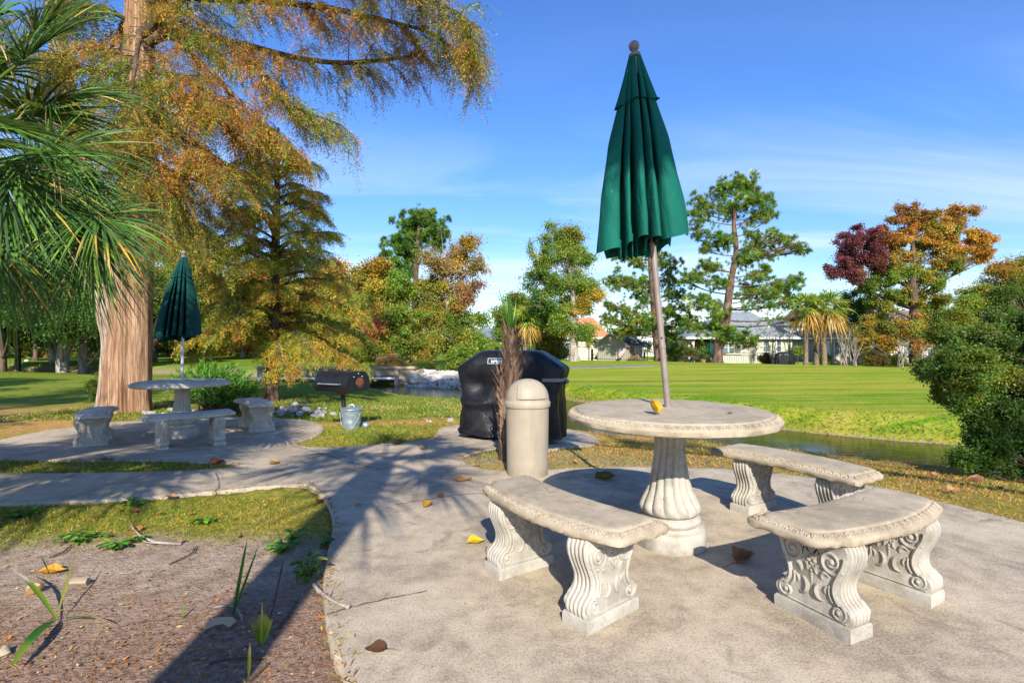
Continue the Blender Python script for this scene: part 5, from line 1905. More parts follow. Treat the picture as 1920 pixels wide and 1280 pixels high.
# oleander behind the shaded table
pb_ = gp(385, 768)
pb_[1] += 1.9
pb_ = np.array((-5.55, 9.6, float(hz(-5.55, 9.6))))
rng = np.random.default_rng(410)
t = thing('oleander_bush', 'bright green narrow leaved bush behind the shaded table', 'shrub', pb_)
w, f = G(), G()
for i in range(150):
    a = rng.uniform(0, 2 * np.pi)
    L = rng.uniform(.5, 1.12)
    sp_ = rng.uniform(.1, .85)
    e = np.array((math.cos(a) * sp_, math.sin(a) * sp_ * .7, L * (1 - .35 * sp_)))
    if e[0] > .3:
        e[2] *= .85
    P = bez(pb_ + (rng.normal(0, .12), rng.normal(0, .1), 0), pb_ + e, (0, 0, .12), 7)
    w.tube(P, np.linspace(.012, .004, 7), 4, cap=False)
    n = 54
    k = rng.uniform(.3, 1, n) * 6
    a_ = np.minimum(k.astype(int), 5)
    Q = P[a_] + (P[a_ + 1] - P[a_]) * (k - a_)[:, None]
    d_ = nrm(P[-1] - P[0])
    A = nrm(unit(n, rng) * .8 + d_ * .8 + (0, 0, .15))
    f.leaves(Q, A, unit(n, rng) + (0, 0, .6), rng.uniform(.09, .16, n), rng.uniform(.018, .028, n), colors(('oleander', 'oleander', 'green'), n, rng))
w.obj('stems', M['bark'], t, pb_, ang=180)
f.obj('foliage', M['leaf'], t, pb_, smooth=False, col=True)
# darker low shrub right of it
D = 10.0
c = at(432, 735, D)
b = np.array((c[0], D, float(hz(c[0], D))))
tree('shrub', 'low dark green shrub at the right foot of the oleander', 'shrub', b, [(b[0], b[1], b[2], .03), (b[0], b[1], b[2] + .2, .02), (b[0], b[1], b[2] + .4, .015)],
     [B(425, 730, 22, D, ('dark', 'green')), B(455, 738, 16, D, ('dark', 'green')), B(410, 745, 18, D, ('dark', 'green')), B(440, 750, 18, D, ('dark', 'green'))], (.07, .03), 70, .07, 22, seed=411)
# ivy-like sprout on the cypress foot
b = gp(185, 752)
tree('sapling', 'small leafy sapling at the left foot of the big cypress', 'shrub', b, [(b[0], b[1], b[2], .015), (b[0], b[1], b[2] + .25, .012), (b[0] + .05, b[1], b[2] + .6, .008)],
     [B(182, 735, 16, b[1] - .1, ('yg', 'green')), B(190, 712, 12, b[1] - .1, ('yg', 'green')), B(170, 720, 10, b[1] - .1, ('yg', 'green'), dens=.6), B(196, 690, 8, b[1] - .1, ('yg', 'olive'), dens=.5)], (.07, .05), 30, .06, 14, seed=412)

x, y = 6.2, -3.6
b = np.array((x, y, float(hz(x, y))))
tree('shade_tree', 'tree behind the photographer whose leaves dapple the top of the near parasol', 'tree', b, [(x, y, b[2] - .1, .22), (x, y, 2.0, .18), (x - .3, y, 4.2, .15), (x - 1.6, y + .2, 5.6, .11), (x - 3.2, y + .4, 6.2, .07), (x - 4.6, y + .5, 6.5, .03)],
     [((1.22, -2.9, 6.72), (.42, .35, .35), ('green', 'dark'), 2.2), ((1.05, -2.9, 6.45), (.35, .3, .22), ('green',), 1.3), ((1.6, -3.0, 6.75), (.35, .4, .22), ('green', 'dark'), .8), ((2.6, -3.2, 6.9), (.7, .6, .4), ('green', 'dark'), .7), ((3.8, -3.4, 6.6), (.8, .7, .5), ('green', 'dark')), ((5.0, -3.5, 6.6), (1., .8, .6), ('green', 'dark')), ((6.6, -3.6, 6.2), (1.2, 1., .8), ('green', 'dark')), ((7.4, -3.4, 5.2), (1., 1., .7), ('green', 'dark'))], (.14, .08), 26, .16, 14, seed=431)

for i, (x, y, hh_) in enumerate(((-13.5, 3.5, 5.5), (-18.5, 8.0, 6.5), (-10.5, -1.0, 8.5))):
    b = np.array((x, y, float(hz(x, y))))
    rg = np.random.default_rng(440 + i)
    tree('shade_tree', ('tree out of frame at the left, nearest the palm, whose shade streaks the left lawn', 'tree out of frame at the far left whose shade streaks the left lawn', 'tall tree left behind the photographer that shades the left lawn')[i], 'tree', b,
         [(x, y, b[2] - .1, .25), (x, y, 2., .2), (x + .2, y, hh_ * .7, .14), (x, y, hh_, .06)],
         [((x + rg.normal(0, 1.3), y + rg.normal(0, 1.3), hh_ + rg.normal(0, 1.)), (1.2, 1.2, .7), ('green', 'dark'), .6) for _ in range(9)], (.3, .2), 22, .35, 16, seed=440 + i)
# ================================================================= houses across the lawn
def m_siding(name, a, gap, step=.18, bricks=False):
    t = NT(name)
    p = t.pos()
    if bricks:
        v = t.n('CombineXYZ', I0=t.n('SeparateXYZ', I0=p).outputs[0], I1=t.n('SeparateXYZ', I0=p).outputs[2])
        br = t.n('TexBrick', I0=v.outputs[0], i_Scale=1.0, i_Color1=(*a, 1), i_Color2=(*(np.array(a) * .8), 1), i_Mortar=(*gap, 1))
        br.inputs['Brick Width'].default_value = .22
        br.inputs['Row Height'].default_value = .075
        br.inputs['Mortar Size'].default_value = .008
        c = br.outputs[0]
    else:
        z = t.n('SeparateXYZ', I0=p).outputs[2]
        fr = t.math('FRACT', t.math('DIVIDE', z, step))
        c = t.mix(t.rng(fr, .04, .1), gap, a)
    c = t.mix(t.rng(t.noise(p, .8, 4), .35, .7, 0, .25), c, tuple(np.array(a) * .75))
    return t.done(t.pbr(c, .8, None, 0, .2))


M['sage'] = m_siding('sage_siding', (.50, .50, .40), (.30, .30, .24))
M['cream'] = m_simple('cream_stucco', (.70, .62, .48), .85, 0, .2, .08, 1.5, .1, 30, obj=False)
M['pinkbrick'] = m_siding('pale_pink_brick', (.52, .42, .38), (.55, .52, .47), bricks=True)
M['paleblue'] = m_simple('pale_blue_siding', (.42, .50, .58), .8, 0, .2, .06, 1.5, .05, 30, obj=False)
M['shedwall'] = m_siding('shed_siding', (.44, .42, .32), (.26, .25, .2))
for nm, c in (('roofgrey', (.23, .26, .27)), ('roofbrown', (.19, .155, .14)), ('roofred', (.55, .24, .11)), ('roofblue', (.19, .225, .28)), ('roofdark', (.085, .10, .12))):
    t = NT(nm + '_shingles')
    p = t.pos()
    z = t.n('SeparateXYZ', I0=p).outputs[2]
    fr = t.math('FRACT', t.math('DIVIDE', z, .14))
    c1 = t.mix(t.rng(t.noise(p, 3.5, 5, .7), .35, .68), tuple(np.array(c) * .7), tuple(np.minimum(np.array(c) * 1.3, .9)))
    c1 = t.mix(t.rng(fr, .0, .25, .45, 0), c1, tuple(np.array(c) * .4))
    M[nm] = t.done(t.pbr(c1, .9, None, 0, .2))
M['glass'] = m_simple('window_glass', (.10, .16, .19), .12, 0, .6, .35, 1.2, 0, obj=False)
M['dark'] = m_simple('porch_shade', (.03, .027, .024), .9, 0, .1)
M['door'] = m_simple('brown_door', (.30, .11, .04), .6, 0, .3, .15)
M['terracotta'] = m_simple('terracotta', (.40, .19, .09), .8, 0, .2)
M['cushion'] = m_simple('orange_cushion', (.55, .25, .12), .8, 0, .2)


def window(par, org, x, y, z, w, h, cols=1, rows=2, fr=None):
    """window in a wall facing -y at world (x, y, z) centre"""
    g = G()
    t_ = .09
    for c, d in (((x, y - .03, z + h / 2 + t_ / 2), (w + 2 * t_, .08, t_)), ((x, y - .04, z - h / 2 - t_ / 2), (w + 2 * t_ + .06, .12, t_)),
                 ((x - w / 2 - t_ / 2, y - .03, z), (t_, .08, h)), ((x + w / 2 + t_ / 2, y - .03, z), (t_, .08, h))):
        g.box(c, d)
    for k in range(1, cols):
        g.box((x - w / 2 + w * k / cols, y - .025, z), (.11 if cols < 4 else .04, .06, h - .002))
    for k in range(1, rows):
        g.box((x, y - .022, z - h / 2 + h * k / rows), (w - .002, .05, .05))
    o = g.obj('window', fr or M['white'], par, org, smooth=False)
    g = G()
    g.box((x, y + .01, z), (w, .03, h))
    g.obj('pane', M['glass'], o, None if org is None else org, smooth=False)
    return o


def hip_roof(g, x0, x1, y0, y1, z, h, rid0, rid1, ov=.45, th=.16):
    """hip roof: ridge from x=rid0 to rid1 at mid depth"""
    ym = (y0 + y1) / 2
    a = np.array([(x0 - ov, y0 - ov, z), (x1 + ov, y0 - ov, z), (x1 + ov, y1 + ov, z), (x0 - ov, y1 + ov, z), (rid0, ym, z + h), (rid1, ym, z + h)])
    g.add(a, [np.array([(0, 1, 5, 4), (2, 3, 4, 5)]), np.array([(1, 2, 5), (3, 0, 4)])])


def fascia(g, x0, x1, y0, y1, z, ov=.45, th=.16):
    for c, d in ((((x0 + x1) / 2, y0 - ov, z - th / 2 - .004), (x1 - x0 + 2 * ov + .08, .10, th)), (((x0 + x1) / 2, y1 + ov, z - th / 2 - .004), (x1 - x0 + 2 * ov + .08, .10, th)),
                 ((x0 - ov, (y0 + y1) / 2, z - th / 2 - .004), (.10, y1 - y0 + 2 * ov - .11, th)), ((x1 + ov, (y0 + y1) / 2, z - th / 2 - .004), (.10, y1 - y0 + 2 * ov - .11, th))):
        g.box(c, d)
    g.box(((x0 + x1) / 2, (y0 + y1) / 2, z - th - .01), (x1 - x0 + 2 * ov - .11, y1 - y0 + 2 * ov - .11, .03))


def X_(px, d):
    return (px - CX) / FPX * d


def Z_(py, d):
    return CAMH - (py - CY) / FPX * d


GZ = -.9
# ---- sage house with a grey hip roof and a porch
D = 49
x0, x1, y0, y1 = X_(1293, D), X_(1486, D), D, D + 10
ez = Z_(632, D)
h = thing('ranch_house', 'sage sided house with a grey hip roof and arched porch behind the tallest pine', 'house', ((x0 + x1) / 2, y0, GZ))
o_ = h.location[:]
xp = X_(1340, D)
g = G()
g.box(((xp + x1) / 2, (y0 + y1) / 2, (GZ - .3 + ez - .2) / 2), (x1 - xp, y1 - y0, ez - .2 - GZ + .3))
g.box(((x0 + xp) / 2 - .002, y0 + 4 + (y1 - y0 - 4) / 2, (GZ - .3 + ez - .2) / 2), (xp - x0, y1 - y0 - 4, ez - .2 - GZ + .3))
g.box((x0 + .12, y0 + 2, (GZ + ez) / 2 - .25), (.24, 3.2, ez - GZ - .1))
g.obj('wall', M['sage'], h, o_, smooth=False)
g = G()
hip_roof(g, x0, x1, y0, y1, ez, 2.75, X_(1378, D + 5), X_(1405, D + 5))
rf = g.obj('roof', M['roofgrey'], h, o_, smooth=False)
g = G()
fascia(g, x0, x1, y0, y1, ez)
g.obj('fascia', M['white'], rf, o_, smooth=False)
g = G()
for px in (1300,):
    g.lathe([(.22, 0), (.22, .12), (.15, .16), (.14, 2.0), (.2, 2.05), (.22, 2.2)], 16, (X_(px, D), y0 + .1, GZ))
g.obj('porch_column', M['white'], h, o_)
g = G()
zt, zb_ = ez - .2, GZ + 2.2
a = np.linspace(0, math.pi, 13)
xa, xb = X_(1302, D), xp - .02
ar = [(xa, zt), (xb, zt)] + [((xa + xb) / 2 + (xb - xa) / 2 * math.cos(q), zb_ - .12 + .32 * math.sin(q)) for q in a]
g.extrude(ar, (y0 - .05, y0 + .15))
g.obj('porch_arch', M['sage'], h, o_, smooth=False)
g = G()
g.box(((xp + x0) / 2, y0 + 3.93, GZ + 1.1), (xp - x0 - 1.0, .1, 2.2))
g.obj('porch_dark_opening', M['dark'], h, o_, smooth=False)  # near-black panel: the shade of the porch opening painted as colour
window(h, o_, X_(1371, D), y0, Z_(651, D), 1.72, 1.15, 3, 2, M['cream'])
window(h, o_, X_(1436, D), y0, Z_(648, D), .55, 1.1, 1, 2, M['cream'])
window(h, o_, X_(1459.5, D), y0, Z_(648, D), .45, 1.1, 1, 2, M['cream'])
for px in (1340, 1455):
    g = G()
    g.tube([(X_(px, D), y0 - .08, ez - .2), (X_(px, D), y0 - .08, GZ)], .05, 8)
    g.obj('downpipe', M['white'], h, o_)
g = G()
g.tube([(X_(1417, D), y0 + 2.5, ez + .9), (X_(1417, D), y0 + 2.5, ez + 1.55)], .06, 8)
g.tube([(X_(1456, D), y0 + 1.5, ez + .5), (X_(1456, D), y0 + 1.5, ez + 1.1)], .06, 8)
g.obj('roof_vent', M['white'], rf, o_)
# porch things
gx_ = X_(1318, D)
t = thing('potted_plant', 'leafy potted plant in a terracotta pot on the porch of the sage house', 'plant', (X_(1318, D - .8), D - .8, GZ))
g = G()
g.lathe([(.18, 0), (.28, .38), (.31, .40), (.31, .46), (.27, .46)], 16)
g.obj('pot', M['terracotta'], t)
g = G()
rg = np.random.default_rng(3)
P = rg.standard_normal((260, 3)) * (.28, .28, .3) + (0, 0, .95)
g.leaves(P, unit(260, rg) + (0, 0, .5), unit(260, rg), .3, .09, colors(('green', 'dark'), 260, rg))
g.obj('foliage', M['leaf'], t, smooth=False, col=True)
t = thing('patio_chair', 'dark patio chair on the porch beside the potted plant', 'chair', (X_(1304, D - 1), D - 1, GZ))
g = G()
g.box((0, 0, .43), (.6, .55, .07))
g.obj('seat', M['black'], t, smooth=False)
g = G()
g.box((0, .27, .78), (.6, .05, .62))
g.obj('backrest', M['black'], t, smooth=False)
for sx in (-1, 1):
    for sy in (-1, 1):
        g = G()
        g.box((sx * .27, sy * .24, .197), (.04, .04, .392))
        g.obj('leg', M['black'], t, smooth=False)
t = thing('patio_chair', 'patio chair with orange cushions left of the porch column', 'chair', (X_(1277, D - 1), D - 1, GZ))
g = G()
g.box((0, 0, .40), (.75, .7, .16))
g.obj('seat', M['cushion'], t, smooth=False)
g = G()
g.box((0, .36, .80), (.75, .14, .62))
g.obj('backrest', M['cushion'], t, smooth=False)
for sx in (-1, 1):
    g = G()
    g.box((sx * .42, 0, .30), (.06, .7, .6))
    g.obj('arm', M['black'], t, smooth=False)
t = thing('patio_umbrella', 'dark closed patio umbrella under the edge of the porch', 'parasol', (X_(1333, D - .5), D - .5, GZ))
g = G()
g.tube([(0, 0, 0), (0, 0, 2.0)], .025, 8)
g.obj('pole', M['polegrey'], t)
g = G()
g.lathe([(.30, .75), (.42, .9), (.46, 1.3), (.36, 1.7), (.1, 1.95), (.03, 2.0)], 20, mod=lambda r, th, z: r * (1 + .12 * np.cos(6 * th)))
g.obj('canopy', M['cloth_shaded'], t)
t = thing('covered_grill', 'small dark covered grill on the lawn right of the sage house windows', 'covered grill', (X_(1471, D - 3), D - 3, float(hz(X_(1471, D - 3), D - 3))))
g = G()
loops = []
for z, s in ((0, 1), (.8, .95), (1.0, .85), (1.15, .5), (1.17, .1)):
    P, a = rrect(.85 * s, .4 * s, 40, 4)
    loops.append(np.column_stack((P + .03 * np.sin(a * 6)[:, None] * s, np.full(40, z))))
g.loft(loops, capt=True)
g.obj('cover', M['cover'], t, ang=60)

# ---- pink brick house on the right
D = 50
x0, x1, y0, y1 = X_(1553, D), X_(1830, D), D, D + 9
ez = Z_(632.5, D)
h = thing('brick_house', 'pale pink brick house with a brown hip roof behind the sweetgum', 'house', ((x0 + x1) / 2, y0, GZ))
o_ = h.location[:]
g = G()
g.box(((x0 + x1) / 2, (y0 + y1) / 2, (GZ - .3 + ez - .2) / 2), (x1 - x0, y1 - y0, ez - .2 - GZ + .3))
g.obj('wall', M['pinkbrick'], h, o_, smooth=False)
g = G()
hip_roof(g, x0, x1, y0, y1, ez, 2.9, X_(1625, D + 5), X_(1760, D + 5))
rf = g.obj('roof', M['roofbrown'], h, o_, smooth=False)
g = G()
fascia(g, x0, x1, y0, y1, ez)
g.obj('fascia', M['white'], rf, o_, smooth=False)
for px in (1571, 1616, 1663, 1700, 1745, 1790):
    window(h, o_, X_(px, D), y0, Z_(653, D), .68, 1.25, 1, 2)
g = G()
g.box((x0 - .003, y0 - .02, (GZ + ez) / 2 - .15), (.22, .12, ez - GZ - .3))
g.obj('corner_board', M['white'], h, o_, smooth=False)

# ---- pale blue house between them, farther off
D = 66
x0, x1, y0, y1 = X_(1470, D), X_(1560, D), D, D + 8
h = thing('blue_house', 'pale blue two storey house seen between the gold skirted palms', 'house', ((x0 + x1) / 2, y0, GZ))
o_ = h.location[:]
g = G()
ez = Z_(612, D)
g.box(((x0 + x1) / 2, (y0 + y1) / 2, (GZ - .3 + ez) / 2), (x1 - x0, y1 - y0, ez - GZ + .3))
g.obj('wall', M['paleblue'], h, o_, smooth=False)
g = G()
hip_roof(g, x0, x1, y0, y1, ez + .1, 1.3, X_(1500, D), X_(1530, D))
g.obj('roof', M['roofblue'], h, o_, smooth=False)
for px, py in ((1518, 625), (1520, 650), (1538, 650), (1495, 650), (1495, 622)):
    window(h, o_, X_(px, D), y0, Z_(py, D), .9, 1.3, 2, 2)

# ---- cream house with an orange tile roof
D = 55
x0, x1, y0, y1 = X_(1048, D), X_(1190, D), D, D + 9
ez = Z_(632, D)
h = thing('cream_house', 'cream stucco house with an orange tiled roof behind the garden shed', 'house', ((x0 + x1) / 2, y0, GZ))
o_ = h.location[:]
g = G()
g.box(((x0 + x1) / 2, (y0 + y1) / 2, (GZ - .3 + ez - .2) / 2), (x1 - x0, y1 - y0, ez - .2 - GZ + .3))
g.obj('wall', M['cream'], h, o_, smooth=False)
g = G()
hip_roof(g, x0, x1 - 3, y0, y1, ez, 2.3, X_(1085, D + 4.5), X_(1112, D + 4.5))
rf = g.obj('roof', M['roofred'], h, o_, smooth=False)
g = G()
fascia(g, x0, x1 - 3, y0, y1, ez)
g.obj('fascia', M['white'], rf, o_, smooth=False)
window(h, o_, X_(1126, D), y0, Z_(651, D), .5, .9, 1, 2)
window(h, o_, X_(1068, D), y0, Z_(651, D), .9, 1.0, 2, 2)
# ---- white two storey house far behind the shed
D = 72
x0, x1, y0, y1 = X_(1195, D), X_(1232, D), D, D + 8
h = thing('white_house', 'white house far behind the shed with a small grey roof', 'house', ((x0 + x1) / 2, y0, GZ))
o_ = h.location[:]
g = G()
ez = Z_(628, D)
g.box(((x0 + x1) / 2, (y0 + y1) / 2, (GZ - .3 + ez) / 2), (x1 - x0, y1 - y0, ez - GZ + .3))
g.obj('wall', M['white'], h, o_, smooth=False)
g = G()
hip_roof(g, x0, x1, y0, y1, ez + .1, 1.0, (x0 + x1) / 2 - .3, (x0 + x1) / 2 + .3, .3)
g.obj('roof', M['roofgrey'], h, o_, smooth=False)
window(h, o_, X_(1214, D), y0, Z_(645, D), 1.1, 1.0, 2, 1)
# ---- white walled house with a blue grey roof, left
D = 56
x0, x1, y0, y1 = X_(872, D), X_(940, D), D, D + 7
ez = Z_(637.5, D)
h = thing('white_house', 'white walled house with a slate blue roof seen above the covered grill', 'house', ((x0 + x1) / 2, y0, GZ))
o_ = h.location[:]
g = G()
g.box(((x0 + x1) / 2, (y0 + y1) / 2, (GZ - .3 + ez - .2) / 2), (x1 - x0, y1 - y0, ez - .2 - GZ + .3))
g.obj('wall', M['white'], h, o_, smooth=False)
g = G()
hip_roof(g, x0, x1, y0, y1, ez, 1.35, X_(892, D), X_(925, D), .4)
g.obj('roof', M['roofblue'], h, o_, smooth=False)
for px in (890, 902, 914):
    window(h, o_, X_(px, D), y0, Z_(650, D), .5, 1.2, 1, 3)
window(h, o_, X_(931, D), y0, Z_(648, D), .5, .8, 1, 2)

# ---- garden shed with a gable facing us
D = 40
sh = thing('garden_shed', 'small sage garden shed with a dark roof and brown door beside a flag', 'shed', (X_(1163, D), D, float(hz(X_(1163, D), D))))
rz = R(-38)
sh.rotation_euler = (0, 0, rz)
W_, L_, H_w, H_g = 2.5, 2.7, 1.75, 2.85
gz = sh.location[2]
zz = lambda py: Z_(py, D) - gz
H_w, H_g = zz(645), zz(624)
# local: gable end faces -y, ridge runs along +y ... rotated so the long side shows on the right
g = G()
P = [(-W_ / 2, -.2), (W_ / 2, -.2), (W_ / 2, H_w), (0, H_g), (-W_ / 2, H_w)]
g.extrude(P, (-L_ / 2, L_ / 2))
g.obj('wall', M['shedwall'], sh, smooth=False)
g = G()
for sx in (-1, 1):
    a, b = (0, H_g + .10), (sx * (W_ / 2 + .25), H_w - .25 * (H_g - H_w) / (W_ / 2) + .10)
    sec = [a, b, (b[0], b[1] - .08), (a[0], a[1] - .08)]
    g.extrude(sec, (-L_ / 2 - .22, L_ / 2 + .2))
rf = g.obj('roof', M['roofdark'], sh, smooth=False)
g = G()
for sx in (-1, 1):
    g.bar((0, -L_ / 2 - .225, H_g + .0), (sx * (W_ / 2 + .25), -L_ / 2 - .225, H_w - .25 * (H_g - H_w) / (W_ / 2) + .0), .03, .14)
g.obj('bargeboard', M['shedwall'], rf, smooth=False)
g = G()
g.box((W_ / 2 + .015, -.55, .9), (.04, .62, 1.75))
g.obj('door', M['door'], sh, smooth=False)
g = G()
for c, d in (((W_ / 2 + .02, .25, 1.5), (.05, .62, .07)), ((W_ / 2 + .02, .25, .6), (.05, .62, .07)), ((W_ / 2 + .02, -.03, 1.05), (.05, .06, .83)), ((W_ / 2 + .02, .53, 1.05), (.05, .06, .83)), ((W_ / 2 + .02, .25, 1.05), (.04, .05, .83))):
    g.box(c, d)
wn = g.obj('window', M['white'], sh, smooth=False)
g = G()
g.box((W_ / 2 + .004, .25, 1.05), (.012, .5, .83))
g.obj('pane', M['glass'], wn, smooth=False)
# flag on a slanting staff
D = 39
fb = np.array((X_(1161, D - 1), D - 1.2, float(hz(X_(1161, D - 1), D - 1.2))))
t = thing('flag', 'striped red and white flag with a blue corner on a slanting staff', 'flag', fb)
fz = lambda py: Z_(py, D - 1.2) - fb[2]
g = G()
g.tube([(-.25, .0, fz(672)), (.62, .25, fz(645))], .018, 8)
g.obj('staff', M['white'], t)
M['flagred'] = m_simple('flag_red', (.5, .03, .045), .8, 0, .1, .03)
M['flagblue'] = m_simple('flag_blue', (.03, .05, .20), .8, 0, .1, .03)
top_ = np.array((.50, .20, fz(649)))
ax = nrm(np.array((-.62, -.10, -.95)))
bx_ = nrm(np.array((.50, .1, .10)))
for nm, mt, rows in (('red_stripes', 'flagred', range(0, 13, 2)), ('white_stripes', 'white', range(1, 13, 2))):
    g = G()
    for k in rows:
        a0, a1 = k / 13 * .46, (k + 1) / 13 * .46
        lo = 0 if k >= 7 else .0
        s = np.linspace(lo, 1.05, 10)
        w1 = .03 * np.sin(s * 7)
        A = top_ - .23 * bx_ + s[:, None] * ax + a0 * bx_ + np.outer(w1, (0, 1, 0))
        Bq = A + (a1 - a0) * bx_
        g.loft([A, Bq], closed=False)
        g.loft([A + (0, .006, 0), Bq + (0, .006, 0)], closed=False)
    g.obj(nm, M[mt], t)
g = G()
s = np.linspace(0, .42, 6)
A = top_ - .232 * bx_ + s[:, None] * ax + np.outer(.03 * np.sin(s * 7), (0, 1, 0)) - (0, .012, 0)
g.loft([A, A + .25 * bx_], closed=False)
g.loft([A + (0, .024, 0), A + .25 * bx_ + (0, .024, 0)], closed=False)
g.obj('blue_corner', M['flagblue'], t)

# ---- black metal fences
def fence(label, pts, hgt=1.15, pick=.13, rails=(.12, .92, 1.1), picks=True):
    P = [np.array((x, y, float(hz(x, y)))) for x, y in pts]
    t = thing('metal_fence', label, 'fence', P[0], 0, 'black metal fences')
    g, gp_ = G(), G()
    for a, b in zip(P[:-1], P[1:]):
        L = np.linalg.norm(b - a)
        for r in rails:
            g.bar(a + (0, 0, r), b + (0, 0, r), .03, .035)
        n = int(L / pick)
        if picks:
            for k in range(1, n):
                q = a + (b - a) * k / n
                gp_.box(q + (0, 0, hgt / 2 - .02), (.016, .016, hgt - .1))
        m = max(int(L / 2.0), 1)
        for k in range(m + (1 if b is P[-1] else 0)):
            q = a + (b - a) * k / m
            gg = G()
            gg.box(q + (0, 0, hgt / 2), (.055, .055, hgt + .12))
            gg.obj('post', M['black'], t, P[0], smooth=False)
    g.obj('rails', M['black'], t, P[0], smooth=False)
    if picks:
        gp_.obj('pickets', M['black'], t, P[0], smooth=False)


fence('black picket fence in front of the garden shed', [(X_(1049, 36), 36), (X_(1215, 36), 36.2)])
fence('black fence behind the shed running to the pine trunk', [(X_(1196, 46), 46), (X_(1262, 46), 46)], 1.4, picks=False)
fence('thin black fence in front of the sage house', [(X_(1262, 42), 42), (X_(1350, 42), 42.2), (X_(1440, 42), 42)], 1.05, .14)
fence('thin black fence in front of the brick house', [(X_(1560, 43), 43), (X_(1850, 43), 43)], .95, .14, picks=False)

# ---- bare crape myrtles and shrubs before the houses
def myrtle(label, px, D, hpx, seed):
    rng = np.random.default_rng(seed)
    x = X_(px, D)
    b = np.array((x, D, float(hz(x, D))))
    t = thing('bare_shrub', label, 'shrub', b, 0, 'bare shrubs before the houses')
    g = G()
    for i in range(9):
        e = b + (rng.normal(0, .5), rng.normal(0, .3), rng.uniform(.7, 1.05) * hpx / FPX * D)
        P = bez(b + (rng.normal(0, .15), rng.normal(0, .1), -.05), e, (rng.normal(0, .1), 0, 0), 7)
        g.tube(P, np.linspace(.035, .008, 7), 5, cap=False)
        for k in range(5):
            q = P[rng.integers(2, 6)]
            g.tube(bez(q, q + (rng.normal(0, .35), rng.normal(0, .2), rng.uniform(.3, .7)), (0, 0, 0), 4), np.linspace(.014, .004, 4), 4, cap=False)
    g.obj('stems', M['palebark'], t, b, ang=180)
    g = G()
    n = 160
    P = b + rng.standard_normal((n, 3)) * (.7, .4, .5) + (0, 0, hpx / FPX * D * .85)
    g.leaves(P, unit(n, rng), unit(n, rng), .16, .09, colors(('olive', 'dark', 'brown'), n, rng))
    g.obj('leaves', M['leaf'], t, b, smooth=False, col=True)


for i, (px, hp, lab) in enumerate(((1407, 60, 'bare stemmed shrub with dark leaves left of the pale siding'), (1450, 75, 'wispy bare shrub before the pale siding'), (1485, 85, 'tall cluster of pale bare stems at the corner of the sage house'), (1583, 75, 'bare fan of stems before the brick house window'), (1603, 66, 'slim bare shrub between the brick house windows'), (1690, 60, 'pale bare shrub left of the sweetgum trunk'), (1745, 55, 'pale bare shrub right of the sweetgum trunk'))):
    myrtle(lab, px, 41, hp, 500 + i)
for i, (px, py, rp, D, pal, lab) in enumerate(((1632, 668, 12, 44, ('yg', 'olive', 'gold'), 'yellowish rounded shrub under the brick house windows'), (1655, 672, 11, 42, ('dark', 'brown'), 'dark spiky shrub before the brick house'), (1680, 672, 12, 42, ('dark', 'green'), 'dark green shrub left of the sweetgum trunk'), (1495, 655, 11, 47, ('green', 'yg'), 'green bush at the corner of the sage house'), (1437, 672, 10, 42, ('brown', 'dark'), 'brownish clipped bush before the sage house'),
                                             (1128, 668, 7, 41, ('dark', 'green'), 'dark bush at the left wall of the shed'), (1190, 677, 8, 38, ('olive', 'dead'), 'dry bush at the shed door'), (1055, 660, 8, 48, ('dark', 'green'), 'dark bush before the cream house wall'), (1290, 655, 16, 47, ('dark', 'green', 'brown'), 'dark shrub left of the porch'), (1265, 662, 14, 46, ('dark', 'olive'), 'dark shrub between the pine and the porch'), (1545, 668, 9, 46, ('dark', 'green'), 'dark green shrub behind the leaning palm trunk'))):
    c = at(px, py, D)
    b = np.array((c[0], D, float(hz(c[0], D))))
    tree('shrub', lab, 'shrub', b, [(b[0], b[1], b[2] - .05, .04), (b[0], b[1], (b[2] + c[2]) / 2, .03), (b[0], b[1], c[2], .02)],
         [B(px, py, rp * .8, D, pal), B(px - rp * .5, py + 3, rp * .6, D, pal), B(px + rp * .5, py + 3, rp * .6, D, pal)], (.2, .12), 40, .2, 18, seed=520 + i)

# ================================================================= footbridge and rocks
br = thing('footbridge', 'low timber footbridge carrying the path over the narrow end of the pond', 'bridge', (-7.2, 21.8, 0))
o_ = br.location[:]
zt = .09
g = G()
xa, xb = -10.4, -4.0
n = 34
for i in range(n):
    x = xa + (xb - xa) * (i + .5) / n
    g.box((x, 21.9, zt - .03 + .004 * math.sin(i * 5.)), ((xb - xa) / n - .012, 2.1, .06))
g.obj('deck', M['wood'], br, o_, smooth=False)
for y in (20.95, 22.85):
    g = G()
    g.box(((xa + xb) / 2, y, zt - .18), (xb - xa, .14, .235))
    g.obj('beam', M['wood'], br, o_, smooth=False)
g = G()
g.box(((xa + xb) / 2, 20.83, zt + .05), (xb - xa + .1, .10, .10))
g.obj('kerb_rail', M['wood'], br, o_, smooth=False)
g = G()
g.tube([(xa, 20.75, -.30), (xb - .5, 20.75, -.30)], .055, 10)
g.obj('pipe', M['white'], br, o_)
for x in (-4.15, -9.9):
    g = G()
    g.box((x, 21.8, -.42), (.9, 2.0, .85))
    g.obj('abutment', M['wood'], br, o_, smooth=False)
for x, y in ((-4.66, 20.72), (-3.66, 20.72), (-9.5, 20.72), (-6.9, 20.8)):
    g = G()
    g.box((x, y, -.4), (.16, .14, .98 if x > -5 else .8))
    g.obj('post', M['wooddark'] if x < -5 else M['wood'], br, o_, smooth=False)


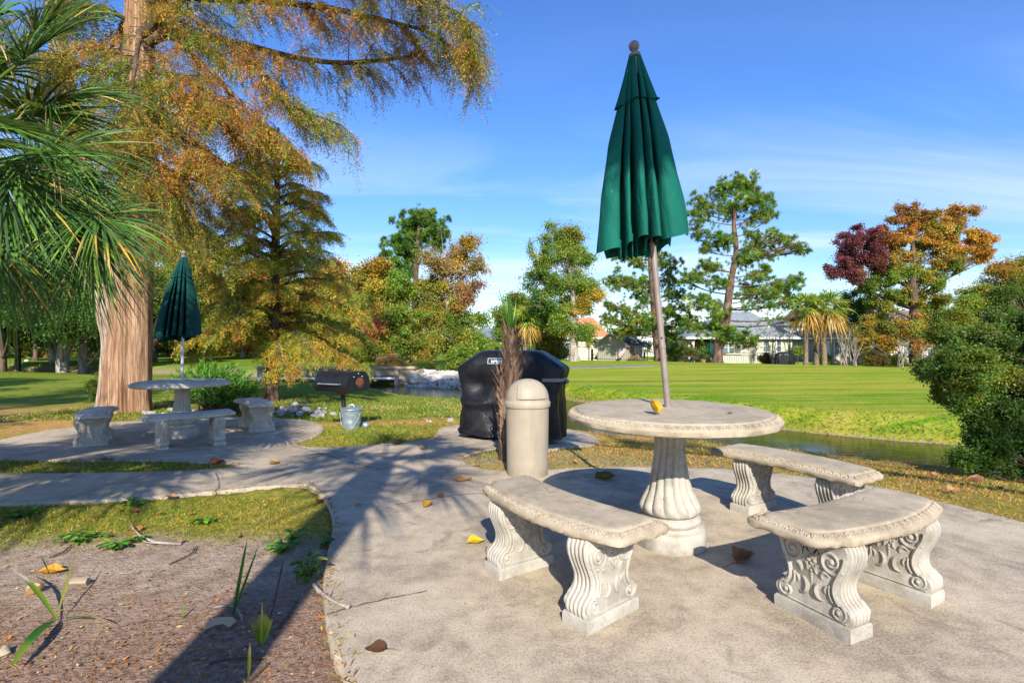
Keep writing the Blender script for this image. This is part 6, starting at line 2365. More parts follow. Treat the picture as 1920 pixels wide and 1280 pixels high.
def rock(rng, r, n=1):
    bm = bmesh.new()
    bmesh.ops.create_icosphere(bm, subdivisions=2, radius=1)
    V = np.array([v.co[:] for v in bm.verts])
    F = np.array([[v.index for v in f.verts] for f in bm.faces])
    bm.free()
    sd = rng.uniform(0, 50)
    V = V * (1 + .28 * vnoise(V[:, 0] * 1.3 + sd, V[:, 1] * 1.3, V[:, 2] * 1.3) + .10 * vnoise(V[:, 0] * 3 + sd, V[:, 1] * 3, V[:, 2] * 3))[:, None]
    for _ in range(8):       # flat broken faces
        nrm__ = unit(1, rng)[0]
        d = V @ nrm__
        V = V - np.outer(np.maximum(d - rng.uniform(.35, .7), 0), nrm__)
    V = V * np.array((1, rng.uniform(.6, 1), rng.uniform(.45, .75))) * r
    a = rng.uniform(0, 2 * np.pi)
    V = V @ np.array(((math.cos(a), -math.sin(a), 0), (math.sin(a), math.cos(a), 0), (0, 0, 1))).T
    return V, F


rng = np.random.default_rng(600)
g = G()
for i in range(520):
    u, v = rng.random(), rng.random()
    x = -4.3 + 3.6 * u + .5 * v
    yf_i = np.interp(x, FAR[:, 0], FAR[:, 1])
    y = yf_i - .25 + 1.9 * v * (1 - .25 * u)
    z = float(hz(x, y))
    V, F_ = rock(rng, rng.uniform(.08, .24))
    g.add(V + (x, y, z + .05), F_)
o = g.obj('riprap', M['rockwhite'], None, smooth=True, ang=25)
tag(o, 'bank of small white broken stone beside the footbridge', 'stones', kind='stuff')
protos = []
for k in range(6):
    V, F_ = rock(rng, .115)
    g = G()
    g.add(V, F_)
    protos.append(g)
first = {}
spots = []
for i in range(50):
    u = rng.random()
    px = 478 + 152 * u
    py = 764 + 20 * rng.random() + 2 * math.sin(u * 9)
    spots.append((px, py))
for i in range(9):
    spots.append((795 + 75 * rng.random(), 784 + 8 * rng.random()))
for i in range(14):
    spots.append((262 + 170 * rng.random(), 770 + 12 * rng.random()))
for i, (px, py) in enumerate(spots):
    p = gp(px, py)
    k = i % 6
    sc = rng.uniform(.45, 1.3) * (.45 if px > 700 else 1)
    if k not in first:
        o = protos[k].obj('rock', M['rock'], None, ang=25)
        first[k] = o
    else:
        o = first[k].copy()
        COL.objects.link(o)
    o.location = (p[0], p[1], p[2] + .03 * sc)
    o.rotation_euler = (0, 0, rng.uniform(0, 6.28))
    o.scale = (sc,) * 3
    lab = 'pale broken rock in the dry swale between the shaded patio and the lawn' if 478 <= px < 700 else ('pale rock at the edge of the left lawn beside the covered grill' if px > 700 else 'pale rock along the back of the shaded patio')
    tag(o, lab, 'rock', 'pale rocks along the swale' if 478 <= px < 700 else ('pale rocks by the covered grill' if px > 700 else 'pale rocks behind the shaded patio'))
# ================================================================= grass blades (nobody could count them)
rng = np.random.default_rng(700)


def grass(name, label, n, xr, yr, dens_fn, L, W, pals, seed):
    rg = np.random.default_rng(seed)
    x, y = rg.uniform(*xr, n), rg.uniform(*yr, n)
    k = dens_fn(x, y) > rg.random(n)
    x, y = x[k], y[k]
    k = ~pip(slab, x, y)
    x, y = x[k], y[k]
    n = len(x)
    z = hz(x, y)
    P = np.stack((x, y, z), -1)
    c = fbm(x * 1.1, y * 1.1)
    A = nrm(np.stack((rg.normal(0, .8, n), rg.normal(0, .8, n), rg.uniform(.25, 1.0, n)), -1))
    N = nrm(rg.standard_normal((n, 3)))
    sel = np.clip((c + .55 + rg.normal(0, .3, n)) / 1.1 * len(pals), 0, len(pals) - 1).astype(int)
    cc = np.empty((n, 3))
    for i, pl_ in enumerate(pals):
        m_ = sel == i
        cc[m_] = colors(pl_, m_.sum(), rg, .2)
    g = G()
    dist = np.clip(np.hypot(x, y) / 5, .8, 2.0)
    g.leaves(P, A, N, L * rg.uniform(.5, 1.4, n) * dist ** .5, W * rg.uniform(.7, 1.3, n) * dist, cc)
    o = g.obj(name, M['grass'], None, smooth=False, col=True)
    tag(o, label, 'grass', kind='stuff')
    return o


def d_bed(x, y):
    n = fbm(x * 1.3, y * 1.3) * .22 + fbm(x * 4 + 9, y * 4) * .12
    return (x < .2) * (y < 4.0) * (sstep(2.95, 3.4, y + n - .1 * sstep(-1.6, -.8, x)) * .95 + .012)


def d_isle(x, y):
    return (x < -1.8) * (y > 4.3) * (y < 5.6) * np.clip(.75 + .5 * fbm(x * 3, y * 3), 0, 1)


def d_grill(x, y):
    return (x < .0) * (x > -3.2) * (y > 5.4) * (y < 8.6) * np.clip(.45 + .9 * fbm(x * 1.5, y * 1.5), .03, 1) * sstep(8.1, 7.4, y + .08 * x)


def d_bank(x, y):
    yn__ = np.interp(x, NEAR[:, 0], NEAR[:, 1])
    return (x > -.6) * (y < yn__ - .02) * (y > 2.2) * np.clip(.55 + .8 * fbm(x * 1.3, y * 1.3), .05, 1)


GP = [('yg', 'green'), ('yg', 'gold', 'olive'), ('dead', 'gold', 'yg')]
grass('bed_grass', 'thin yellow green turf beside the front path', 120000, (-5.5, .1), (1.2, 4.0), d_bed, .032, .0042, GP, 1)
grass('strip_grass', 'narrow strip of turf between path and shaded patio', 30000, (-6.5, -1.8), (4.3, 5.7), d_isle, .04, .005, [('green', 'olive'), ('yg', 'olive'), ('dead', 'olive')], 2)
grass('grill_grass', 'patchy turf around the pedestal grill', 60000, (-3.2, .3), (5.3, 8.3), d_grill, .036, .005, GP, 3)
grass('bank_grass', 'dry yellowing turf between the patio and the pond', 150000, (-.6, 8.), (2.3, 9.2), d_bank, .034, .005, [('yg', 'olive'), ('dead', 'gold', 'yg'), ('dead', 'brown', 'gold')], 4)


def d_fringe(x, y):
    yf__ = np.interp(x, FAR[:, 0], FAR[:, 1])
    return sstep(1.2, .1, y - yf__) * (y > yf__ - .01)


grass('water_edge_grass', 'longer grass fringing the far edge of the pond', 90000, (1.2, 10.), (5.2, 17), d_fringe, .06, .0055, [('green', 'dark'), ('green',), ('green', 'olive')], 5)


def d_left(x, y):
    yn__ = np.interp(x, NEAR[:, 0], NEAR[:, 1])
    return (y < yn__ - .05) * (y > 8.7) * np.clip(.5 + .5 * fbm(x * .8, y * .8), 0, 1) * sstep(15, 11, y)


grass('lawn_grass', 'mown lawn between the swale and the pond', 120000, (-9, .2), (8.7, 15), d_left, .045, .007, [('green', 'olive'), ('green', 'yg'), ('yg', 'dead')], 6)

# pine straw, mulch and twigs: litter nobody could count
rg = np.random.default_rng(720)
g = G()
n = 15000
x, y = rg.uniform(-4.2, -.4, n), rg.uniform(.9, 3.4, n)
k = rg.random(n) < np.clip(.18 + .9 * sstep(2.9, 2.0, y + .3 * fbm(x * 1.5, y * 1.5)) + .5 * sstep(-1.5, -.8, x) * sstep(3.3, 2.6, y), 0, 1)
x, y = x[k], y[k]
k = ~pip(slab, x, y)
x, y = x[k], y[k]
n = len(x)
P = np.stack((x, y, hz(x, y) + rg.uniform(.001, .012, n)), -1)
A = nrm(np.stack((rg.normal(0, 1, n), rg.normal(0, 1, n), rg.normal(0, .12, n)), -1))
ndl = rg.random(n) < .45
L = np.where(ndl, rg.uniform(.04, .13, n), rg.uniform(.008, .028, n))
W = np.where(ndl, .0018, rg.uniform(.005, .014, n))
g.leaves(P, A, np.stack((rg.normal(0, .3, n), rg.normal(0, .3, n), np.ones(n)), -1), L, W, colors(('brown', 'rust', 'dead', 'brown'), n, rg, .35))
tag(g.obj('bed_litter', M['dry'], None, smooth=False, col=True), 'pine needles and bark chips strewn over the sandy bed', 'litter', kind='stuff')
g = G()
n = 30000
x, y = rg.uniform(-9, 7.5, n), rg.uniform(3.2, 11.5, n)
yn__ = np.interp(x, NEAR[:, 0], NEAR[:, 1])
w_ = np.maximum(np.maximum(sstep(3.2, 1.0, np.hypot(x + 6.67, (y - 8.9) * 1.2)), sstep(.6, .1, np.abs(y - 8 + .08 * x)) * (x > -5) * (x < .3)), (x > -.5) * (y < yn__) * .5)
k = (rg.random(n) < w_) & ~pip(slab, x, y)
x, y = x[k], y[k]
n = len(x)
P = np.stack((x, y, hz(x, y) + rg.uniform(.002, .02, n)), -1)
A = nrm(np.stack((rg.normal(0, 1, n), rg.normal(0, 1, n), rg.normal(0, .15, n)), -1))
g.leaves(P, A, np.stack((rg.normal(0, .3, n), rg.normal(0, .3, n), np.ones(n)), -1), rg.uniform(.03, .11, n), rg.uniform(.003, .012, n), colors(('rust', 'dead', 'orange', 'brown'), n, rg, .3))
tag(g.obj('cypress_litter', M['dry'], None, smooth=False, col=True), 'rust coloured fallen needles under the cypress and along the bank', 'litter', kind='stuff')
# fine specks on the shaded patio
g = G()
n = 700
x, y = rg.uniform(-6.5, 2.5, n), rg.uniform(1.5, 8.2, n)
k = pip(slab, x, y) & (rg.random(n) < np.where(y > 5, .9, .15))
x, y = x[k], y[k]
n = len(x)
P = np.stack((x, y, hs(x, y) + .002), -1)
A = nrm(np.stack((rg.normal(0, 1, n), rg.normal(0, 1, n), np.full(n, .05)), -1))
g.leaves(P, A, np.stack((rg.normal(0, .2, n), rg.normal(0, .2, n), np.ones(n)), -1), rg.uniform(.012, .045, n), rg.uniform(.004, .014, n), colors(('brown', 'rust', 'dead'), n, rg, .3))
tag(g.obj('patio_litter', M['dry'], None, smooth=False, col=True), 'tiny scraps of leaf litter scattered on the concrete', 'litter', kind='stuff')


# dirt, straw and short grass creeping over the slab's edge
g = G()
k = rg.integers(0, len(slab), 5200)
u_ = rg.random((5200, 1))
Pq = slab[k] * (1 - u_) + slab[(k + 1) % len(slab)] * u_ + rg.normal(0, .022, (5200, 2)) * rg.uniform(.3, 1.6, (5200, 1))
n = len(Pq)
P = np.column_stack((Pq, hs(Pq[:, 0], Pq[:, 1]) + .002))
out_ = ~pip(slab, Pq[:, 0], Pq[:, 1])
P[out_, 2] -= .02
A = nrm(np.stack((rg.normal(0, 1, n), rg.normal(0, 1, n), np.abs(rg.normal(0, .25, n))), -1))
g.leaves(P, A, np.stack((rg.normal(0, .4, n), rg.normal(0, .4, n), np.ones(n)), -1), rg.uniform(.010, .05, n), rg.uniform(.002, .008, n), colors(('brown', 'rust', 'brown', 'olive', 'dead'), n, rg, .3))
tag(g.obj('edge_litter', M['dry'], None, smooth=False, col=True), 'dry scraps and needles gathered along the concrete edges', 'litter', kind='stuff')


# ================================================================= single fallen leaves, sticks, seedlings
def leaf_mesh(size, curl, seed, col, stem=True, lobes=0, aspect=.75):
    rg = np.random.default_rng(seed)
    nu, nv = 13, 9
    V = np.zeros((nu, nv, 3))
    for i in range(nu):
        u = i / (nu - 1)
        w = math.sin(math.pi * u ** .72) ** .8 * aspect * .5 * (1 + lobes * .35 * math.cos(u * 15))
        for j in range(nv):
            v = 2 * j / (nv - 1) - 1
            V[i, j] = ((u - .5) + .02 * math.sin(v * 5), v * w, curl * (v * v * w * 2.2 + .55 * (u - .45) ** 2 * 2) + .05 * math.sin(u * 9 + v * 3 + seed) * abs(v))
    V = V.reshape(-1, 3) * size
    i, j = np.meshgrid(np.arange(nu - 1), np.arange(nv - 1), indexing='ij')
    F = np.stack((i * nv + j, i * nv + j + 1, (i + 1) * nv + j + 1, (i + 1) * nv + j), -1).reshape(-1, 4)
    g = G()
    c = np.array(col) * (1 + .25 * vnoise(V[:, 0] / size * 5, V[:, 1] / size * 5, seed))[:, None]
    V2 = V - (0, 0, .012 * size)
    g.add(V - (0, 0, V[:, 2].min()), F, np.clip(c, .005, .9))
    if stem:
        q = V.reshape(nu, nv, 3)[0, nv // 2] - (0, 0, V[:, 2].min())
        g.tube([q, q + np.array((-.25, .05, .01)) * size, q + np.array((-.5, .12, -.02)) * size], [.012 * size, .01 * size, .008 * size], 5, C=np.array(col) * .8)
    return g


def put_leaf(label, loc, size, curl, seed, col, rz, tilt=(0, 0), group=None, **k):
    o = leaf_mesh(size, curl, seed, col, **k).obj('fallen_leaf', M['dry'], None, ang=180, col=True)
    o.location = [float(v) for v in loc]
    o.rotation_euler = (tilt[0], tilt[1], rz)
    return tag(o, label, 'leaf', group or 'fallen leaves on the concrete')


def sp(px, py):
    """a point on the slab surface"""
    return gp(px, py, .03) + (0, 0, .004)


put_leaf('bright yellow leaf lying alone on the concrete left of the near bench', sp(893, 1018), .105, .35, 1, (.62, .40, .02), R(15))
put_leaf('pale tan curled leaf on the walk left of the bin', sp(868, 902), .15, .5, 2, (.50, .28, .10), R(5), aspect=.4)
put_leaf('small ochre leaf on the concrete between walk and near bench', sp(802, 949), .085, .5, 3, (.45, .24, .03), R(60), aspect=.9)
put_leaf('reddish brown leaf scrap beside the small ochre leaf', sp(825, 931), .07, .5, 4, (.30, .14, .08), R(120))
put_leaf('large curled olive brown leaf on the table shadow', sp(1136, 899), .19, .55, 5, (.17, .12, .03), R(8), aspect=.55)
put_leaf('large crumpled brown leaf under the edge of the closest bench', sp(1394, 1050), .17, .45, 6, (.26, .14, .05), R(40), (R(6), R(-4)), aspect=.62, lobes=.5)
put_leaf('dark brown curled leaf with a long stem on the front concrete', sp(705, 1223), .085, .55, 7, (.085, .038, .018), R(185), aspect=.6)
put_leaf('small brown leaf caught against the plinth of the near bench', sp(921, 1042), .075, .7, 8, (.25, .11, .03), R(70), lobes=.7)
put_leaf('thin tan leaf on the walk near the front turf corner', sp(672, 948), .05, .4, 9, (.42, .24, .12), R(30))
put_leaf('orange brown leaf near the joint in the walk', sp(690, 1032), .05, .3, 10, (.48, .28, .14), R(10), aspect=.3)
put_leaf('dark leaf on the walk by the pedestal grill turf', sp(747, 833), .14, .5, 11, (.09, .05, .03), R(20))
put_leaf('tan leaf on the walk edge in front of the grill pad', sp(795, 841), .11, .4, 12, (.42, .26, .12), R(70))
put_leaf('tan leaf on the path by the front turf', sp(322, 932), .12, .2, 13, (.46, .27, .13), R(0), aspect=.5)
put_leaf('brown leaf on the path right of the turf strip', sp(515, 870), .10, .5, 14, (.36, .20, .09), R(20))
put_leaf('brown leaf on the near edge of the shaded patio', sp(200, 863), .14, .3, 15, (.25, .13, .07), R(5), aspect=.4)
put_leaf('reddish leaf at the right end of the turf strip', sp(408, 870), .13, .5, 16, (.22, .08, .04), R(40))
tl = put_leaf('golden yellow leaf standing curled on the near table by the pole', (.775, 2.84, TAB1[2] + .835), .085, .55, 17, (.50, .30, .02), R(120), (R(20), R(-58)), 'fallen leaves on the table', aspect=.95)
put_leaf('tiny red brown scrap on the near tabletop', TAB1 + (.28, -.2, .798), .03, .3, 18, (.25, .08, .04), R(20), group='fallen leaves on the table')
put_leaf('yellow orange leaf on the sandy bed beside a green blade', gp(98, 1076) + (0, 0, .008), .13, .4, 19, (.55, .28, .03), R(10), group='fallen leaves on the bed', aspect=.55)
put_leaf('tan papery leaf on the sandy bed above the palm seedling', gp(72, 1112) + (0, 0, .008), .08, .7, 20, (.50, .32, .16), R(40), (0, R(-30)), 'fallen leaves on the bed')
put_leaf('pale brown leaf curled on the dry turf right of the benches, nearer the water', gp(1790, 926) + (0, 0, .01), .11, .6, 21, (.36, .20, .10), R(10), group='fallen leaves on the bank')
put_leaf('brown leaf curled on the dry turf at the far right', gp(1830, 905) + (0, 0, .01), .12, .7, 22, (.30, .15, .08), R(160), group='fallen leaves on the bank')
put_leaf('pink brown leaf on the bank left of the two curled leaves', gp(1755, 893) + (0, 0, .01), .11, .4, 23, (.36, .20, .10), R(30), group='fallen leaves on the bank')
base_leaf = None
rg = np.random.default_rng(730)
protoL = [leaf_mesh(.10, .5, 40 + k, c).obj('fallen_leaf', M['dry'], None, ang=180, col=True) for k, c in enumerate(((.34, .19, .09), (.22, .10, .05), (.45, .27, .10), (.30, .12, .04)))]
zones_ = [((-3.0, -.8), (3.0, 3.9), 14, 'small brown leaf in the thin turf by the front path', 'leaves in the front turf'), ((-.4, 4.8), (4.2, 8.0), 26, 'small brown leaf in the dry turf between patio and pond', 'leaves on the pond bank'), ((-3.0, -.4), (5.8, 7.8), 14, 'small brown leaf on the turf by the pedestal grill', 'leaves round the pedestal grill')]
used = set()
for (xr, yr, n, lab, grp) in zones_:
    c_ = 0
    while c_ < n:
        x, y = rg.uniform(*xr), rg.uniform(*yr)
        if bool(pip(slab, np.array([x]), np.array([y]))[0]) or y > np.interp(x, NEAR[:, 0], NEAR[:, 1]) - .2:
            continue
        k = int(rg.integers(0, 4))
        o = protoL[k] if k not in used else protoL[k].copy()
        if k in used:
            COL.objects.link(o)
        used.add(k)
        o.location = (x, y, float(hz(x, y)) + .012)
        s_ = rg.uniform(.3, .65)
        o.scale = (s_,) * 3
        o.rotation_euler = (rg.normal(0, .25), rg.normal(0, .25), rg.uniform(0, 6.28))
        tag(o, lab, 'leaf', grp)
        c_ += 1


def stick(label, pts, r, mat, name='stick', branches=()):
    g = G()
    P = np.array([gp(a, b) + (0, 0, h) for a, b, h in pts])
    C = catmull(P, 5, False)
    g.tube(C, np.interp(np.linspace(0, 1, len(C)), np.linspace(0, 1, len(r)), r), 7, rough=.25)
    for br_ in branches:
        Q = catmull(np.array([gp(a, b) + (0, 0, h) for a, b, h in br_]), 4, False)
        g.tube(Q, np.linspace(r[0] * .7, r[-1] * .5, len(Q)), 6, rough=.2)
    t = g.obj(name, M[mat], None, P[0], ang=180)
    t.location = [float(v) for v in P[0]]
    return tag(t, label, 'stick', 'sticks on the bed')


stick('pale forked twig lying on the turf edge of the bed', [(340, 1023, .012), (300, 1022, .016), (285, 1019, .018), (265, 1011, .02), (250, 996, .02), (246, 985, .02)], [.006, .0085, .007, .004], 'palebark', branches=[[(300, 1022, .016), (275, 1022, .02), (258, 1012, .02), (252, 1004, .02)]])
stick('tan stick with a knob end reaching over the kerb of the concrete', [(588, 1106, .03), (600, 1120, .03), (614, 1137, .045), (632, 1146, .04), (655, 1154, .038)], [.009, .009, .008, .0065, .011], 'palebark')
stick('curved whitish twig in the palm shadow', [(402, 1142, .01), (425, 1141, .015), (440, 1146, .02), (450, 1158, .018), (454, 1168, .01)], [.004, .006, .006, .005], 'palebark')
stick('thin dark upright twig at the edge of the palm shadow', [(502, 1172, .0), (512, 1150, .03), (522, 1125, .08), (531, 1098, .13)], [.0035, .004, .006, .002], 'bark')
stick('thin dark twig lying in the sun beside the palm shadow', [(520, 1180, .006), (540, 1158, .01), (552, 1140, .012), (562, 1122, .01)], [.003, .004, .004, .002], 'bark')
stick('reddish twig on the open sand', [(318, 1060, .008), (345, 1048, .012), (362, 1038, .012), (368, 1026, .01)], [.003, .004, .004, .002], 'bark')
stick('grey twig on the sand near the left weeds', [(92, 1047, .008), (115, 1040, .012), (128, 1030, .012), (135, 1025, .01)], [.003, .004, .004, .002], 'bark')
stick('long brown root across the mulch at the bottom', [(395, 1243, .004), (440, 1238, .008), (500, 1236, .008), (540, 1234, .004)], [.003, .004, .004, .002], 'bark')
stick('dark twig at the bottom edge of the mulch', [(470, 1278, .008), (490, 1262, .012), (505, 1248, .012)], [.005, .005, .003], 'bark')
# cut wood pieces and a pebble
g = G()
g.extrude([(-.06, 0), (-.056, .03), (-.016, .044), (.04, .04), (.06, .022), (.036, .0), (.008, .016), (-.024, .014)], (-.006, .008))
o = g.obj('bark_piece', M['wood'], None, ang=30)
p = gp(414, 1178)
o.location = (p[0], p[1], p[2] + .002)
o.rotation_euler = (R(-25), 0, R(12))
tag(o, 'broken grey brown bark piece in the palm shadow', 'bark piece')
g = G()
g.tube([(-.04, 0, .014), (-.01, .004, .016), (.04, 0, .014)], [.016, .019, .017], 10, rough=.2)
o = g.obj('wood_chunk', M['wood'], None, ang=40)
p = gp(149, 1096)
o.location = [float(v) for v in p]
o.rotation_euler = (0, 0, R(8))
tag(o, 'short tan chunk of wood on the sandy bed', 'wood chunk')
V, F_ = rock(np.random.default_rng(9), .05)
g = G()
g.add(V * (1, .8, .8), F_)
o = g.obj('pebble', M['wood'], None, ang=180)
p = gp(5, 1228)
o.location = (p[0], p[1], p[2] + .02)
tag(o, 'smooth tan stone at the left edge of the bed', 'stone')


def blade(g, base, tip, w, col, col2=None, bend=.0, n=8):
    P = bez(base, tip, (0, 0, bend), n)
    d = nrm(np.gradient(P, axis=0))
    s = nrm(np.cross(d, (0, .3, 1.)))
    wd = w * np.interp(np.linspace(0, 1, n), (0, .35, .8, 1), (.25, 1, .7, .04))
    up = np.cross(s, d)
    V = np.stack((P - s * wd[:, None], P + up * wd[:, None] * .35 * -1, P + s * wd[:, None]), 1).reshape(-1, 3)
    k = np.arange(n - 1)
    F = np.vstack([np.stack((3 * k + q, 3 * k + q + 1, 3 * k + q + 4, 3 * k + q + 3), -1) for q in (0, 1)])
    c = np.array(col)[None] * np.ones((n, 1))
    if col2 is not None:
        m = np.linspace(0, 1, n) > .7
        c[m] = col2
    g.add(V, F, np.repeat(c, 3, 0))


# palm seedling at the lower left: four long blades from one crown
b = gp(106, 1168)
t = thing('palm_seedling', 'palm seedling of four long spreading blades at the lower left', 'seedling', b)
for (px, py, h, w, c, c2, bd) in ((20, 1268, .03, .020, (.03, .15, .015), (.16, .24, .03), .07), (24, 1104, .09, .014, (.16, .26, .02), (.62, .55, .38), .07), (138, 1100, .13, .005, (.28, .30, .03), None, .03), (215, 1178, .02, .013, (.15, .24, .02), (.55, .34, .14), .05)):
    g = G()
    blade(g, b + (0, 0, .015), gp(px, py) + (0, 0, h), w, c, c2, bd)
    g.obj('blade', M['palm'], t, b, ang=180, col=True)
b = gp(490, 1208)
t = thing('palm_seedling', 'clipped fan shaped palm seedling glowing yellow green on the mulch', 'seedling', b)
g = G()
for i in range(17):
    a = (i - 8) / 8
    blade(g, b + (a * .008, 0, .0), b + (a * .052, .01 * math.cos(a * 3), .125 - .012 * abs(a)), .0052, (.17, .30, .02) if i % 2 else (.26, .36, .03), (.42, .40, .06), 0, 5)
blade(g, b, b + (.004, .0, .175), .006, (.40, .36, .05), (.55, .36, .1), 0, 5)
g.obj('fan', M['palm'], t, b, ang=180, col=True)
b = gp(436, 1156)
t = thing('grass_seedling', 'two tall dark green blades standing in the palm shadow', 'seedling', b)
for dx, dz, w in ((.055, .34, .008), (.105, .31, .007), (.03, .2, .006)):
    g = G()
    blade(g, b, b + (dx, .02, dz), w, (.05, .15, .02), None, 0)
    g.obj('blade', M['palm'], t, b, ang=180, col=True)
b = gp(95, 1082)
t = thing('grass_seedling', 'single bent green blade beside the yellow orange leaf', 'seedling', b)
g = G()
blade(g, b, b + (-.075, .02, .11), .006, (.06, .16, .02), None, .02)
g.obj('blade', M['palm'], t, b, ang=180, col=True)
b = gp(466, 1270)
t = thing('grass_seedling', 'slim yellow green shoot at the bottom edge of the mulch', 'seedling', b)
g = G()
blade(g, b, b + (.005, .0, .13), .007, (.24, .28, .03), (.45, .34, .1), 0)
g.obj('blade', M['palm'], t, b, ang=180, col=True)
b = gp(342, 1160)
t = thing('grass_seedling', 'short thin green shoot on the open sand left of the palm shadow', 'seedling', b)
g = G()
blade(g, b, b + (.002, .0, .075), .004, (.12, .22, .02), None, 0)
g.obj('blade', M['palm'], t, b, ang=180, col=True)


def weed(label, px, py, rad, n, seed, pal=('oleander', 'green'), h=.04, name='weed'):
    rg = np.random.default_rng(seed)
    b = gp(px, py)
    t = thing(name, label, 'weed', b, 0, 'broad leaved weeds on the bed')
    g = G()
    for i in range(n):
        a = rg.uniform(0, 2 * np.pi)
        r0 = rad * rg.uniform(.0, .75)
        c = np.array((math.cos(a) * r0, math.sin(a) * r0 * .8, rg.uniform(.3, 1) * h))
        L = rg.uniform(.035, .06)
        d = nrm(np.array((math.cos(a + rg.normal(0, .6)), math.sin(a + rg.normal(0, .6)), rg.uniform(-.1, .5))))
        s = nrm(np.cross(d, (0, 0, 1.)))
        u = np.linspace(0, 1, 6)
        w = .5 * L * .62 * np.sin(np.pi * u ** .8) ** .7 + .0005
        P = c + d * L * u[:, None] - np.outer(u ** 2, (0, 0, .012))
        upv = np.array((0, 0, .006))
        V = np.stack((P - s * w[:, None] + upv, P, P + s * w[:, None] + upv), 1).reshape(-1, 3)
        k = np.arange(5)
        F = np.vstack([np.stack((3 * k + q, 3 * k + q + 1, 3 * k + q + 4, 3 * k + q + 3), -1) for q in (0, 1)])
        g.add(V, F, colors(pal, 1, rg)[0])
        g.tube([(0, 0, 0), c * .6 + (0, 0, .003), c], [.002, .0018, .0014], 4, C=(.10, .18, .03))
    g.obj('leaves', M['leaf'], t, ang=180, col=True)


weed('bright green broad weed at the left of the turf edge', 150, 1014, .16, 46, 801)
weed('small flat bright weed on the sand below the forked twig', 215, 1029, .085, 26, 802)
weed('light green weed patch on the sand by the forked twig', 255, 1018, .06, 14, 803)
weed('round leaved green weed in the palm shadow, nearer the camera', 530, 1037, .085, 26, 804, ('oleander',), .06)
weed('round leaved green weed in the palm shadow, farther up', 550, 1018, .075, 18, 805, ('oleander',), .07)
weed('small weed in the front turf, left of centre', 378, 983, .07, 20, 806)
weed('weed at the corner of the front turf by the path', 250, 948, .08, 22, 807)
weed('weed clump in the shaded left part of the front turf', 40, 970, .14, 36, 808, ('green', 'oleander'))
weed('leafy yellow green sprout at the kerb beside the tan stick', 577, 1092, .07, 40, 809, ('yg', 'oleander', 'green'), .13, 'sprout')
weed('tiny weed tuft at the kerb above the sprout', 612, 1022, .03, 10, 810, ('green',), .05)

# small white markers on the far left lawn
for (px, py, lab) in ((37 + 83, 691, 'small white marker on the left lawn by the grey trunk'), (122 - 72, 690, 'tiny bluish marker on the left lawn near the photo edge')):
    p = gp(px, py)
    g = G()
    g.lathe([(.12, 0), (.14, .05), (.10, .12), (.02, .15)], 12)
    o = g.obj('lawn_marker', M['white'], None)
    o.location = [float(v) for v in p]
    tag(o, lab, 'marker', 'white markers on the left lawn')

# joints and a hairline crack in the concrete
M['joint'] = m_simple('joint_dirt', (.12, .10, .075), .95, 0, .1, .4, 20)
for pts in ([(398, 928), (410, 912), (409, 898), (404, 887)], [(742, 946), (795, 937), (850, 929), (900, 925), (945, 930), (1000, 945)], [(612, 1152), (700, 1128), (800, 1108)], [(548, 836), (640, 862), (720, 880)]):
    P = catmull(np.array([gp(a, b_, .03) for a, b_ in pts]), 10, False)
    P[:, 2] = hs(P[:, 0], P[:, 1]) + .003
    rgj = np.random.default_rng(len(P))
    tj = nrm(np.gradient(P, axis=0))
    nj = np.stack((-tj[:, 1], tj[:, 0], np.zeros(len(P))), -1)
    wj = (.0045 * rgj.uniform(.4, 1.3, len(P)))[:, None]
    P = P + nj * rgj.normal(0, .004, len(P))[:, None]
    g = G()
    g.loft([P - nj * wj, P + nj * wj], closed=False)
    tag(g.obj('slab_joint', M['joint'], None), kind='structure')
# ================================================================= light, sky, camera
SUN_EL, SUN_AZ = R(33), R(4.5)          # the sun stands behind the camera, a little to its right
to_sun = Vector((math.sin(SUN_AZ) * math.cos(SUN_EL), -math.cos(SUN_AZ) * math.cos(SUN_EL), math.sin(SUN_EL)))
sd_ = bpy.data.lights.new('sun', 'SUN')
sd_.energy = 4.4
sd_.angle = R(.5)
sd_.color = (1.0, .93, .82)
so = bpy.data.objects.new('sun', sd_)
COL.objects.link(so)
so.rotation_euler = to_sun.to_track_quat('Z', 'Y').to_euler()
so.location = to_sun * 50

wd = bpy.data.worlds.new('World')
SC.world = wd
wd.use_nodes = True
nt = wd.node_tree
nt.nodes.clear()
out = nt.nodes.new('ShaderNodeOutputWorld')
bg = nt.nodes.new('ShaderNodeBackground')
sky = nt.nodes.new('ShaderNodeTexSky')
sky.sky_type = 'NISHITA'
sky.sun_disc = False
sky.sun_elevation = SUN_EL
sky.sun_rotation = math.pi - SUN_AZ
sky.air_density = .9
sky.dust_density = .1
sky.ozone_density = 2.6
hs_ = nt.nodes.new('ShaderNodeHueSaturation')
hs_.inputs['Saturation'].default_value = 1.26
hs_.inputs['Hue'].default_value = .512
nt.links.new(sky.outputs[0], hs_.inputs['Color'])
# thin cirrus: noise on the plane of the cloud layer, from the view direction
tc = nt.nodes.new('ShaderNodeTexCoord')
sx = nt.nodes.new('ShaderNodeSeparateXYZ')
nt.links.new(tc.outputs['Generated'], sx.inputs[0])


def mth(op, a, b=None):
    m = nt.nodes.new('ShaderNodeMath')
    m.operation = op
    for i, v in enumerate((a, b)):
        if v is None:
            continue
        if isinstance(v, (int, float)):
            m.inputs[i].default_value = v
        else:
            nt.links.new(v, m.inputs[i])
    return m.outputs[0]


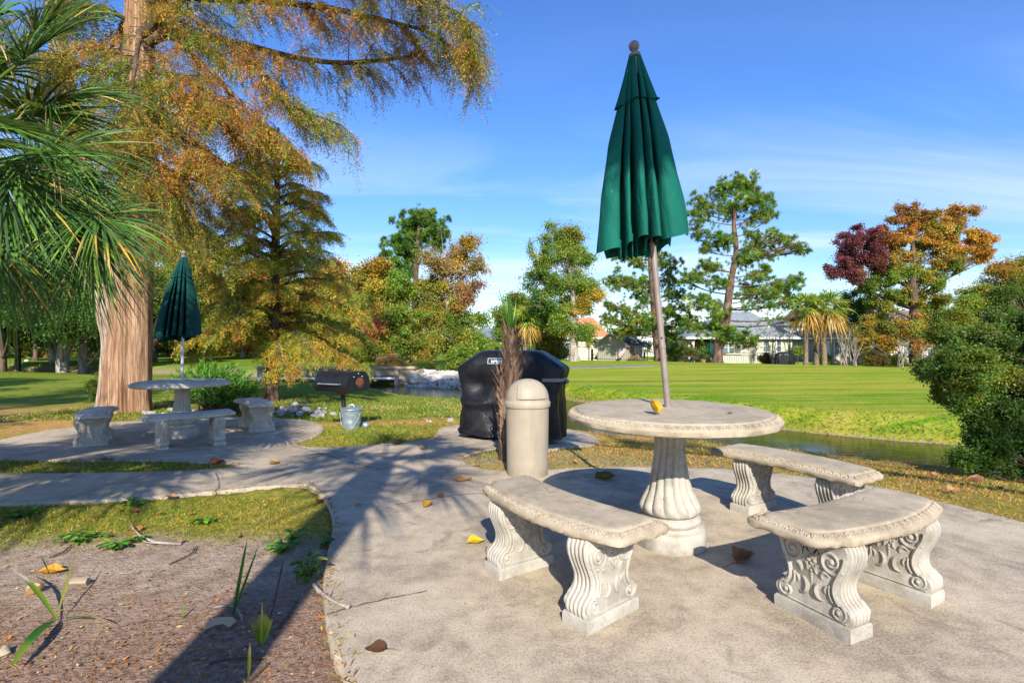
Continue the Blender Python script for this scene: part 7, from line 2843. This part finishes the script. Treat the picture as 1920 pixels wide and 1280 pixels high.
zc = mth('ADD', mth('MAXIMUM', sx.outputs[2], 0.0), .12)
cx = mth('DIVIDE', sx.outputs[0], zc)
cy = mth('DIVIDE', sx.outputs[1], zc)
cb = nt.nodes.new('ShaderNodeCombineXYZ')
nt.links.new(cx, cb.inputs[0])
nt.links.new(cy, cb.inputs[1])
mp = nt.nodes.new('ShaderNodeMapping')
mp.inputs['Rotation'].default_value = (0, 0, R(-28))
mp.inputs['Scale'].default_value = (.55, 1.5, 1)
mp.inputs['Location'].default_value = (1.3, .4, 0)
nt.links.new(cb.outputs[0], mp.inputs[0])
nz = nt.nodes.new('ShaderNodeTexNoise')
nz.inputs['Scale'].default_value = .85
nz.inputs['Detail'].default_value = 8
nz.inputs['Roughness'].default_value = .58
nz.inputs['Distortion'].default_value = .7
nt.links.new(mp.outputs[0], nz.inputs[0])
mr = nt.nodes.new('ShaderNodeMapRange')
mr.inputs[1].default_value, mr.inputs[2].default_value = .42, .62
nt.links.new(nz.outputs[0], mr.inputs[0])
# thicker towards the horizon, as one looks through the layer edge on
low = nt.nodes.new('ShaderNodeMapRange')
low.inputs[1].default_value, low.inputs[2].default_value, low.inputs[3].default_value, low.inputs[4].default_value = 0., .40, 1.0, .04
nt.links.new(sx.outputs[2], low.inputs[0])
fac = mth('MULTIPLY', mth('MULTIPLY', mr.outputs[0], low.outputs[0]), .75)
mx = nt.nodes.new('ShaderNodeMix')
mx.data_type = 'RGBA'
nt.links.new(fac, mx.inputs[0])
dim = nt.nodes.new('ShaderNodeMapRange')      # the low sky is less bright than the model's
dim.inputs[1].default_value, dim.inputs[2].default_value, dim.inputs[3].default_value, dim.inputs[4].default_value = 0., .35, .62, 1.0
nt.links.new(sx.outputs[2], dim.inputs[0])
vm = nt.nodes.new('ShaderNodeVectorMath')
vm.operation = 'SCALE'
nt.links.new(hs_.outputs[0], vm.inputs[0])
nt.links.new(dim.outputs[0], vm.inputs[3])
nt.links.new(vm.outputs[0], mx.inputs[6])
mx.inputs[7].default_value = (4.1, 4.4, 4.9, 1)
nt.links.new(mx.outputs[2], bg.inputs['Color'])
bg.inputs['Strength'].default_value = .15
nt.links.new(bg.outputs[0], out.inputs[0])

cd = bpy.data.cameras.new('camera')
cd.lens = 18
cd.sensor_width = 36
cd.clip_end = 3000
co = bpy.data.objects.new('camera', cd)
COL.objects.link(co)
co.location = (0, 0, CAMH)
co.rotation_euler = (R(90), 0, 0)
SC.camera = co
SC.view_settings.view_transform = 'Standard'
SC.view_settings.look = 'None'
SC.view_settings.exposure = .82
SC.view_settings.gamma = 1
SC.render.engine = 'CYCLES'
SC.cycles.use_denoising = True
SC.cycles.use_adaptive_sampling = False
SC.cycles.sample_clamp_indirect = 4
SC.cycles.max_bounces = 6
SC.cycles.diffuse_bounces = 3
SC.cycles.glossy_bounces = 3
SC.cycles.transmission_bounces = 4
SC.render.resolution_x, SC.render.resolution_y = 1024, 682
